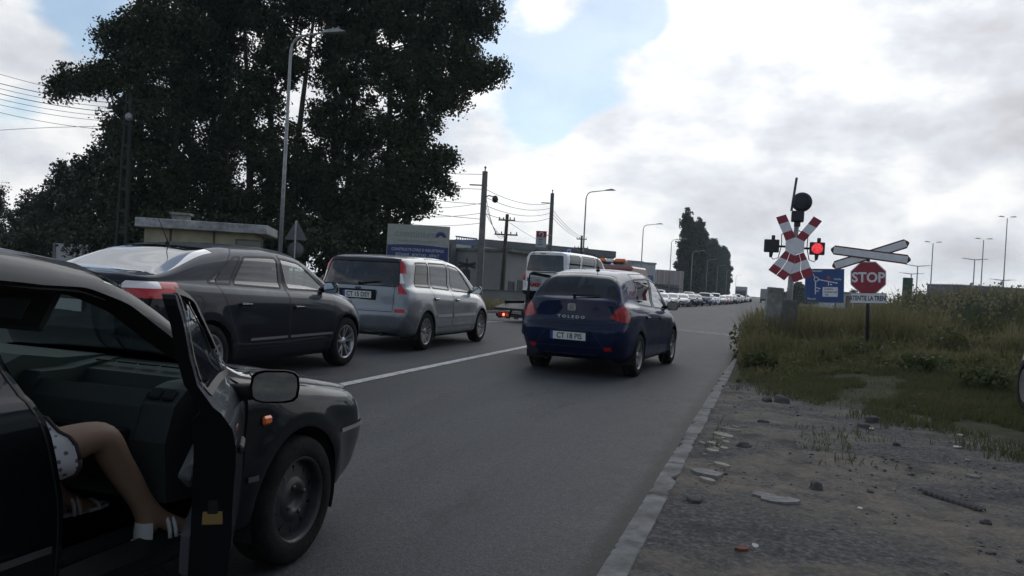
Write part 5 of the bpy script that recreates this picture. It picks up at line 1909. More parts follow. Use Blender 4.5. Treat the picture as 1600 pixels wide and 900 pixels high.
CLOUD = (4.3, 1.1, 0.4)


def make_sky():
    w = bpy.data.worlds.new('World'); SC.world = w; w.use_nodes = True
    nt = w.node_tree; nt.nodes.clear(); N = nt.nodes.new; L = nt.links.new
    out = N('ShaderNodeOutputWorld')
    el = math.asin(SUN_DIR.z); az = math.atan2(SUN_DIR.x, SUN_DIR.y)
    sky = N('ShaderNodeTexSky'); sky.sky_type = 'NISHITA'; sky.sun_disc = False
    sky.sun_elevation = el; sky.sun_rotation = az; sky.air_density = 1.0; sky.dust_density = .6
    b1 = N('ShaderNodeBackground'); b1.inputs[1].default_value = 0.11; tn = N('ShaderNodeVectorMath'); tn.operation = 'MULTIPLY'; tn.inputs[1].default_value = (.88, .98, 1.0); L(sky.outputs[0], tn.inputs[0]); L(tn.outputs[0], b1.inputs[0])
    tc = N('ShaderNodeTexCoord')
    sp = N('ShaderNodeSeparateXYZ'); L(tc.outputs['Generated'], sp.inputs[0])
    def M(op, a, b=None, c=None, clamp=False):
        m = N('ShaderNodeMath'); m.operation = op; m.use_clamp = clamp
        for i, v in enumerate((a, b, c)):
            if v is None: continue
            if isinstance(v, (int, float)): m.inputs[i].default_value = v
            else: L(v, m.inputs[i])
        return m.outputs[0]
    # direction, squeezed vertically so that clouds lie flat
    st = N('ShaderNodeVectorMath'); st.operation = 'MULTIPLY'; st.inputs[1].default_value = (1, 1, 1.9); L(tc.outputs['Generated'], st.inputs[0])
    def noise(vec, scale, detail, rough, off=(0, 0, 0), dist=0.0):
        mp = N('ShaderNodeMapping'); mp.inputs['Location'].default_value = off; L(vec, mp.inputs[0])
        n = N('ShaderNodeTexNoise'); n.inputs['Scale'].default_value = scale; n.inputs['Detail'].default_value = detail; n.inputs['Roughness'].default_value = rough; n.inputs['Distortion'].default_value = dist
        L(mp.outputs[0], n.inputs['Vector']); return n.outputs['Fac']
    def lobe(px, py, width):
        d = ray(px, py).normalized()
        vd = N('ShaderNodeVectorMath'); vd.operation = 'DOT_PRODUCT'; vd.inputs[1].default_value = d; 
        nrm = N('ShaderNodeVectorMath'); nrm.operation = 'NORMALIZE'; L(tc.outputs['Generated'], nrm.inputs[0])
        L(nrm.outputs[0], vd.inputs[0])
        k = 1.0 / (1 - math.cos(width))
        return M('EXPONENT', M('MULTIPLY', M('SUBTRACT', vd.outputs['Value'], 1.0), k))
    big = noise(st.outputs[0], 2.6, 12, .56, CLOUD, .10)
    bigup = noise(st.outputs[0], 2.6, 7, .56, (CLOUD[0] + .02, CLOUD[1] + .02, CLOUD[2] + .11), .10)
    med = noise(st.outputs[0], 9.0, 8, .60, (.3, .2, .1), .15)
    cov = M('ADD', M('MULTIPLY', big, .84), M('MULTIPLY', med, .22))
    for px, py, wd, amp in ((905, 110, .062, -.24), (850, 195, .045, -.17), (1010, 30, .04, -.20), (130, 15, .05, -.30), (40, 150, .03, -.12), (850, 10, .045, .16), (1120, 110, .085, .16), (1200, 30, .10, .10), (1450, 120, .2, .20), (950, 275, .10, .20), (60, 70, .05, .14), (1250, 250, .12, .10)):
        cov = M('MULTIPLY_ADD', lobe(px, py, wd), amp, cov)
    # the half of the sky behind the viewer is clearer and dimmer
    back = N('ShaderNodeVectorMath'); back.operation = 'DOT_PRODUCT'; back.inputs[1].default_value = tuple(-_f); L(tc.outputs['Generated'], back.inputs[0])
    cov = M('MULTIPLY_ADD', M('MAXIMUM', back.outputs['Value'], 0.0), -.10, cov)
    cov = M('MULTIPLY_ADD', M('MAXIMUM', M('SUBTRACT', .22, sp.outputs[2]), 0.0), .7, cov)
    cov = M('MULTIPLY_ADD', M('MAXIMUM', M('SUBTRACT', sp.outputs[2], .50), 0.0), -1.1, cov)
    mask = N('ShaderNodeMapRange'); mask.interpolation_type = 'SMOOTHSTEP'
    mask.inputs['From Min'].default_value = .425; mask.inputs['From Max'].default_value = .535
    L(cov, mask.inputs['Value'])
    # shade inside the clouds: thick parts grey, rims and the part round the sun bright
    med2 = noise(st.outputs[0], 6.0, 9, .58, (.3, 4.2, 1.16), .15)
    sh = M('SUBTRACT', M('ADD', M('MULTIPLY', bigup, .85), M('MULTIPLY', med2, .85)), .372)
    for px, py, wd, amp in ((1060, 90, .14, -.05), (1160, 40, .09, -.02), (1520, 100, .15, .11), (1560, 230, .12, .06), (960, 225, .07, .07), (1100, 235, .06, .05), (1350, 240, .08, .02), (40, 180, .08, .05), (1330, 130, .05, -.06), (850, 300, .12, -.04)):
        sh = M('MULTIPLY_ADD', lobe(px, py, wd), amp, sh)
    rp = N('ShaderNodeValToRGB'); e = rp.color_ramp.elements
    e[0].position = .36; e[0].color = (1.06, 1.06, 1.05, 1)
    e[1].position = .68; e[1].color = (.60, .60, .635, 1)
    m1 = e.new(.44); m1.color = (.93, .94, .95, 1)
    m2 = e.new(.53); m2.color = (.76, .79, .84, 1)
    L(sh, rp.inputs[0])
    glow = M('MULTIPLY_ADD', lobe(1090, -160, .34), .28, .985)
    dim = N('ShaderNodeMapRange'); dim.inputs['From Min'].default_value = -.55; dim.inputs['From Max'].default_value = .6; dim.inputs['To Min'].default_value = 1.0; dim.inputs['To Max'].default_value = .80
    L(back.outputs['Value'], dim.inputs['Value'])
    glow = M('MULTIPLY', glow, dim.outputs[0])
    vm = N('ShaderNodeVectorMath'); vm.operation = 'SCALE'; L(rp.outputs[0], vm.inputs[0]); L(glow, vm.inputs['Scale'])
    b2 = N('ShaderNodeBackground'); b2.inputs[1].default_value = 1.0; L(vm.outputs[0], b2.inputs[0])
    # thin veil makes the blue gaps pale
    mx = N('ShaderNodeMixShader'); L(M('MULTIPLY_ADD', mask.outputs[0], .76, .24), mx.inputs[0]); L(b1.outputs[0], mx.inputs[1]); L(b2.outputs[0], mx.inputs[2])
    L(mx.outputs[0], out.inputs[0])
    ld = bpy.data.lights.new('sun', 'SUN'); ld.energy = 0.9; ld.angle = R(58); ld.color = (1, .97, .93)
    lo = bpy.data.objects.new('sun', ld); COL.objects.link(lo)
    lo.rotation_euler = (-SUN_DIR).to_track_quat('-Z', 'Y').to_euler()
    lo.location = (0, 0, 60)
    vs = SC.view_settings
    vs.view_transform = 'Standard'; vs.look = 'None'; vs.gamma = 1.0; vs.exposure = 0.0; vs.use_curve_mapping = False


def make_haze():
    m = bpy.data.materials.new('haze'); m.use_nodes = True
    nt = m.node_tree; nt.nodes.clear()
    out = nt.nodes.new('ShaderNodeOutputMaterial'); v = nt.nodes.new('ShaderNodeVolumePrincipled')
    v.inputs['Color'].default_value = (.74, .88, 1.0, 1); v.inputs['Density'].default_value = 0.00030; v.inputs['Anisotropy'].default_value = .35
    nt.links.new(v.outputs[0], out.inputs['Volume'])
    mb = MB(); mb.box((0, 300, 14), (1420, 1120, 34), 0)
    o = mb.build('haze', [m]); tag(o, 'thin pale haze filling the air', None, None, 'stuff')
# ------------------------------------------------------------------ crossing signal, signs, posts
M_GALV = mat('galvanised', (.30, .31, .32), .5, metal=.5, var=.2, vscale=8)
M_CONC = mat('old_concrete', (.22, .215, .20), .92, var=.35, vscale=5, bump=.6, bscale=25)
M_SIGNRED = mat('sign_red', (.31, .032, .055), .5, var=.12, vscale=9)
M_SIGNWHITE = mat('sign_white', (.76, .77, .80), .5, var=.08, vscale=7)
M_DKMETAL = mat('dark_metal', (.035, .037, .045), .55, metal=.3)
M_RUSTY = mat('rusty_frame', (.14, .055, .045), .7, var=.3, vscale=15)
M_WOODPOLE = mat('wood_pole', (.060, .052, .045), .9, var=.3, vscale=6)
M_CONCPOLE = mat('concrete_pole', (.17, .165, .16), .9, var=.25, vscale=4, bump=.3, bscale=30)
M_WIRE = mat('wire_black', (.012, .012, .013), .6)


def strip(mb, c, ang, r0, r1, w, m, z0, t=.012, off=0.0):
    """board piece along direction ang (from +y, clockwise), in sign-local XY"""
    d = Vector((math.sin(ang), math.cos(ang))); q = Vector((d.y, -d.x))
    P = [c + d * r0 + q * (off - w / 2), c + d * r0 + q * (off + w / 2), c + d * r1 + q * (off + w / 2), c + d * r1 + q * (off - w / 2)]
    mb.prism([tuple(p) for p in P], t, m, Matrix.Translation((0, 0, z0)))


def make_signal():
    d = 18.5
    C0 = at_d(1242, 384, d)
    x, y = C0.x - .14, C0.y + .06
    z = gz1(x, y)
    root = thing('railway_crossing_signal', 'level crossing signal with red and white crosses and a lit red lamp', 'signal', (x, y, z), 0)
    k = d / FPX / 2.4
    def loc(zx, zy):
        """sign plane coordinates (x right, up) of a point measured on an enlarged print, relative to the cross centre"""
        dx, dy = (zx - 355) * k, (360 - zy) * k
        c, s_ = math.cos(ROLL), math.sin(ROLL)
        return (C0.x - x + dx * c - dy * s_, C0.z - z + dy * c + dx * s_)
    T = Matrix.Identity(4)
    def poly(mb, pts, m, yf, t=.012):
        P = [loc(*p) for p in pts]
        ar = sum(P[i][0] * P[(i + 1) % len(P)][1] - P[(i + 1) % len(P)][0] * P[i][1] for i in range(len(P)))
        if ar < 0: P = P[::-1]
        mb.prism(P, t, m, face_frame((0, yf, 0), (1, 0, 0), (0, 0, 1)))
    top = loc(363, 270); mid = loc(345, 440); low = loc(336, 560)
    mb = MB(); mb.tube([(low[0] - .03, 0, 0), (low[0], 0, low[1]), (mid[0], 0, mid[1]), (top[0], 0, top[1])], [.075, .07, .06, .055], 14); mb.build('pole', [M_GALV], root)
    mb = MB()
    q = loc(365, 250); mb.box((q[0], -.02, q[1]), (.28, .26, .25), 0, None, bev=.02); mb.box((q[0] + .0, -.0, q[1] - .17), (.14, .14, .12), 0); mb.build('bell_housing', [M_DKMETAL], root)
    q = loc(380, 197); TB = Matrix.Translation((q[0], -.06, q[1]))
    mb = MB(); mb.lathe([(0, -.06), (.10, -.06), (.21, -.02), (.228, .0), (.215, .03), (.12, .08), (0, .09)], 32, 0, TB, 'Y')
    mb.lathe([(.14, -.052), (.155, -.062), (.17, -.044)], 32, 0, TB, 'Y'); mb.tube([(q[0] - .04, 0, q[1] - .24), (q[0] - .02, 0, q[1])], .05, 8)
    mb.build('bell', [M_DKMETAL], root)
    a_, b_ = loc(343, 228), loc(362, 103)
    mb = MB(); mb.prism([(a_[0] - .028, a_[1]), (a_[0] + .028, a_[1]), (b_[0] + .028, b_[1]), (b_[0] - .028, b_[1])], .03, 0, face_frame((0, .02, 0), (1, 0, 0), (0, 0, 1))); mb.build('stay_board', [mat('weathered_wood', (.13, .12, .115), .9)], root)
    up = MB()
    for pts, m in (([(288, 252), (323, 242), (334, 268), (298, 279)], 0), ([(298, 279), (334, 268), (346, 301), (312, 312)], 1), ([(312, 312), (346, 301), (358, 329), (322, 341)], 0),
                   ([(421, 252), (450, 271), (431, 295), (401, 279)], 0), ([(401, 279), (431, 295), (407, 323), (380, 304)], 1), ([(380, 304), (407, 323), (388, 346), (359, 329)], 0)):
        poly(up, pts, m, -.095)
    poly(up, [(322, 341), (358, 328), (389, 346), (386, 384), (352, 397), (321, 378)], 1, -.10)
    up.build('upper_cross', [M_SIGNRED, M_SIGNWHITE], root)
    lo = MB(); g = 1.2
    def cut2(A, B, C_, D, m):
        """one stripe of the double lower boards, split by the joint between them"""
        def L_(p, q_, t): return (p[0] + (q_[0] - p[0]) * t, p[1] + (q_[1] - p[1]) * t)
        poly(lo, [A, L_(A, B, .49), L_(D, C_, .49), D], m, -.088); poly(lo, [L_(A, B, .51), B, C_, L_(D, C_, .51)], m, -.088)
    # left limb then right limb; each stripe runs across the limb
    cut2((321, 378), (353, 398), (354, 428), (301, 402), 0); cut2((301, 402), (354, 428), (338, 466), (279, 427), 1); cut2((279, 427), (338, 466), (317, 490), (260, 450), 0)
    cut2((354, 398), (386, 385), (398, 411), (355, 428), 0); cut2((355, 428), (398, 411), (410, 442), (339, 467), 1); cut2((339, 467), (410, 442), (420, 472), (350, 497), 0)
    lo.build('lower_cross', [M_SIGNRED, M_SIGNWHITE], root)
    for s, cx_, cy_, ww, hh in ((-1, 272, 359, .34, .30), (1, 433, 372, .33, .29)):
        q = loc(cx_, cy_); xx, zz = q
        px_ = loc(352, cy_)[0]
        hd = MB()
        hd.box((xx, -.06, zz), (ww, .12, hh), 0, None, bev=.015)
        hd.box((xx + .03, -.06, zz + hh / 2 + .05), (.08, .08, .10), 0, None, bev=.01)
        hd.tube([(xx, -.06, zz - hh / 2 + .01), (xx - .01, -.06, zz - hh / 2 - .12)], [.05, .03], 8)
        hd.tube([(px_, 0, zz), (xx, 0, zz)], .026, 8)
        hd.tube([(xx, -.05, zz - hh / 2 - .10), (xx - s * .05, -.04, zz - hh / 2 - .16), (xx - s * .16, -.02, zz - hh / 2 - .12), (xx - s * .22, -.01, zz + .02), (xx - s * .21, -.0, zz + .28), (px_ + s * .06, 0, zz + .42)], .011, 6)
        h = hd.build('lamp_head', [M_DKMETAL], root)
        if s > 0:
            ln = MB(); ln.lathe([(0, -.035), (.06, -.032), (.118, -.015), (.124, 0), (0, 0)], 28, 0, Matrix.Translation((xx, -.122, zz)), 'Y')
            lm = NT('lit_red_lens')
            nz = lm.ramp(lm.noise(30, 2, .5, (1, 1, 2.2)), [(.40, (.55, .006, .012)), (.62, (1.0, .10, .12))])
            lm.color(nz); lm.t.links.new(nz, lm.b.inputs['Emission Color']); lm.b.inputs['Emission Strength'].default_value = .8
            ln.build('lens', [lm.m], h)
    # concrete stumps beside it
    for (dx, dy, w, h, rz, lab, nm) in ((-.30, -.25, .36, 1.58, 6, 'tall grey concrete post left of the signal pole, chipped top', 'concrete_post'),):
        px, py = x + dx, y + dy
        r2 = thing(nm, lab, 'post', (px, py, gz1(px, py) - .1), R(rz))
        mb = MB(); mb.box((0, 0, h / 2), (w, .26, h), 0, Matrix.Rotation(R(2.5), 4, 'Y'), bev=.02)
        mb.box((.02, -.135, h * .45), (w * .5, .02, .09), 0, Matrix.Rotation(R(2.5), 4, 'Y'), bev=.005)
        mb.build('shaft', [M_CONC], r2)
        mb = MB(); mb.box((.03, 0, .06), (w + .14, .4, .22), 0, None, bev=.03); mb.build('footing', [M_CONC], r2)
    px, py = x + .06, y - .1
    r2 = thing('relay_cabinet', 'dark grey relay cabinet at the foot of the signal pole', 'cabinet', (px, py - .05, gz1(px, py) - .1), 0)
    mb = MB(); mb.box((-.02, -.1, .66), (.36, .20, 1.28), 0, Matrix.Rotation(R(3), 4, 'Y'), bev=.015); mb.build('case', [mat('cabinet_grey', (.12, .12, .115), .8, var=.3, vscale=7)], r2)
    mb = MB(); mb.box((-.02, -.21, .62), (.26, .012, .70), 0, Matrix.Rotation(R(3), 4, 'Y'), bev=.004); mb.box((.09, -.222, .62), (.02, .016, .08), 1, Matrix.Rotation(R(3), 4, 'Y')); mb.build('door', [mat('cabinet_grey', (.12, .12, .115), .8), M_DARK], r2)


def make_stop():
    p = at_d(1360, 470, 16.0)
    x, y = p.x, p.y
    z = gz1(x, y)
    root = thing('stop_sign', 'stop sign under a white saltire, with a train warning plate below', 'sign', (x, y, z), R(-3))
    T = Matrix.Rotation(R(-2.6), 4, 'Y')
    zs = lambda py: 1.3 + (471 - py) / 77.75 - z
    mb = MB(); mb.tube([(0, 0, -.1), (0, 0, zs(392))], .035, 12, 0, True, T); mb.build('pole', [M_DKMETAL], root)
    F = lambda zz, yy: T @ face_frame((0, yy, zz), (1, 0, 0), (0, 0, 1))
    oc = lambda r: [(r * math.cos(R(22.5 + 45 * k)), r * math.sin(R(22.5 + 45 * k))) for k in range(8)]
    mb = MB(); M = F(zs(434.5), -.045)
    mb.prism(oc(.355), .015, 1, M); mb.prism(oc(.335), .003, 0, M @ Matrix.Translation((0, 0, .0152)))
    pl = mb.build('octagon_plate', [M_SIGNRED, M_SIGNWHITE], root)
    text_obj('lettering', 'STOP', .275, M @ Matrix.Translation((0, 0, .0195)), M_SIGNWHITE, pl, .008, .0008, .92)
    mb = MB(); M = F(zs(466.3), -.045); mb.box((0, 0, .006), (.67, .21, .012), 0, M, bev=.003)
    w = mb.build('warning_plate', [M_SIGNWHITE], root)
    text_obj('lettering', 'ATENTIE LA TREN!', .135, M @ Matrix.Translation((0, -.004, .0130)), M_INK, w, .0035, .0008, .60)
    fr = MB()
    for bx, bz, bw, bh in ((0, .098, .655, .007), (0, -.098, .655, .007), (-.324, 0, .007, .196), (.324, 0, .007, .196)): fr.box((bx, bz, .0130), (bw, bh, .002), 0, M)
    fr.build('border', [M_INK], w)
    mb = MB(); M = F(zs(398.5), -.06) @ Matrix.Translation((.03, 0, 0))
    for a, dz in ((R(13.6), 0), (R(-13.6), .016)):
        A = M @ Matrix.Rotation(a + R(5), 4, 'Z') @ Matrix.Translation((0, 0, dz))
        L, w2 = .74, .095
        pts = [(-L, -w2 * .2), (-L + .07, -w2), (L - .07, -w2), (L, -w2 * .2), (L, w2 * .2), (L - .07, w2), (-L + .07, w2), (-L, w2 * .2)]
        mb.prism(pts, .012, 1, A)
        k = .80
        L2, w3 = L - .055, w2 * .70
        mb.prism([(-L2, -w3), (L2, -w3), (L2, w3), (-L2, w3)], .003, 0, A @ Matrix.Translation((0, 0, .0122)))
    mb.build('saltire', [M_SIGNWHITE, M_RUSTY], root)


def make_blue_sign():
    d = 60.0
    c = at_d(1288, 446.5, d)
    k = d / FPX
    W, H = 55 * k, 51 * k
    x, y = c.x, c.y; z = gz1(x, y)
    root = thing('direction_sign', 'large blue direction sign with a white roundabout diagram', 'sign', (x, y, z), R(0))
    zc = c.z - z
    M = face_frame((0, -.05, zc), (1, 0, 0), (0, 0, 1)) @ Matrix.Rotation(R(2.2), 4, 'Z')
    mb = MB()
    for s in (-1, 1): mb.tube([(s * W * .32, .05, 0), (s * W * .32, .05, zc + H * .45)], .06, 8)
    mb.build('leg', [M_GALV], root)
    mb = MB(); mb.box((0, 0, -.02), (W + .1, H + .1, .04), 1, M); mb.box((0, 0, .004), (W, H, .012), 0, M)
    pn = mb.build('panel', [mat('sign_blue', (.008, .055, .22), .45, var=.08), mat('sign_edge_green', (.12, .17, .16), .6)], root)
    g = MB(); u = W / 55
    def pt(px, py): return ((px - 1288) * u, (446.5 - py) * u)
    def bar(a, b, w):
        A, B = Vector(pt(*a)), Vector(pt(*b)); d_ = (B - A); q = Vector((-d_.y, d_.x)).normalized() * w * u / 2
        g.prism([tuple(A - q), tuple(B - q), tuple(B + q), tuple(A + q)], .006, 0, M @ Matrix.Translation((0, 0, .0102)))
    g.lathe([(2.6 * u, .0102), (2.6 * u, .0162), (3.7 * u, .0162), (3.7 * u, .0102)], 20, 0, M @ Matrix.Translation((*pt(1276, 436.5), 0)))
    bar((1275, 440), (1275, 460), 1.5); bar((1279.5, 437), (1306, 442), 1.4); bar((1270, 426.5), (1274, 433.5), 1.0)
    bar((1294, 440.5), (1294, 446), 1.3); bar((1275, 449), (1281, 451), 1.2); bar((1275, 455), (1280, 455), 1.2)
    for q in ((1306, 442), (1298, 444.5), (1281, 451)):
        X, Y = pt(*q); g.prism([(X - 1.4 * u, Y + 1.6 * u), (X - 1.4 * u, Y - 1.6 * u), (X + 1.8 * u, Y)], .006, 0, M @ Matrix.Translation((0, 0, .0182)))
    g.build('diagram', [M_SIGNWHITE], pn)
    wp = MB(); X, Y = pt(1296.5, 456); wp.box((X, Y, .012), (22 * u, 15 * u, .006), 0, M); o = wp.build('white_panel', [M_SIGNWHITE], pn)
    for i, (t, yy) in enumerate((('Centru', 451.5), ('Comercial', 456), ('A2', 460.5))):
        X, Y = pt(1288 if i < 2 else 1289, yy); text_obj('lettering', t, 4.6 * u, M @ Matrix.Translation((X - .0, Y, .016)), M_INK, o, .004, .001, .95, 'LEFT')
    rp = MB(); X, Y = pt(1293.5, 434); rp.box((X, Y, .014), (4 * u, 4.6 * u, .006), 0, M); rp.build('red_symbol', [mat('symbol_red', (.65, .05, .03), .5)], pn)
    for t, q in (('Navodari', (1277, 423.5)), ('Ovidiu', (1307, 436)), ('Mamaia', (1269.5, 467))):
        X, Y = pt(*q); text_obj('lettering', t, 4.4 * u, M @ Matrix.Translation((X, Y, .0112)), M_SIGNWHITE, pn, .003, .001, .9)
    # green totem and small far things on the right
    p = at_d(1417.5, 455, 70); z = gz1(p.x, p.y)
    r2 = thing('totem_sign', 'plain green totem rising behind the reeds', 'sign', (p.x, p.y, z), 0)
    mb = MB(); mb.box((0, 0, 1.9), (.78, .3, 3.7), 0, None, bev=.03); mb.build('slab', [mat('totem_green', (.035, .085, .05), .6, var=.1)], r2)
    mb = MB(); mb.box((0, 0, .08), (1.1, .6, .3), 0, None, bev=.02); mb.build('base', [M_CONC], r2)


def lamp_post(loc, H, arm, rz, label, group, r=.075, twin=False, headlen=.75, rise=.35):
    root = thing('street_lamp', label, 'street lamp', loc, rz, group)
    mb = MB()
    if twin == 'mast':
        mb.tube([(0, 0, 0), (0, 0, H)], [r, r * .6], 8)
    elif twin:
        mb.tube([(0, 0, 0), (0, 0, H)], [r, r * .7], 8); mb.tube([(-arm, 0, H + .15), (0, 0, H), (arm, 0, H + .15)], r * .6, 6)
    else:
        b = .55
        pts = [(0, 0, 0), (0, 0, H * .5), (0, 0, H - b)]
        for t in (.25, .5, .75, 1): pts.append((b * (1 - math.cos(t * math.pi / 2)) * .8, 0, H - b + b * math.sin(t * math.pi / 2)))
        pts.append((arm, 0, H + rise * .4))
        rr = [r, r * .85, r * .65] + [r * .5] * 4 + [r * .4]
        mb.tube(pts, rr, 10)
        mb.box((0, -r, .9), (r * 1.3, .03, .4), 0)
    mb.build('pole', [M_GALV], root)
    hs = [(1, arm)] if not twin else [(1, arm), (-1, arm)]
    for s, a in hs:
        hb = MB()
        hz = H + (rise * .4 if not twin else .16)
        x0 = s * a
        hb.add([(x0 - s * .05, -.08, hz - .03), (x0 - s * .05, .08, hz - .03), (x0 + s * headlen, .13, hz + .02), (x0 + s * headlen, -.13, hz + .02),
                (x0 - s * .05, -.07, hz + .05), (x0 - s * .05, .07, hz + .05), (x0 + s * headlen * .6, .12, hz + .13), (x0 + s * headlen * .6, -.12, hz + .13)],
               [(0, 1, 2, 3), (4, 7, 6, 5), (0, 4, 5, 1), (3, 2, 6, 7), (0, 3, 7, 4), (1, 5, 6, 2)], 0)
        hb.build('lamp_head', [M_GALV], root)
    return root


def make_lamps():
    names = ['tall grey street lamp in front of the big dark trees', 'curved grey street lamp behind the ambulance', 'street lamp before the block with the blue panel', 'street lamp at the left edge of the poplar row',
             'street lamp before the first poplar', 'street lamp before the poplars, sixth from the near trees', 'street lamp before the poplars, seventh from the near trees', 'street lamp among the farthest poplars, eighth from the near trees', 'farthest left street lamp, near the end of the road']
    spots = [(-15.85, 23.2, 9.1), (-13.9, 60.0, 9.0), (-14.3, 91.5, 9.1), (-14.2, 118, 9.2), (-14.1, 150, 9.2), (-14.0, 185, 9.2), (-14, 222, 9.2), (-13.8, 265, 9.2), (-13.5, 330, 9.2)]
    for (x, y, H), lab in zip(spots, names):
        lamp_post((x, y, gz1(x, y)), H, 1.15 if y < 30 else 1.5, R(14) if y < 30 else R(6), lab, 'street lamps along the left kerb')
    # masts on the right, beyond the field
    mast = [(1574, 341, 445, 105, 'mast', 'tallest lamp mast, rightmost in the picture'), (1537, 375, 446, 118, 'mast', 'lamp mast second from the right edge'), (1523, 406, 446, 150, True, 'twin armed lamp just left of a taller mast'),
            (1458, 380, 446, 125, 'mast', 'single lamp mast between the stop sign and the right edge'), (1434, 416, 446, 160, True, 'twin armed lamp behind the green totem'), (1566, 438, 449, 210, True, 'small distant twin lamp near the right edge'),
            (1424, 428, 449, 215, True, 'small distant twin lamp left of the totem lamp')]
    for px, top, bot, d, tw, lab in mast:
        a = at_d(px, top, d); g = gz1(a.x, a.y)
        H = a.z - g
        lamp_post((a.x, a.y, g), H, (.45 if tw == 'mast' else 1.0) * d / 110, R(8), lab, 'lamp masts beyond the field', r=.11 * d / 120, twin=tw, headlen=.8 * d / 120)


def pole_thing(px, ptop, pbot, d, kind, label):
    b = at_d(px[1], pbot, d); t = at_d(px[0], ptop, d)
    g = gz1(b.x, b.y)
    H = t.z - g
    root = thing('utility_pole', label, 'utility pole', (b.x, b.y, g), R(12))
    dv = Vector((t.x - b.x, t.y - b.y, 0)) * .5
    mb = MB()
    if kind == 'concrete':
        mb.add([(-.17, -.14, 0), (.17, -.14, 0), (.17, .14, 0), (-.17, .14, 0), (-.12 + dv.x, -.1, H), (.12 + dv.x, -.1, H), (.12 + dv.x, .1, H), (-.12 + dv.x, .1, H)],
               [(0, 3, 2, 1), (4, 5, 6, 7), (0, 1, 5, 4), (1, 2, 6, 5), (2, 3, 7, 6), (3, 0, 4, 7)], 0)
        mb.build('shaft', [M_CONCPOLE], root)
        mb = MB(); mb.tube([(dv.x, 0, H), (dv.x, 0, H + .18)], .03, 6); mb.sphere((dv.x, 0, H + .2), .06, 0, 8, 6); mb.box((dv.x - .3, 0, H - .7), (.9, .06, .06), 0); mb.build('insulator_bracket', [M_DKMETAL], root)
    elif kind == 'wood':
        mb.tube([(0, 0, 0), (dv.x, 0, H)], [.17, .12], 10); mb.build('shaft', [M_WOODPOLE], root)
        for zz, w in ((H - .45, 1.2), (H - 1.5, 1.7)):
            mb = MB()
            mb.box((dv.x, -.12, zz), (w, .09, .10), 0)
            for k in (-.45, -.2, .2, .45): mb.tube([(dv.x + k * w, -.12, zz + .05), (dv.x + k * w, -.12, zz + .22)], .04, 6)
            mb.build('crossarm', [M_DKMETAL], root)
    elif kind == 'lattice':
        for s in (-1, 1):
            mb.add([(s * .28 - .07, -.09, 0), (s * .28 + .07, -.09, 0), (s * .28 + .07, .09, 0), (s * .28 - .07, .09, 0), (s * .10 - .045, -.07, H), (s * .10 + .045, -.07, H), (s * .10 + .045, .07, H), (s * .10 - .045, .07, H)],
                   [(0, 3, 2, 1), (4, 5, 6, 7), (0, 1, 5, 4), (1, 2, 6, 5), (2, 3, 7, 6), (3, 0, 4, 7)], 0)
        for k in range(9):
            zz = .6 + k * (H - 1) / 8; w = .28 - .18 * zz / H
            mb.box((0, 0, zz), (2 * w, .12, .16), 0)
        mb.build('shaft', [mat('concrete_pole_dark', (.03, .029, .027), .9, var=.25)], root)
        mb = MB(); mb.tube([(.1, -.1, H - 1.0), (.25, -.35, H - .95), (.36, -.5, H - 1.05)], .025, 6); mb.sphere((.38, -.52, H - 1.2), (.16, .16, .2), 1, 12, 8); mb.build('flood_lamp', [M_DKMETAL, M_GALV], root)
    top = Vector((b.x + dv.x * math.cos(R(12)), b.y, g + H))
    return root, top


def wire(a, b, sag, label, r=.014, group='overhead wires'):
    a, b = Vector(a), Vector(b)
    pts = []
    n = 16
    for i in range(n + 1):
        t = i / n
        p = a.lerp(b, t); p.z -= sag * 4 * t * (1 - t)
        pts.append(p)
    mb = MB(); mb.tube(pts, r, 5)
    o = mb.build('overhead_wire', [M_WIRE]); tag(o, label, 'wire', group)
    return o


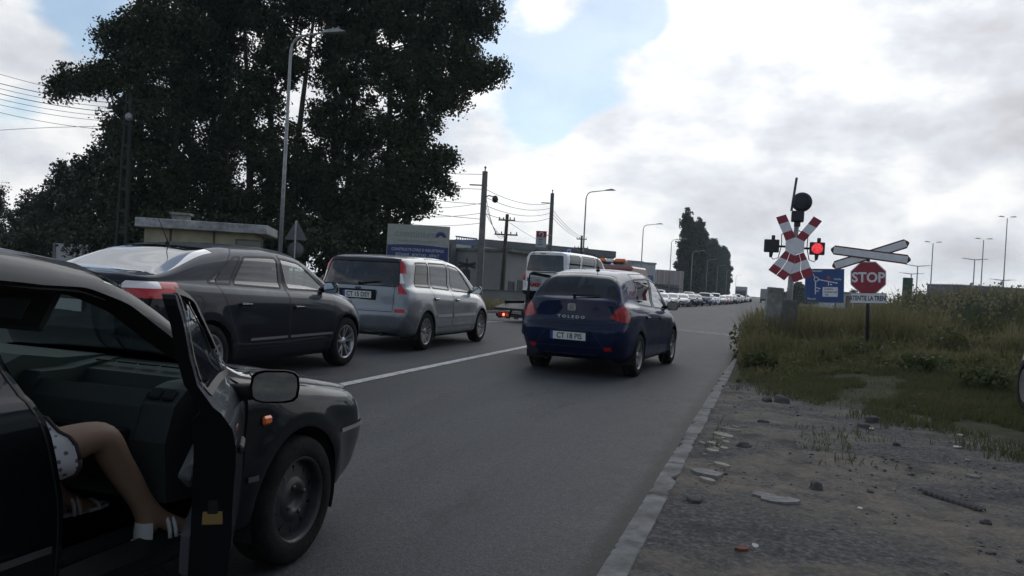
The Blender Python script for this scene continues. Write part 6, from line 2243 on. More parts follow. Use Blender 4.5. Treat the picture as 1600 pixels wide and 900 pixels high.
def make_poles():
    _, P0 = pole_thing((213, 190), 148, 372, 38.5, 'lattice', 'twin leg concrete lattice pole with a flood lamp, before the dark trees')
    _, P1 = pole_thing((757.5, 748), 268, 470, 40, 'concrete', 'square concrete utility pole nearest the ambulance')
    r2, P2 = pole_thing((796, 783), 335, 465, 58, 'wood', 'dark wooden utility pole with two crossarms')
    _, P3 = pole_thing((862, 857), 302, 440, 56, 'concrete', 'concrete utility pole carrying the red and white shop board')
    _, P4 = pole_thing((908, 907), 368, 425, 95, 'wood', 'short distant wooden pole right of the shop board')
    # lamp bracket on the square pole
    # spans off the left edge
    L = [((-8, 108), (72, 128)), ((-8, 118), (72, 128)), ((-8, 132), (90, 150)), ((-8, 141), (100, 160)), ((-8, 153), (140, 176)), ((-8, 161), (150, 182)), ((-8, 196), (130, 178)), ((-8, 179), (110, 209))]
    for i, (a, b) in enumerate(L):
        A = at_d(a[0] - 60, a[1] - (b[1] - a[1]) * .7, 33); B = P0 + Vector((-.2 + .05 * i, 0, -.25 - .22 * i))
        tgt = at_d(b[0], b[1], 36)
        wire(A, B, .25 if i != 6 else -.1, 'thin black wire from the lattice pole to the left edge', .016 if i in (1, 3) else .011, 'wires from the lattice pole to the left edge')
    # lattice pole to square pole, in front of the trees
    for i in range(4):
        wire(P0 + Vector((.1, 0, -.2 - .3 * i)), P1 + Vector((-.1, 0, -.15 - .75 * i)), .9, 'thin black wire between the lattice pole and the square concrete pole', .013, 'wires across the dark trees')
    for i in range(4):
        wire(P1 + Vector((.1, 0, -.9 - .4 * i)), P3 + Vector((-.1, 0, -.7 - .35 * i)), .35, 'thin black wire between the two concrete poles', .014, 'wires between the concrete poles')
    for i in range(3):
        wire(P3 + Vector((.1, 0, -1.2 - .25 * i)), P4 + Vector((0, 0, -.1 - .15 * i)), .3, 'thin black wire sloping down to the short distant pole', .016, 'wires to the short distant pole')
    for i in range(3):
        wire(P1 + Vector((0, 0, -.8 - .5 * i)), P2 + Vector((0, 0, -1.4 - .1 * i)), 1.2 - .4 * i, 'slack black wire from the square pole to the wooden pole', .014, 'slack wires to the wooden pole')
    for i in range(3):
        a = at_d(605, 318 + 12 * i, 60)
        wire(a, P1 + Vector((-.1, 0, -1.6 - .5 * i)), .3, 'thin black wire from behind the trees to the square concrete pole', .012, 'wires from behind the trees')
    wire(P2 + Vector((.2, 0, -.6)), at_d(905, 398, 80), .4, 'black wire from the wooden pole towards the grey hall', .014)
    # round street light on the square pole
    mb = MB(); mb.tube([(0, 0, 0), (.25, -.1, .08), (.55, -.2, .0)], .03, 6); mb.lathe([(0, .18), (.10, .14), (.16, 0), (.13, -.14), (0, -.2)], 12, 1, Matrix.Translation((.62, -.2, -.1)))
    o = mb.build('pole_lamp', [M_DKMETAL, M_DKMETAL]); o.location = P1 + Vector((.08, -.05, -1.3)); tag(o, 'dark bowl lamp on a bracket of the square concrete pole', 'lamp')
    # red and white board on P3
    M = at_d(845.5, 375, 55.6)
    root = thing('shop_board', 'red and white board hung on the concrete pole', 'sign', tuple(M), R(14))
    k = 55.6 / FPX
    mb = MB(); mb.box((0, 0, -3 * k), (16.5 * k, .10, 17 * k), 0); mb.box((0, 0, 9.2 * k), (16.5 * k, .10, 9.6 * k), 1); mb.tube([(8 * k, 0, 8 * k), (15 * k, .1, 8 * k)], .03, 6); mb.tube([(8 * k, 0, -6 * k), (15 * k, .1, -6 * k)], .03, 6)
    bo = mb.build('panel', [mat('board_white', (.50, .52, .55), .5), mat('board_red', (.34, .02, .035), .5)], root)
    mb = MB(); F = face_frame((0, -.055, 9.2 * k), (1, 0, 0), (0, 0, 1))
    mb.lathe([(2.0 * k, 0), (2.0 * k, .004), (3.6 * k, .004), (3.6 * k, 0)], 16, 0, F, 'Z', True, R(-60), R(200)); mb.prism([(1.5 * k, -1 * k), (4 * k, -3.4 * k), (.5 * k, -4 * k)], .004, 0, F); mb.build('emblem', [M_SIGNWHITE], bo)
    mb = MB(); F = face_frame((0, -.055, -3 * k), (1, 0, 0), (0, 0, 1))
    for i, w in enumerate((6, 4, 7)): mb.box((-1 * k, (4 - i * 4) * k, .002), (w * k, 1.4 * k, .004), 0, F)
    mb.build('small_print', [mat('print_grey', (.15, .16, .2), .5)], bo)


def make_left_bits():
    # yellow booth with a flat overhanging roof
    d = 27.5
    a = at_d(212, 368, d); b = at_d(418, 374, d + .8)
    dirv = Vector((b.x - a.x, b.y - a.y, 0)); L = dirv.length; rz = math.atan2(dirv.y, dirv.x)
    c = (a + b) / 2; g = gz1(c.x, c.y)
    root = thing('booth', 'low yellow booth with a weathered flat white roof', 'booth', (c.x, c.y, g), rz)
    ztop = at_d(315, 345, d).z - g
    mb = MB(); mb.box((0, 1.5, ztop - .16), (L, 3.4, .32), 0, None, bev=.02)
    mb.build('roof', [mat('roof_weathered', (.34, .34, .34), .85, var=.4, vscale=3, bump=.3, bscale=20)], root)
    mb = MB(); mb.box((-.9, .8, ztop + .10), (.55, .5, .22), 0, None, bev=.02); mb.box((-.9, .8, ztop + .25), (.7, .64, .08), 0); mb.build('vent_cap', [M_CONC], root)
    mb = MB(); mb.box((-.15, 1.55, (ztop - .32) / 2), (L - .75, 2.7, ztop - .322), 0); mb.build('wall', [mat('wall_yellow', (.38, .345, .24), .9, var=.15, vscale=2)], root)
    for xx in (-1.1, .35):
        mb = MB(); mb.box((xx, .19, (ztop - .32) / 2), (.07, .03, ztop - .33), 0); mb.build('wall_strip', [mat('strip_brown', (.10, .06, .05), .8)], root)
    mb = MB(); mb.box((1.55, .19, ztop - 1.0), (.95, .04, .95), 0); mb.box((1.55, .175, ztop - 1.0), (.82, .03, .82), 1); mb.build('window', [mat('frame_dark', (.10, .10, .10), .7), M_FARGLASS], root)
    # white wall stub
    a = at_d(86, 398, 42); g = gz1(a.x, a.y)
    root = thing('boundary_wall', 'short white wall below the dark trees at far left', 'wall', (a.x, a.y, g), R(20))
    H = at_d(86, 380, 42).z - g
    mb = MB()
    for k in range(3): mb.box((.75 + k * 1.5, 0, H / 2), (1.47, .15, H), 0, None, bev=.01)
    mb.build('panel', [mat('wall_white', (.44, .45, .46), .85, var=.2, vscale=2)], root)
    mb = MB()
    for k in range(4): mb.box((k * 1.5, -.02, H / 2), (.14, .2, H + .04), 0)
    mb.build('pier', [M_CONCPOLE], root)
    # warning triangle seen from behind
    b = at_d(459, 420, 29); g = gz1(b.x, b.y); t = at_d(466, 343, 29)
    root = thing('triangle_sign', 'grey back of a triangular sign on a pole, beside the trees', 'sign', (b.x, b.y, g), R(14))
    H = t.z - g
    mb = MB(); mb.tube([(0, 0, 0), (0, 0, H - .05)], .035, 8); mb.build('pole', [M_GALV], root)
    mb = MB(); mb.prism(rounded([(-.42, H - .75), (.42, H - .75), (0, H)], .06), .02, 0, face_frame((0, .05, 0), (1, 0, 0), (0, 0, 1)))
    mb.box((0, .02, H - .5), (.4, .02, .04), 0); mb.build('triangle_plate', [mat('sign_back', (.13, .135, .14), .6, metal=.3)], root)
    mb = MB(); mb.lathe([(0, 0), (.30, 0), (.30, .02), (0, .02)], 24, 0, Matrix.Translation((0, .05, H - 1.12)), 'Y'); mb.build('round_plate', [mat('sign_back', (.13, .135, .14), .6)], root)
    # billboard
    d = 37
    bl, br, tl = at_d(602, 425, d), at_d(699, 431, d), at_d(602, 349, d)
    dv = Vector((br.x - bl.x, br.y - bl.y, 0)); W = dv.length; rz = math.atan2(dv.y, dv.x)
    g = gz1(bl.x, bl.y); zt = tl.z - g; zb = zt - 2.35
    c = (bl + br) / 2
    root = thing('billboard', 'billboard with a cream top and blue lower half, behind the silver car', 'billboard', (c.x, c.y, g), rz)
    mb = MB(); mb.box((0, .05, (zt + zb) / 2), (W, .10, zt - zb), 2)
    mb.box((0, -.004, zt - .50), (W - .06, .012, .94), 0)
    n = 16; cv = [(-W / 2 + .03 + (W - .06) * i / n, zt - .97 + .06 * math.sin(math.pi * i / n * 1.1) ) for i in range(n + 1)]
    F = face_frame((0, -.012, 0), (1, 0, 0), (0, 0, 1))
    mb.prism([(-W / 2 + .03, zb + .04), (W / 2 - .03, zb + .04)] + cv[::-1], .006, 1, F)
    pn = mb.build('panel', [mat('board_cream', (.34, .35, .32), .6, var=.1), mat('board_blue', (.018, .035, .14), .5, var=.1), M_GALV], root)
    for s in (-1, 1):
        mb = MB(); mb.box((s * W * .4, .14, zt / 2), (.12, .12, zt), 0); mb.build('post', [M_GALV], root)
    F2 = face_frame((0, -.0205, 0), (1, 0, 0), (0, 0, 1))
    wt = mat('board_text', (.42, .45, .50), .6)
    text_obj('lettering', 'comtim.ro', .46, F2 @ Matrix.Translation((-.12, zt - .42, 0)), mat('faded_grey', (.26, .28, .26), .7), pn, .006, .001)
    text_obj('lettering', 'PRODUSE · SERVICII · CONSTRUCTII', .12, F2 @ Matrix.Translation((0, zt - .76, 0)), mat('faded_grey', (.26, .28, .26), .7), pn, .002, .001)
    for i, t in enumerate(('CONSTRUCTII CIVILE SI INDUSTRIALE', 'BETOANE - MORTARE - ASFALT', 'LUCRARI DE CANALIZARE SI DRUMURI')):
        text_obj('lettering', t, .185, F2 @ Matrix.Translation((0, zt - 1.16 - .24 * i, 0)), wt, pn, .003, .001, .78)
    mb = MB(); mb.lathe([(.10, 0), (.10, .004), (.26, .004), (.26, 0)], 20, 0, F2 @ Matrix.Translation((W * .36, zt - .52, .0)), 'Z', True, 0, math.pi); mb.build('emblem', [mat('emblem_purple', (.05, .04, .15), .5)], pn)
    # crossing cross seen from behind, on the left side of the road
    b = at_d(727, 470, 34); g = gz1(b.x, b.y); H = at_d(730, 404, 34).z - g
    root = thing('railway_cross', 'black rear side of a crossing signal with saltire, left of the road', 'signal', (b.x, b.y, g), R(15))
    mb = MB(); mb.tube([(0, 0, 0), (0, 0, H)], .06, 8); mb.build('pole', [M_DKMETAL], root)
    mb = MB()
    for a in (R(14), R(-14)):
        mb.box((0, 0, 0), (.78, .03, .13), 0, Matrix.Translation((0, -.06, H - .28)) @ Matrix.Rotation(a, 4, 'Y'))
    mb.build('saltire', [M_DKMETAL], root)
    mb = MB(); mb.box((0, -.05, H - .68), (.34, .2, .48), 0, None, bev=.04); mb.build('lamp_head', [M_DKMETAL], root)
# ------------------------------------------------------------------ buildings beyond the road
def facade_box(name, label, pl, pr, ptop, d0, d1, depth, wallm, cat='building', zb=-.8):
    """a block whose front runs from pixel column pl (at distance d0) to pr (at d1); ptop = roof row at pl"""
    a, b = at_d(pl, 440, d0), at_d(pr, 440, d1)
    t = at_d(pl, ptop, d0)
    dv = Vector((b.x - a.x, b.y - a.y, 0)); W = dv.length; rz = math.atan2(dv.y, dv.x)
    g = gz1(a.x, a.y)
    H = t.z - g
    root = thing(name, label, cat, (a.x, a.y, g), rz)
    mb = MB(); mb.box((W / 2, depth / 2, H / 2 - .25), (W, depth, H + .5), 0)
    wall = mb.build('wall', [wallm], root)
    return root, wall, W, H


def window(root, x, z, w, h, m, frame, y=0.0):
    mb = MB()
    for dx, dz, sw, sh in ((0, h / 2 + .05, w + .2, .1), (0, -h / 2 - .05, w + .2, .1), (-w / 2 - .05, 0, .1, h), (w / 2 + .05, 0, .1, h)):
        mb.box((x + dx, y - .02, z + dz), (sw, .12, sh), 0)
    o = mb.build('window', [frame], root)
    mb = MB(); mb.box((x, y - .012, z), (w, .03, h), 0); mb.build('pane', [m], o)


def make_buildings():
    render = mat('render_grey', (.27, .27, .27), .9, var=.15, vscale=.4, bump=.2, bscale=3)
    render2 = mat('render_white', (.42, .43, .44), .9, var=.15, vscale=.5)
    dark = mat('render_dark', (.13, .135, .145), .9, var=.2, vscale=.3)
    fr = mat('frame_white', (.48, .48, .48), .6)
    pane = mat('pane_dark', (.03, .035, .04), .15)
    # unfinished pale house
    r, w, W, H = facade_box('house', 'pale unfinished house with a blue roof railing', 690, 802, 379, 66, 74, 8, render2)
    mb = MB(); mb.box((1.1, 3, H + .45), (1.0, 1.2, 1.1), 0); mb.box((6.2, 3, H + .3), (.5, 5, .7), 0); mb.build('parapet', [dark], r)
    mb = MB()
    for k in range(9): mb.box((2.2 + k * .32, .5, H + .35), (.05, .05, .7), 0)
    mb.box((3.5, .5, H + .68), (2.9, .06, .12), 0); mb.box((3.5, .5, H + .3), (2.9, .04, .3), 0)
    mb.build('railing', [mat('railing_blue', (.06, .10, .20), .6)], r)
    for x, z, ww, hh in ((.9, 2.8, .4, 1.2), (2.0, 2.9, .8, 1.3), (3.5, 2.9, .5, 1.2), (5.0, 2.9, .9, 1.3), (2.0, 1.0, .8, 1.2), (5.0, 1.0, .9, 1.2)): window(r, x, z, ww, hh, pane, fr)
    mb = MB(); mb.box((1.0, -.14, H / 2), (.6, .25, H), 0); mb.box((3.9, -.14, H / 2), (.6, .25, H), 0); mb.build('pilaster', [dark], r)
    # garden wall and lean-to between house and hall
    r, w, W, H = facade_box('outbuilding', 'grey outbuilding with sagging roof between the house and the hall', 790, 868, 393, 64, 70, 6, render)
    mb = MB(); mb.box((W / 2, 2.6, H + .10), (W + .5, 6.4, .22), 0, Matrix.Rotation(R(1.5), 4, 'Y')); mb.build('roof', [mat('roof_grey_green', (.15, .165, .14), .9, var=.4, vscale=1.2)], r)
    for x, z, ww, hh in ((.8, 1.2, .6, 1.0), (2.2, 1.1, .9, 1.5), (3.4, 1.4, .6, .8)): window(r, x, z, ww, hh, pane, dark)
    a = at_d(700, 452, 56); b = at_d(830, 458, 56); g = gz1(a.x, a.y); dv = b - a; dv.z = 0
    rt = thing('garden_wall', 'low grey wall at the foot of the pale house', 'wall', (a.x, a.y, g), math.atan2(dv.y, dv.x))
    mb = MB(); mb.box((dv.length / 2, 0, .5), (dv.length, .2, 1.1), 0); mb.build('panel', [render], rt)
    mb = MB(); mb.box((dv.length / 2, 0, 1.09), (dv.length + .1, .3, .08), 0); mb.build('coping', [dark], rt)
    # long hall
    r, w, W, H = facade_box('hall', 'long grey flat roofed hall behind the ambulance', 752, 958, 374, 98, 112, 30, render)
    mb = MB(); mb.box((W / 2, -.1, H - .4), (W + .1, .25, .9), 0); mb.box((W + .05, 15, H - .4), (.25, 30, .9), 0); mb.build('parapet', [dark], r)
    for k in range(6): window(r, 2.0 + k * 3.0, H * .5, 1.6, 1.2, pane, dark)
    mb = MB(); mb.box((W - 2, -.08, 2), (1.6, .15, 3.4), 0); mb.build('door', [dark], r)
    # lower block right of the hall
    r, w, W, H = facade_box('warehouse', 'low grey warehouse joined to the right of the hall', 950, 1003, 404, 118, 122, 20, mat('render_bluegrey', (.20, .215, .235), .9, var=.12))
    mb = MB(); mb.box((W / 2, -.06, H - .2), (W, .2, .4), 0); mb.build('parapet', [dark], r)
    r, w, W, H = facade_box('shop_block', 'pale flat block with a large blue panel on its front', 986, 1023, 408, 112, 114, 14, render2)
    mb = MB(); mb.box((W * .62, -.06, H * .5), (W * .55, .12, 1.9), 0); pb = mb.build('blue_panel', [mat('panel_blue', (.035, .07, .20), .5, var=.15)], r)
    for k in range(3):
        mb = MB(); mb.box((W * .62, -.13, H * .5 + .6 - k * .4), (W * .36, .02, .12), 0); mb.build('print_line', [mat('board_text', (.42, .45, .50), .6)], pb)
    mb = MB(); mb.box((W / 2, -.04, H - .12), (W + .1, .2, .25), 0); mb.build('parapet', [render], r)
    window(r, W * .14, 1.6, .8, 1.1, pane, fr)
    # pinkish shed
    r, w, W, H = facade_box('shed', 'pinkish panelled shed beside the poplars', 1026, 1068, 421, 150, 152, 12, mat('panel_pink', (.34, .29, .28), .85, var=.12))
    for k in range(5):
        mb = MB(); mb.box((.4 + k * 1.15, -.05, H / 2), (.18, .12, H), 0); mb.build('batten', [mat('panel_pale', (.45, .40, .39), .8)], r)
    r, w, W, H = facade_box('lean_to', 'low dark lean-to with a sloping roof in front of the pinkish shed', 1018, 1062, 443, 128, 131, 6, dark)
    mb = MB(); mb.add([(-.2, -.3, H), (W + .2, -.3, H - .7), (W + .2, 6.2, H - .2), (-.2, 6.2, H + .6), (-.2, -.3, H + .15), (W + .2, -.3, H - .55), (W + .2, 6.2, H - .05), (-.2, 6.2, H + .75)],
                      [(0, 3, 2, 1), (4, 5, 6, 7), (0, 1, 5, 4), (1, 2, 6, 5), (2, 3, 7, 6), (3, 0, 4, 7)], 0); mb.build('roof', [dark], r)
    # far right: low sheds and a line of wall beyond the field
    r, w, W, H = facade_box('far_shed', 'long low dark shed on the horizon at the right edge', 1500, 1700, 446, 170, 176, 10, dark)
    mb = MB(); mb.box((W / 2, 5, H + .1), (W + .4, 10.4, .25), 0); mb.build('roof', [render], r)
    r, w, W, H = facade_box('far_cabin', 'tiny pale cabin right of the blue direction sign', 1316, 1336, 458, 130, 131, 5, render2)
    mb = MB(); mb.box((W / 2, 2.5, H + .1), (W + .4, 5.6, .25), 0); mb.build('roof', [dark], r)
    mb = MB(); mb.box((W * .6, -.02, H * .45), (W * .5, .08, H * .8), 0); mb.build('door', [mat('door_brown', (.10, .055, .045), .8)], r)
    # lorry at the end of the road, right hand lane
    p = at_d(1196, 462, 205); g = gz1(p.x, p.y)
    root = thing('lorry', 'box lorry with a dark cab far down the road, right of the queue', 'lorry', (p.x, p.y, g), 0)
    mb = MB(); mb.box((0, 0, 2.3), (2.5, 7, 2.6), 0, None, bev=.05); mb.build('cargo_box', [mat('lorry_grey', (.30, .31, .32), .6)], root)
    mb = MB(); mb.box((0, 4.6, 1.7), (2.4, 1.9, 2.4), 0, None, bev=.15); mb.build('cab', [P_BLUE], root)
    mb = MB(); mb.box((0, -3.4, .8), (2.4, .2, .5), 0); mb.build('bumper', [M_DARK], root)
    for s in (-1, 1):
        for yy in (-2.2, 4.2):
            mb = MB(); mb.lathe([(0, -.15), (.5, -.15), (.5, .15), (0, .15)], 16, 0, Matrix.Translation((s * 1.05, yy, .5)), 'X'); mb.build('wheel', [M_RUBBER], root)
    p = at_d(1158, 458, 190); g = gz1(p.x, p.y)
    root = thing('lorry', 'pale box lorry standing above the cars at the end of the queue', 'lorry', (p.x, p.y, g), math.pi)
    mb = MB(); mb.box((0, -2.0, 2.3), (2.5, 7, 2.7), 0, None, bev=.05); mb.build('cargo_box', [mat('lorry_pale', (.42, .43, .45), .6)], root)
    mb = MB(); mb.box((0, 2.7, 1.7), (2.4, 1.9, 2.3), 0, None, bev=.15); cb = mb.build('cab', [mat('cab_grey', (.16, .17, .18), .5)], root)
    mb = MB(); mb.box((0, 3.62, 2.1), (2.0, .1, .8), 0, None, bev=.02); mb.build('windscreen', [M_FARGLASS], cb)
    for s in (-1, 1):
        for yy in (-4, 2.4):
            mb = MB(); mb.lathe([(0, -.15), (.5, -.15), (.5, .15), (0, .15)], 16, 0, Matrix.Translation((s * 1.05, yy, .5)), 'X'); mb.build('wheel', [M_RUBBER], root)


# ------------------------------------------------------------------ trees, weeds, grass
def leaf_mat(name, a, b, rough=.6, trans=.12, mid=None, sc=1.3):
    n = NT(name)
    c = n.ramp(n.noise(sc, 6, .68), [(.32, a), (.5, mid or tuple((p + q) / 2 for p, q in zip(a, b))), (.68, b)])
    n.color(c); n.rough(rough); n.b.inputs['Specular IOR Level'].default_value = .25
    tl = n.t.nodes.new('ShaderNodeBsdfTranslucent'); n.t.links.new(n.mix(.5, c, tuple(min(1, x * 1.6) for x in b)), tl.inputs[0])
    mx = n.t.nodes.new('ShaderNodeMixShader'); mx.inputs[0].default_value = trans
    out = [k for k in n.t.nodes if k.type == 'OUTPUT_MATERIAL'][0]
    n.t.links.new(n.b.outputs[0], mx.inputs[1]); n.t.links.new(tl.outputs[0], mx.inputs[2]); n.t.links.new(mx.outputs[0], out.inputs[0])
    return n.m


def leaf_mesh(P, size, rng, flat=0.0):
    """one folded diamond per point"""
    n = len(P)
    a = rng.normal(size=(n, 3)); a /= np.linalg.norm(a, axis=1)[:, None]
    b = rng.normal(size=(n, 3)); b[:, 2] *= (1 - flat); b -= a * np.sum(a * b, 1)[:, None]; b /= np.linalg.norm(b, axis=1)[:, None]
    s = size * rng.uniform(.65, 1.3, n)[:, None]
    c = np.cross(a, b)
    V = np.empty((n, 4, 3))
    V[:, 0] = P - a * s * .55; V[:, 1] = P + b * s * .36 + c * s * .10; V[:, 2] = P + a * s * .55; V[:, 3] = P - b * s * .36 + c * s * .10
    i = np.arange(n)[:, None] * 4
    return V.reshape(-1, 3), i + np.array([[0, 1, 2, 3]])


def clump_points(ells, rng, per_clump, density, cl_r):
    """ells: list of (centre Vector, radii (3)) -> leaf points, clump centres"""
    pts, cen = [], []
    for c, r in ells:
        vol = r[0] * r[1] * r[2]
        n = max(4, int(density * (vol ** (2 / 3))))
        d = rng.normal(size=(n, 3)); d /= np.linalg.norm(d, axis=1)[:, None]
        q = d * (rng.uniform(.15, 1, n) ** .45)[:, None] * np.array(r) + np.array(c)
        for k in q:
            cen.append(k)
            R_ = cl_r * rng.uniform(.6, 1.35)
            m = int(per_clump * rng.uniform(.6, 1.4))
            g = np.clip(rng.normal(size=(m, 3)), -1.7, 1.7) * R_ * np.array([.55, .55, .45])
            pts.append(k + g)
    return np.concatenate(pts), np.array(cen)


def tree(name, label, base, H, ells, leafm, barkm, rng, per=70, dens=9.0, cl=.62, leaf=.19, trunk_r=.28, group=None, limbs=26, stems=1, cat='tree', lean=(0, 0), rise=.30):
    root = thing(name, label, cat, base, 0, group)
    B = Vector(base)
    loc = [(np.array(c) - np.array(B), r) for c, r in ells]
    P, C = clump_points(loc, rng, per, dens, cl)
    keep = P[:, 2] > .15
    V, Q = leaf_mesh(P[keep], leaf, rng)
    link_np('crown', V, Q, None, [leafm], root)
    mb = MB()
    for s in range(stems):
        ox = (s - (stems - 1) / 2) * trunk_r * 3.2 + rng.uniform(-.1, .1); oy = rng.uniform(-.5, .5) if stems > 1 else 0
        pts, rs = [], []
        for t in np.linspace(0, 1, 9):
            pts.append((ox * (1 + t * 1.6) + lean[0] * t + .12 * math.sin(4 * t + s), oy * (1 + t) + lean[1] * t, H * t * .95)); rs.append(trunk_r * (1 - .86 * t) * (1.25 if t == 0 else 1) + .012)
        mb.tube(pts, rs, 9)
        sel = rng.choice(len(C), min(limbs // stems, len(C)), replace=False)
        for k in sel:
            c = C[k]
            z0 = max(H * .12, min(H * .85, c[2] - rise * np.hypot(c[0] - ox, c[1]) - rng.uniform(.4, 1.6)))
            t = z0 / (H * .95)
            p0 = Vector((ox * (1 + t * 1.6) + lean[0] * t + .12 * math.sin(4 * t + s), oy * (1 + t) + lean[1] * t, z0))
            p2 = Vector(c); mid = p0.lerp(p2, .5) + Vector((rng.uniform(-.2, .2), rng.uniform(-.2, .2), -.25))
            r0 = trunk_r * (1 - .86 * t) * .5 + .012
            mb.tube([p0, p0.lerp(mid, .5) + Vector((0, 0, .06)), mid, mid.lerp(p2, .55), p2], [r0, r0 * .75, r0 * .55, r0 * .35, .012], 5)
    mb.build('trunk', [barkm], root)
    return root


def px_ell(px, py, rx, ry, d, dz=None):
    c = at_d(px, py, d); k = d / FPX
    dep = dz if dz else .85 * (rx + ry) / 2 * k
    return (tuple(c), (rx * k, dep, ry * k))


def make_trees():
    rng = np.random.default_rng(5)
    bark = mat('bark_dark', (.035, .030, .026), .95, var=.35, vscale=5, bump=.6, bscale=20)
    lf = leaf_mat('leaf_poplar', (.020, .030, .012), (.042, .056, .022), trans=.10)
    lf2 = leaf_mat('leaf_dark', (.018, .028, .012), (.036, .050, .022), trans=.06)
    G = 'big trees at the left'
    specs = [
        ('leftmost of the tall dark trees, one bough reaching to the left', 240, 42.0, [(262, 45, 85, 45), (245, 115, 65, 55), (125, 128, 48, 22), (170, 120, 40, 25), (225, 195, 62, 50), (225, 280, 70, 62), (300, -60, 90, 70), (240, 350, 75, 45), (95, 135, 24, 14), (180, 60, 30, 35)], 2),
        ('tall dark tree second from the left, behind the lattice pole', 330, 45.0, [(345, 10, 70, 60), (330, 110, 62, 74), (320, 215, 65, 75), (325, 315, 70, 60), (350, -110, 80, 80)], 2),
        ('tall dark tree with bare stems showing, behind the tall street lamp', 415, 43.5, [(425, 0, 75, 55), (440, 95, 50, 45), (400, 170, 45, 50), (440, 250, 60, 60), (420, 335, 70, 50), (430, -110, 90, 80)], 3),
        ('tall dark tree second from the right of the group', 520, 44.5, [(535, 5, 85, 55), (545, 95, 65, 60), (540, 190, 65, 65), (530, 290, 75, 60), (540, 345, 60, 40), (540, -110, 100, 80)], 2),
        ('rightmost tall dark tree, boughs reaching over the billboard', 610, 42.5, [(650, 25, 90, 50), (745, 20, 42, 38), (700, 75, 50, 30), (640, 110, 70, 40), (735, 118, 48, 26), (690, 150, 40, 30), (765, 112, 22, 14), (640, 190, 55, 45), (685, 245, 26, 20), (640, 260, 55, 45), (690, 290, 18, 16), (600, 320, 60, 36), (655, 320, 30, 18), (680, -60, 95, 60)], 2)]
    for lab, bx, d, el, st in specs:
        dn = {330: 21, 415: 19, 520: 20}.get(bx, 21)
        b = at_d(bx, 400, d); g = gz1(b.x, b.y)
        tree('broadleaf_tree', lab, (b.x, b.y, g), at_d(bx, -60, d).z - g, [px_ell(*e, d) for e in el], lf, bark, rng, per=150, dens=dn, cl=.56, leaf=.165, trunk_r=.26, group=G, limbs=54, stems=st)
    small = [('rounded dark tree left of the tall trees', 150, 50, [(178, 232, 34, 26), (160, 280, 48, 42), (150, 340, 62, 52)]),
             ('lower dark tree second from the left edge', 85, 55, [(108, 272, 22, 22), (95, 318, 36, 40), (85, 360, 52, 34)]),
             ('low dark tree near the left edge', 32, 60, [(52, 318, 18, 20), (44, 348, 28, 28), (30, 378, 38, 18)]),
             ('slim dark tree cut by the left edge', -8, 75, [(-6, 305, 7, 22), (-8, 342, 14, 32), (-2, 374, 18, 14)])]
    for lab, bx, d, el in small:
        b = at_d(bx, 398, d); g = gz1(b.x, b.y)
        tree('broadleaf_tree', lab, (b.x, b.y, g), at_d(bx, el[0][1] - 10, d).z - g, [px_ell(*e, d) for e in el], lf2, bark, rng, per=110, dens=17, cl=.62, leaf=.21, trunk_r=.2, group=G, limbs=16)
    bushes = [(505, 395, 60, 34, 36, 'dark bush between the triangular sign and the silver car'), (590, 400, 40, 40, 43, 'dark bush behind the left edge of the billboard'), (425, 385, 50, 34, 40, 'dark bush behind the street lamp base'), (120, 372, 60, 30, 47, 'dark bush behind the white wall'), (260, 365, 60, 32, 36, 'dark bush behind the yellow booth, left part'), (350, 372, 70, 30, 38, 'dark bush behind the yellow booth, right part'), (470, 372, 60, 34, 38, 'dark bush behind the triangular sign'),
              (560, 380, 55, 40, 41, 'dark bush left of the billboard'), (160, 382, 60, 24, 40, 'dark bush beside the white wall'), (60, 385, 60, 22, 50, 'dark bush at the left edge'), (985, 448, 24, 12, 100, 'small green bush in front of the block with the blue panel')]
    for px, py, rx, ry, d, lab in bushes:
        b = at_d(px, 405, d); g = gz1(b.x, b.y)
        tree('bush', lab, (b.x, b.y, g), max(1.0, at_d(px, py, d).z - g), [px_ell(px, py, rx, ry, d)], lf2, bark, rng, per=70, dens=20, cl=.5, leaf=.2, trunk_r=.08, limbs=8, cat='bush', group='bushes under the trees')
    # Lombardy poplars along the far road
    lp = leaf_mat('leaf_lombardy', (.034, .048, .028), (.056, .072, .042), trans=.15)
    num = ['first', 'second', 'third', 'fourth', 'fifth', 'sixth', 'seventh', 'eighth', 'ninth', 'tenth', 'eleventh', 'twelfth', 'thirteenth', 'last']
    Y = 172.0
    for i in range(14):
        x = -17.5 + rng.uniform(-.6, .6); y = Y
        g = gz1(x, y); H = 17.6 + rng.uniform(-1.3, 1.0) - (.0 if i else -.6)
        el = []
        for t in (.12, .25, .38, .5, .62, .74, .86, .95):
            w = 1.9 * (1 - abs(t - .42) ** 1.5 * 1.5) * rng.uniform(.85, 1.15)
            el.append(((x + rng.uniform(-.25, .25), y, g + H * t), (max(.35, w), max(.35, w), H * .085)))
        tree('poplar_tree', f'slim dark poplar in the row by the far road, {num[i]} from the near end', (x, y, g), H, el, lp, bark, rng, per=42, dens=26, cl=.55, leaf=.42, trunk_r=.2, limbs=8, group='poplar row by the far road')
        Y += 8.5 + i * .6
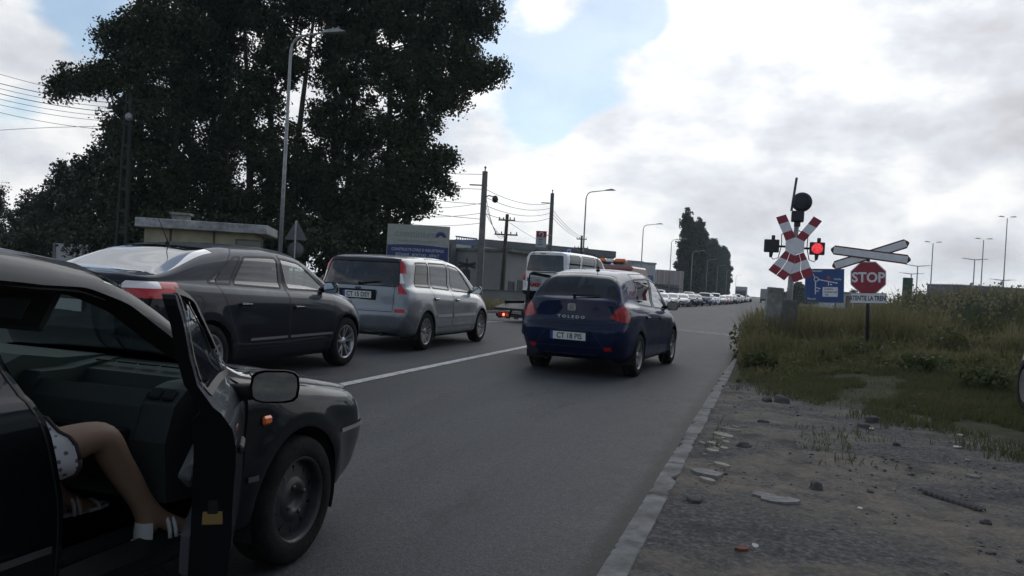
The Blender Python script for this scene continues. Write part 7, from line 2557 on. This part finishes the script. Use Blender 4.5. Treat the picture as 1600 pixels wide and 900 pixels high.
    # small far trees at the right
    for px, py, rx, ry, d, lab in ((1246, 452, 12, 12, 190, 'small dark tree behind the signal pole'), (1262, 458, 14, 9, 210, 'small dark tree behind the blue sign, left'), (1335, 462, 8, 7, 220, 'tiny dark tree right of the pale cabin'),
                                   (1120, 452, 14, 6, 330, 'low dark tree at the end of the poplar row'), (1225, 462, 10, 6, 300, 'far dark tree beyond the lorry')):
        b = at_d(px, 468, d); g = gz1(b.x, b.y)
        tree('far_tree', lab, (b.x, b.y, g), max(2, at_d(px, py, d).z - g), [px_ell(px, py, rx, ry, d), px_ell(px, py + ry, rx * 1.1, ry, d)], lp, bark, rng, per=50, dens=14, cl=.7, leaf=.5, trunk_r=.15, limbs=6, cat='tree')


def blades(P, h, w, rng, bend=.35, seg=2):
    """grass blades: tapered strips standing at points P"""
    n = len(P)
    az = rng.uniform(0, 2 * np.pi, n); ba = rng.uniform(0, 2 * np.pi, n)
    hh = h * rng.uniform(.5, 1.25, n) if np.isscalar(h) else h * rng.uniform(.6, 1.2, n)
    bd = bend * hh * rng.uniform(.2, 1.3, n)
    wx, wy = np.cos(az) * w, np.sin(az) * w
    bx, by = np.cos(ba) * bd, np.sin(ba) * bd
    V = np.zeros((n, 5, 3))
    V[:, 0] = P + np.stack([-wx, -wy, 0 * wx - .02], 1); V[:, 1] = P + np.stack([wx, wy, 0 * wx - .02], 1)
    V[:, 2] = P + np.stack([wx * .75 + bx * .3, wy * .75 + by * .3, hh * .55], 1); V[:, 3] = P + np.stack([-wx * .75 + bx * .3, -wy * .75 + by * .3, hh * .55], 1)
    V[:, 4] = P + np.stack([bx, by, hh], 1)
    i = np.arange(n)[:, None] * 5
    return V.reshape(-1, 3), i + np.array([[0, 1, 2, 3]]), i + np.array([[3, 2, 4]])


def grass_obj(name, label, P, h, w, m, rng, bend=.35):
    V, Q, T = blades(P, h, w, rng, bend)
    o = link_np(name, V, Q, T, [m])
    tag(o, label, name.replace('_', ' '), None, 'stuff')
    return o


def scatter(x0, x1, y0, y1, n, rng, keep=None):
    x = rng.uniform(x0, x1, n); y = rng.uniform(y0, y1, n)
    if keep is not None:
        k = keep(x, y); x, y = x[k], y[k]
    return x, y


def make_grass():
    rng = np.random.default_rng(21)
    gm = leaf_mat('grass_short', (.040, .062, .022), (.12, .112, .056), trans=.38, mid=(.050, .066, .024), sc=.8)
    gd = leaf_mat('grass_dry', (.11, .10, .055), (.20, .175, .105), trans=.38)
    wd = leaf_mat('weeds_green', (.056, .074, .028), (.150, .138, .066), trans=.42, mid=(.098, .104, .044), sc=.7)
    rd = leaf_mat('reed_green', (.034, .052, .032), (.075, .090, .056), trans=.3)
    def gpatch(x, y): return fbm(x * .9, y * .9, 31, 4)
    # short turf at the gravel's far side
    def k1(x, y):
        e = y - grass_edge(x) + (fbm(x * 1.4, y * 1.4, 4, 4) - .5) * 3.0
        path = np.abs(x - (1.05 + .16 * (y - 10)) - .18 * np.sin(y * 1.1) + .9 * (fbm(x * 2, y * 2, 71, 4) - .5)) < .20 + .35 * (fbm(x * 3, y * 3, 72, 3) - .4)
        bare = (np.abs(y - (grass_edge(x) + 1.6) + 1.2 * (fbm(x * 1.5, y * 2, 73, 4) - .5)) < .10 + .5 * (fbm(x * 2, y * 3, 74, 3) - .42)) & (x > 1.2)
        p = np.clip(e * .9, 0, 1) * np.where(path & (y < 13.2), .06, 1) * np.where(bare, .12, 1)
        return (rng.random(len(x)) < p) & (gpatch(x, y) > .30)
    x, y = scatter(-.40, 9.0, 5.0, 17.5, 150000, rng, k1)
    grass_obj('grass', 'short dark turf along the far side of the gravel', np.stack([x, y, gz(x, y)], 1), .075, .006, gm, rng, .8)
    # sparse sprigs in the gravel and by the kerb
    def k2(x, y): return fbm(x * 1.7, y * 1.7, 77, 3) > .62
    x, y = scatter(-.45, 4.0, 6.5, 12.5, 5000, rng, k2)
    grass_obj('grass', 'sparse sprigs of grass in the gravel', np.stack([x, y, gz(x, y)], 1), .06, .005, gm, rng, .9)
    # knee high weeds round the posts and signs
    def k3(x, y):
        e = (y - 12.4 - .5 * np.abs(x - .2)) + (gpatch(x, y) - .5) * 3.2
        side = x > np.interp(y, [12, 16, 22, 30, 60], [-.40, -.50, -.55, -.5, -.5])
        return (rng.random(len(x)) < np.clip(e * .55, 0, 1)) & side
    x, y = scatter(-.55, 14, 11.5, 34, 130000, rng, k3)
    h = .14 + .95 * np.clip((y - 12.3) / 5.5, 0, 1) * (.10 + 1.25 * np.clip(fbm(x * .9, y * .9, 55, 4) - .22, 0, 1) * 1.5)
    h *= np.clip(.45 + (y - 15.5) / 7, .45, 1.0)
    h *= .55 + .9 * np.clip(fbm(x * 2.2, y * 2.2, 66, 3) - .2, 0, 1)
    grass_obj('weeds', 'knee high green weeds round the signal and the stop sign', np.stack([x, y, gz(x, y)], 1), h, .012, wd, rng, .45)
    m = rng.random(len(x)) < np.clip(fbm(x * .6, y * .6, 91, 3) * 1.6 - .45, .05, .8)
    grass_obj('weeds', 'dry straw coloured stalks among the green weeds', np.stack([x[m], y[m], gz(x[m], y[m])], 1), h[m] * 1.18, .007, gd, rng, .35)
    # broad leaved weeds
    q = rng.random(len(x)) < .10
    xq, yq, hq = x[q], y[q], h[q]
    P = np.repeat(np.stack([xq, yq, gz(xq, yq) + hq * .4], 1), 6, 0); P += rng.normal(size=P.shape) * np.array([.08, .08, .12]) * np.repeat(hq, 6)[:, None] * 2
    V, Q = leaf_mesh(P, .075, rng, .3)
    o = link_np('weeds', V, Q, None, [wd]); tag(o, 'broad leaves of the weeds on the verge', 'weeds', None, 'stuff')
    # leafy weed clumps standing out of the grass
    clumps = [(1168, 548, 17.6, .55, .55, 'leafy weed clump at the road edge left of the concrete post'), (1232, 566, 17.0, .5, .42, 'leafy weed clump before the foot of the signal'), (1262, 520, 19.5, .55, .6, 'bright leafy clump right of the signal pole'),
              (1302, 515, 20.0, .5, .5, 'leafy clump between the signal and the stop sign'), (1420, 545, 17.5, .6, .5, 'dark leafy clump right of the stop sign'), (1490, 565, 15.5, .7, .55, 'wide dark leafy clump in the grass at right'), (1560, 540, 18, .7, .7, 'dark leafy clump near the right edge'),
              (1440, 600, 12.5, .45, .25, 'low leafy clump beside the white scraps'), (1540, 630, 11, .5, .28, 'low leafy clump by the right hand car'), (1185, 590, 13.6, .4, .28, 'low leafy clump at the end of the kerb'), (1345, 575, 14.5, .45, .3, 'low leafy clump in front of the stop sign')]
    cm = leaf_mat('weed_leaf', (.030, .046, .016), (.085, .100, .036), trans=.3)
    stalk = mat('weed_stalk', (.07, .065, .035), .9)
    for px, py, d, w, h_, lab in clumps:
        p = at_d(px, py, d); p.z = gz1(p.x, p.y)
        root = thing('weed_clump', lab, 'weeds', tuple(p), 0, 'leafy weed clumps on the verge')
        n = 260
        q = np.clip(rng.normal(size=(n, 3)), -1.6, 1.6) * np.array([w * .42, w * .42, h_ * .30]) + np.array([0, 0, h_ * .55])
        q[:, 2] = np.abs(q[:, 2])
        V, Q = leaf_mesh(q, .095, rng, .25); link_np('foliage', V, Q, None, [cm], root)
        mb = MB()
        for k in range(14):
            a = rng.uniform(0, 6.28); r_ = rng.uniform(.1, .45) * w
            mb.tube([(0, 0, 0), (r_ * .4 * math.cos(a), r_ * .4 * math.sin(a), h_ * .6), (r_ * math.cos(a), r_ * math.sin(a), h_ * rng.uniform(.8, 1.35))], [.008, .006, .003], 4)
        mb.build('stalk', [stalk], root)
    # reeds at the back right
    def k4(x, y): return (rng.random(len(x)) < np.clip((x - 2.6 - .10 * (y - 22) + (fbm(x * .35, y * .35, 8, 3) - .5) * 4) * .6, 0, 1))
    x, y = scatter(2.0, 22, 21, 46, 60000, rng, k4)
    h = (.85 + 1.0 * fbm(x * .5, y * .5, 12, 4)) * np.clip((x - 1.5) / 3.0, .4, 1)
    h = h * np.clip(.62 + (y - 21) / 22, .5, 1.05)
    grass_obj('reeds', 'dense tall dark reeds behind the stop sign', np.stack([x, y, gz(x, y)], 1), h, .022, rd, rng, .28)
    m = rng.random(len(x)) < .05
    P = np.stack([x[m], y[m], gz(x[m], y[m]) + h[m] * .98], 1); P = np.repeat(P, 7, 0) + rng.normal(size=(7 * m.sum(), 3)) * np.array([.05, .05, .13])
    V, Q = leaf_mesh(P, .10, rng); o = link_np('reeds', V, Q, None, [gd]); tag(o, 'feathery plumes on the tall reeds', 'reeds', None, 'stuff')
    # long grass on the left verge
    def k5(x, y): return x < -12.85
    x, y = scatter(-26, -12.8, 24, 70, 42000, rng, k5)
    grass_obj('grass', 'long pale grass on the verge left of the road', np.stack([x, y, gz(x, y)], 1), .55, .02, gd, rng, .5)
    x, y = scatter(-30, -12.8, 14, 66, 30000, rng, k5)
    grass_obj('grass', 'green grass on the verge left of the road', np.stack([x, y, gz(x, y)], 1), .4, .02, wd, rng, .5)
    # far verge right of the road beyond the crossing
    x, y = scatter(-.5, 30, 34, 110, 40000, rng)
    grass_obj('weeds', 'far rough weeds right of the road beyond the crossing', np.stack([x, y, gz(x, y)], 1), .6, .04, wd, rng, .4)


# ------------------------------------------------------------------ stones and litter
def stone(name, label, cat, p, s, m, rng, rz=0, group=None):
    bm = bmesh.new(); bmesh.ops.create_icosphere(bm, subdivisions=3, radius=1)
    ph = rng.uniform(0, 6, 6)
    for v in bm.verts:
        c = v.co
        k = 1 + .16 * math.sin(3 * c.x + ph[0]) + .14 * math.sin(4 * c.y + ph[1]) + .12 * math.sin(5 * c.z + ph[2]) + .06 * math.sin(9 * c.x + 7 * c.y + ph[3])
        v.co = Vector((c.x * s[0] * k, c.y * s[1] * k, c.z * s[2] * k))
    me = bpy.data.meshes.new(name); bm.to_mesh(me); bm.free(); me.materials.append(m)
    me.polygons.foreach_set('use_smooth', [True] * len(me.polygons))
    o = bpy.data.objects.new(name, me); COL.objects.link(o); o.location = p; o.rotation_euler = (0, 0, rz)
    return tag(o, label, cat, group)


def slab(name, label, cat, p, s, m, rz, rng, n=8, group=None, tilt=0.0):
    pts = [(s[0] * math.cos(2 * math.pi * k / n) * rng.uniform(.72, 1.15), s[1] * math.sin(2 * math.pi * k / n) * rng.uniform(.72, 1.15)) for k in range(n)]
    mb = MB(); mb.prism(pts, s[2], 0)
    o = mb.build(name, [m]); o.location = p; o.rotation_euler = (tilt, tilt * .5, rz)
    return tag(o, label, cat, group)


def gpt(px, py):
    """point of the ground under a photo pixel (marches the ray)"""
    r = ray(px, py); d = 2.0
    for _ in range(4000):
        p = EYE + r * d
        if p.z <= gz1(p.x, p.y): return p
        d += .01
    return p


def make_rubble():
    rng = np.random.default_rng(3)
    sm = mat('stone_dark', (.075, .073, .072), .95, var=.35, vscale=14, bump=.5, bscale=60)
    pale = mat('broken_plaster', (.30, .28, .235), .95, var=.3, vscale=18, bump=.5, bscale=60)
    grey = mat('broken_concrete', (.19, .185, .18), .95, var=.3, vscale=14, bump=.5, bscale=60)
    wht = mat('litter_white', (.46, .46, .44), .8)
    big = [(1275, 764, .055, .05, .045, sm, 'dark fist sized stone alone on the sandy gravel'), (1163, 698, .06, .05, .035, sm, 'dark stone beside the pale plaster pieces'), (1222, 629, .13, .08, .07, sm, 'largest dark boulder where the path enters the grass'),
           (1198, 628, .07, .06, .05, sm, 'dark lump left of the largest boulder'), (1193, 661, .05, .04, .035, sm, 'dark stone in front of the two boulders'), (1362, 658, .10, .06, .05, sm, 'dark clod at the edge of the turf'), (1348, 667, .09, .05, .04, sm, 'flat dark clod left of the turf edge'),
           (1401, 697, .06, .04, .03, sm, 'small dark clod below the turf'), (1540, 818, .035, .03, .025, sm, 'small dark stone at lower right'), (1360, 770, .035, .03, .02, sm, 'small dark stone right of the lone stone'), (1085, 784, .07, .05, .03, sm, 'flat dark stone near the kerb, low in the picture')]
    for px, py, a, b, c, m, lab in big:
        p = gpt(px, py); stone('stone', lab, 'stone', (p.x, p.y, p.z + c * .2), (a * .9, b * .9, c * .9), m, rng, rng.uniform(0, 3))
    pl = [(1140, 672, .16, .06, 'long pale plaster slab, upper of the heap by the kerb'), (1130, 681, .14, .05, 'long pale plaster slab under the upper one by the kerb'), (1112, 694, .06, .04, 'small pale plaster piece left in the heap'), (1113, 706, .07, .05, 'pale plaster lump at the foot of the heap'),
          (1131, 702, .06, .03, 'pale plaster chip right in the heap'), (1106, 752, .08, .03, 'narrow white plaster piece below the heap'), (1128, 728, .10, .04, 'dull plaster piece half buried below the heap')]
    for px, py, a, b, lab in pl:
        p = gpt(px, py); slab('plaster_piece', lab, 'rubble', (p.x, p.y, p.z - .010), (a * .8, b * .9, .028), pale, rng.uniform(-.75, -.25), rng, 11, None, rng.uniform(-.2, .2))
    for k in range(20):
        t = rng.uniform(0, 1); px = 1150 - 48 * t + rng.normal() * 9; py = 664 + 46 * t + rng.normal() * 6
        p = gpt(px, py); a = rng.uniform(.018, .05)
        slab('plaster_chip', 'small pale plaster chip in the heap by the kerb', 'rubble', (p.x, p.y, p.z), (a, a * rng.uniform(.35, .7), a * .4), pale, rng.uniform(-.9, .2), rng, 7, 'plaster chips by the kerb', rng.uniform(-.35, .35))
    cs = [(1195, 777, .10, .06, 'flat grey concrete flake left of the lone stone'), (1218, 784, .12, .08, 'larger flat concrete flake beside the other flake'), (1105, 741, .14, .08, 'grey concrete slab half sunk by the kerb'), (1520, 746, .06, .03, 'pale chip of concrete at right on the gravel')]
    for px, py, a, b, lab in cs:
        p = gpt(px, py); slab('concrete_flake', lab, 'rubble', (p.x, p.y, p.z - .008), (a, b, .025), grey, rng.uniform(-.5, .5), rng, 8)
    lt = [(1440, 617, .05, 'white scrap curled in the grass'), (1475, 611, .04, 'white scrap right of the curled one'), (1426, 636, .06, 'white paper below the curled scrap'), (1501, 681, .05, 'pale crumpled scrap on the turf'), (1495, 700, .06, 'flat white scrap at the turf edge'),
          (1344, 796, .035, 'tiny white chip on the sandy patch'), (1178, 609, .05, 'white crumpled scrap near the grass'), (1150, 580, .06, 'white bag at the end of the kerb'), (1245, 591, .05, 'pale scrap in the weeds'), (1180, 855, .035, 'white chip beside the red brick'), (1362, 671, .05, 'yellowish crumpled scrap by the turf clod'), (1512, 720, .04, 'white chip below the turf')]
    for px, py, s, lab in lt:
        p = gpt(px, py); o = slab('scrap', lab, 'litter', (p.x, p.y, p.z + .004), (s * .75, s * .45, s * .2), wht, rng.uniform(0, 3), rng, 7, None, rng.uniform(-.4, .4))
    p = gpt(1160, 859); slab('brick_piece', 'broken red brick piece low on the gravel', 'rubble', (p.x, p.y, p.z - .01), (.042, .026, .022), mat('brick_red', (.15, .05, .03), .95, var=.3, vscale=20), .3, rng, 7)
    # curved ribbed strip, like a torn tread
    A, B, C_ = gpt(1445, 768), gpt(1490, 785), gpt(1535, 800)
    vs, fs = [], []
    mb = MB()
    n = 22
    for i in range(n + 1):
        t = i / n
        c = A * (1 - t) ** 2 + (B + Vector((0, -.02, 0))) * 2 * t * (1 - t) + C_ * t * t
        dd = (C_ - A).normalized(); q = Vector((-dd.y, dd.x, 0))
        w = .055 * (1 - .5 * t)
        for e in (-1, 1):
            for zz in (.0, .018): vs.append(c + q * w * e + Vector((0, 0, zz + .012 * (i % 2))))
    for i in range(n):
        k = 4 * i
        fs += [(k + 1, k + 3, k + 7, k + 5), (k, k + 1, k + 5, k + 4), (k + 2, k + 6, k + 7, k + 3)]
    mb.add(vs, fs, 0); o = mb.build('tread_strip', [mat('tread_grey', (.085, .082, .08), .9)]); tag(o, 'curved ribbed grey strip of torn tyre on the gravel', 'rubble')
    # grit: countless pebbles as one thing
    V, F = [], []
    n = 5200
    x = rng.uniform(-.42, 5.0, n); y = rng.uniform(2.2, 12.5, n)
    k = (y < grass_edge(x) + .8) & (fbm(x * 1.1, y * 1.1, 5, 3) > .40)
    x, y = x[k], y[k]
    s = .0055 + .016 * rng.random(len(x)) ** 3.2
    base = np.array([(0, 0, 1), (1, 0, 0), (0, 1, 0), (-1, 0, 0), (0, -1, 0), (0, 0, -1)], float)
    tri = np.array([(0, 1, 2), (0, 2, 3), (0, 3, 4), (0, 4, 1), (5, 2, 1), (5, 3, 2), (5, 4, 3), (5, 1, 4)])
    P = np.stack([x, y, gz(x, y)], 1)
    jit = rng.uniform(.6, 1.3, (len(x), 6, 1)) * base * np.array([1, 1, .7]) * s[:, None, None]
    a = rng.uniform(0, 6.28, len(x)); ca, sa = np.cos(a)[:, None], np.sin(a)[:, None]
    X = jit[:, :, 0] * ca - jit[:, :, 1] * sa; Yy = jit[:, :, 0] * sa + jit[:, :, 1] * ca
    V = np.stack([X, Yy, jit[:, :, 2]], -1) + P[:, None, :]
    T = (np.arange(len(x))[:, None, None] * 6 + tri[None]).reshape(-1, 3)
    gm = NT('grit_stone'); gm.color(gm.ramp(gm.noise(9, 2), [(.35, (.07, .07, .072)), (.55, (.14, .138, .135)), (.7, (.25, .245, .23))])); gm.rough(.95)
    o = link_np('gravel', V.reshape(-1, 3), None, T, [gm.m]); tag(o, 'loose grit scattered over the bare verge', 'gravel', None, 'stuff')


def make_edge_car():
    A = spec_mpv(); A.update(winspan=(-1.65, .9), ws_span=(.35, 1.35), hatchback=1)
    o = far_car(A, 'white car cut off by the right edge, standing in the grass', P_WHITE, .12)
    x, y = 3.86, 9.62
    o.name = 'parked_car'
    o.location = (x, y, gz1(x - .9, y + 1.3) - .02)
    return o


def make_trees_behind():
    """trees standing behind the viewer's right shoulder; the car paint mirrors them"""
    rng = np.random.default_rng(9)
    bark = MATS['bark_dark']
    lf = leaf_mat('leaf_behind', (.022, .032, .014), (.045, .058, .024), trans=.08)
    for i, (x, y, H, lab) in enumerate(((9.5, -4, 8.5, 'broad tree behind the viewer, nearest the gravel'), (13, 3.5, 9, 'broad tree right of the viewer, outside the view'), (8, -14, 10, 'broad tree behind the viewer, second along the verge'), (15, -9, 10, 'broad tree far behind the viewer'), (10, -25, 11, 'last broad tree behind the viewer along the verge'))):
        g = gz1(x, y)
        el = [((x + rng.uniform(-1.2, 1.2), y + rng.uniform(-1.2, 1.2), g + H * t), (2.6 * w, 2.6 * w, H * .17)) for t, w in ((.38, .8), (.55, 1.15), (.72, 1.0), (.88, .6))]
        tree('broadleaf_tree', lab, (x, y, g), H, el, lf, bark, rng, per=45, dens=9, cl=.65, leaf=.34, trunk_r=.2, group='trees behind the viewer', limbs=10)
# ------------------------------------------------------------------ passenger in the open doorway
def skin_body(name, joints, bones, m, parent, sub=2):
    """continuous figure: joints {name: (xyz, radius)}, grown with the skin modifier"""
    names = list(joints)
    idx = {k: i for i, k in enumerate(names)}
    me = bpy.data.meshes.new(name)
    me.from_pydata([joints[k][0] for k in names], [(idx[a], idx[b]) for a, b in bones], [])
    o = bpy.data.objects.new(name, me); COL.objects.link(o)
    md = o.modifiers.new('skin', 'SKIN'); md.use_smooth_shade = True
    for i, k in enumerate(names):
        r = joints[k][1]
        sv = me.skin_vertices[0].data[i]
        sv.radius = (r, r) if not isinstance(r, tuple) else r
        sv.use_root = (i == 0)
    s = o.modifiers.new('sub', 'SUBSURF'); s.levels = sub; s.render_levels = sub
    dg = bpy.context.evaluated_depsgraph_get()
    ev = o.evaluated_get(dg); tm = ev.to_mesh()
    vs = [tuple(v.co) for v in tm.vertices]; fs = [tuple(p.vertices) for p in tm.polygons]
    ev.to_mesh_clear(); bpy.data.objects.remove(o); bpy.data.meshes.remove(me)
    return vs, fs


def make_person(car):
    cx, cy = NEAR
    z0 = car.location.z
    root = thing('person', 'seated passenger in a white dotted dress, one bare leg towards the open door', 'person', (cx, cy, z0), 0)
    J = {
        'pelvis': ((.40, -.17, .60), .125), 'hipR': ((.49, -.10, .60), .095), 'hipL': ((.32, -.10, .60), .095),
        'thighR': ((.585, .09, .675), .082), 'kneeR': ((.665, .295, .725), .060), 'shinR': ((.672, .35, .62), .055), 'calfR': ((.690, .405, .53), .050), 'ankleR': ((.712, .475, .41), .033),
        'heelR': ((.712, .455, .345), .034), 'ballR': ((.755, .60, .330), .036), 'toeR': ((.765, .665, .325), .022),
        'thighL': ((0.280, 0.100, .66), .080), 'kneeL': ((0.230, 0.300, .70), .058), 'calfL': ((0.230, 0.430, .53), .050), 'ankleL': ((0.240, 0.500, .41), .033), 'heelL': ((0.240, 0.480, .345), .034), 'ballL': ((0.260, 0.630, .330), .034), 'toeL': ((0.260, 0.690, .325), .022),
        'waist': ((.40, -.22, .76), .115), 'chest': ((.40, -.25, .93), .130), 'neckb': ((.40, -.25, 1.045), .060), 'neck': ((.40, -.235, 1.08), .048), 'jaw': ((.40, -.215, 1.13), .070), 'skull': ((.40, -.23, 1.19), .088), 'crown': ((.40, -.235, 1.235), .060),
        'shR': ((.55, -.25, .99), .055), 'elbR': ((.62, -.12, .80), .040), 'wrR': ((.53, .10, .775), .027),
        'shL': ((.25, -.25, .99), .055), 'elbL': ((.19, -.12, .80), .040), 'wrL': ((.30, .10, .765), .027)}
    Bn = [('pelvis', 'hipR'), ('hipR', 'thighR'), ('thighR', 'kneeR'), ('kneeR', 'shinR'), ('shinR', 'calfR'), ('calfR', 'ankleR'), ('ankleR', 'heelR'), ('ankleR', 'ballR'), ('ballR', 'toeR'),
          ('pelvis', 'hipL'), ('hipL', 'thighL'), ('thighL', 'kneeL'), ('kneeL', 'calfL'), ('calfL', 'ankleL'), ('ankleL', 'heelL'), ('ankleL', 'ballL'), ('ballL', 'toeL'),
          ('pelvis', 'waist'), ('waist', 'chest'), ('chest', 'neckb'), ('neckb', 'neck'), ('neck', 'jaw'), ('jaw', 'skull'), ('skull', 'crown'),
          ('chest', 'shR'), ('shR', 'elbR'), ('elbR', 'wrR'), ('chest', 'shL'), ('shL', 'elbL'), ('elbL', 'wrL')]
    vs, fs = skin_body('body', J, Bn, None, root)
    # five-fingered hands resting on the lap, each finger its own short chain rooted in the palm
    for sx, w in ((1, Vector((.53, .10, .775))), (-1, Vector((.30, .10, .765)))):
        H = {'w': (tuple(w), .024), 'p': (tuple(w + Vector((-sx * .015, .045, -.008))), (.030, .016)), 'p2': (tuple(w + Vector((-sx * .022, .085, -.018))), (.034, .014))}
        B = [('w', 'p'), ('p', 'p2')]
        for k, (off, ln) in enumerate(((-.030, .062), (-.010, .072), (.010, .068), (.028, .054))):
            q = w + Vector((-sx * .024 + off, .092, -.020))
            H[f'a{k}'] = (tuple(q), .0095); H[f'b{k}'] = (tuple(q + Vector((0, ln * .5, -.010))), .0085); H[f'c{k}'] = (tuple(q + Vector((0, ln, -.034))), .0072)
            B += [('p2', f'a{k}'), (f'a{k}', f'b{k}'), (f'b{k}', f'c{k}')]
        t = w + Vector((-sx * .045, .05, -.006)); H['t0'] = (tuple(t), .011); H['t1'] = (tuple(t + Vector((-sx * .012, .035, -.014))), .009)
        B += [('p', 't0'), ('t0', 't1')]
        v2, f2 = skin_body('hand', H, B, None, root, 1)
        k = len(vs); vs += v2; fs += [tuple(i + k for i in f) for f in f2]
    # face: nose, brow, ears, eyes and mouth
    fb = MB(); fb.v = [Vector(v) for v in vs]; fb.f = [list(f) for f in fs]; fb.m = [0] * len(fs); fb.s = [True] * len(fs)
    fb.sphere((.40, -.138, 1.155), (.012, .018, .020), 0, 8, 6)
    for s in (-1, 1):
        fb.sphere((.40 + s * .086, -.23, 1.165), (.010, .022, .032), 0, 8, 6)
        fb.sphere((.40 + s * .030, -.152, 1.178), (.013, .010, .009), 1, 8, 6); fb.sphere((.40 + s * .030, -.1435, 1.178), (.006, .004, .006), 2, 8, 6)
    fb.sphere((.40, -.146, 1.122), (.022, .008, .007), 3, 8, 6)
    skin = mat('skin', (.33, .205, .14), .55, var=.08, vscale=8)
    body = fb.build('body', [skin, mat('eye_white', (.7, .7, .7), .3), M_INK, mat('lips', (.36, .13, .11), .5)], root)
    # hair
    hb = MB()
    hb.lathe([(.0, .115), (.05, .105), (.088, .065), (.102, .0), (.100, -.07), (.088, -.16), (.07, -.2)], 20, 0, Matrix.Translation((.40, -.262, 1.185)) @ Matrix.Diagonal((1, 1.02, 1, 1)), 'Z', True, R(150), R(390) + 0)
    hb.build('hair', [mat('hair_brown', (.045, .028, .018), .6, bump=.5, bscale=120)], root)
    # dress: bodice and a skirt over the upper thighs
    n = 28
    rings = [((.40, -.245, 1.02), .165, .085), ((.40, -.25, .93), .170, .150), ((.40, -.22, .77), .142, .140), ((.41, -.17, .665), .180, .165)]
    vs, fs = [], []
    for c, rx, ry in rings:
        for k in range(n):
            a = 2 * math.pi * k / n
            vs.append((c[0] + rx * math.cos(a), c[1] + ry * math.sin(a), c[2]))
    for j in range(3):
        for k in range(n): fs.append((j * n + k, j * n + (k + 1) % n, (j + 1) * n + (k + 1) % n, (j + 1) * n + k))
    # skirt: tube along the lap, open at the hem
    stations = [((.41, -.17, .655), .185, .125), ((.43, -.07, .665), .20, .112), ((.455, .0, .680), .21, .106), ((.482, .075, .694), .220, .104), ((.497, .118, .700), .226, .106)]
    k0 = len(vs)
    for i, (c, rx, rz) in enumerate(stations):
        for k in range(n):
            a = 2 * math.pi * k / n
            wv = 1 + .035 * math.sin(6 * a + i)
            vs.append((c[0] + rx * math.cos(a) * wv, c[1] + .10 * math.cos(a) * .35 + .0 * i, c[2] + rz * math.sin(a) * wv - (.03 if math.cos(a) > .6 else 0)))
    for j in range(len(stations) - 1):
        for k in range(n): fs.append((k0 + j * n + k, k0 + (j + 1) * n + k, k0 + (j + 1) * n + (k + 1) % n, k0 + j * n + (k + 1) % n))
    dm = NT('dress_dots')
    tc = dm.t.nodes.new('ShaderNodeTexCoord'); mp = dm.t.nodes.new('ShaderNodeMapping'); dm.t.links.new(tc.outputs['Object'], mp.inputs[0]); mp.inputs['Scale'].default_value = (1, 1, 1)
    vo = dm.t.nodes.new('ShaderNodeTexVoronoi'); vo.inputs['Scale'].default_value = 42; vo.inputs['Randomness'].default_value = .25; dm.t.links.new(mp.outputs[0], vo.inputs['Vector'])
    dm.color(dm.mix(dm.ramp(vo.outputs['Distance'], [(.26, 1.0), (.34, 0.0)]), (.62, .60, .60), (.16, .15, .17))); dm.rough(.85)
    dress = link_mesh('dress', vs, fs, [dm.m], root, True)
    hm = MB(); hm.tube([vs[k0 + 4 * n + k] for k in range(n)] + [vs[k0 + 4 * n]], .007, 6); hm.build('hem_trim', [mat('hem_dark', (.05, .03, .03), .8)], dress)
    # red underskirt edge and white sandals
    rd = MB()
    P = [(.555 + .08 * math.cos(a), .135 + .02 * math.cos(a), .600 + .04 * math.sin(a)) for a in np.linspace(2.6, 6.6, 10)]
    rd.tube([(.60, .15, .60), (.575, .12, .575), (.54, .06, .565), (.50, 0, .56)], [.018, .028, .028, .02], 8); rd.build('underskirt', [mat('cloth_red', (.42, .03, .02), .85)], root)
    wht = mat('sandal_white', (.62, .62, .62), .55)
    for a, h, b, t in (('ankleR', 'heelR', 'ballR', 'toeR'), ('ankleL', 'heelL', 'ballL', 'toeL')):
        A, Hh, Bb, Tt = (Vector(J[k][0]) for k in (a, h, b, t))
        d = (Bb - Hh).normalized(); q = Vector((d.y, -d.x, 0)).normalized()
        sh = MB()
        M = Matrix(((q.x, d.x, 0, 0), (q.y, d.y, 0, 0), (0, 0, 1, 0), (0, 0, 0, 1))); M.translation = Hh + Vector((0, 0, -.042))
        ol = rounded([(-.034, -.035), (.034, -.035), (.036, .08), (.043, .16), (.03, .245), (-.025, .245), (-.043, .16), (-.036, .08)], .02)
        sh.prism(ol, .018, 0, M)
        sh.lathe([(.042, -.02), (.043, .02), (.039, .055)], 16, 0, M @ Matrix.Translation((0, .01, .03)), 'Z', True, R(180), R(360))
        for yy, zz, r in ((.075, .055, .048), (.10, .047, .046), (.185, .012, .046)):
            sh.tube([M @ Vector((r * math.cos(t_), yy, .018 + (zz + .02) * math.sin(t_))) for t_ in np.linspace(0, math.pi, 9)], .008, 6)
        rim = [(-.040, .13), (-.043, .17), (-.036, .215), (-.018, .240), (.006, .246), (.028, .232), (.040, .19), (.042, .14)]
        sh.tube([M @ Vector((a_, b_, .024)) for a_, b_ in rim], .009, 6)
        sh.tube([M @ Vector((0, .10, .075)), M @ Vector((0, .15, .052)), M @ Vector((0, .19, .040))], .008, 6)
        sh.build('sandal', [wht], root)
    return root
make_sky()
make_ground()
make_mpv()
make_saloon()
make_blue()
near_car, near_shell = make_near()
make_person(near_car)
make_tow_truck()
make_queue()
make_edge_car()
make_signal()
make_stop()
make_blue_sign()
make_lamps()
make_poles()
make_left_bits()
make_buildings()
make_trees()
make_trees_behind()
make_grass()
make_rubble()
make_haze()
bpy.context.view_layer.update()
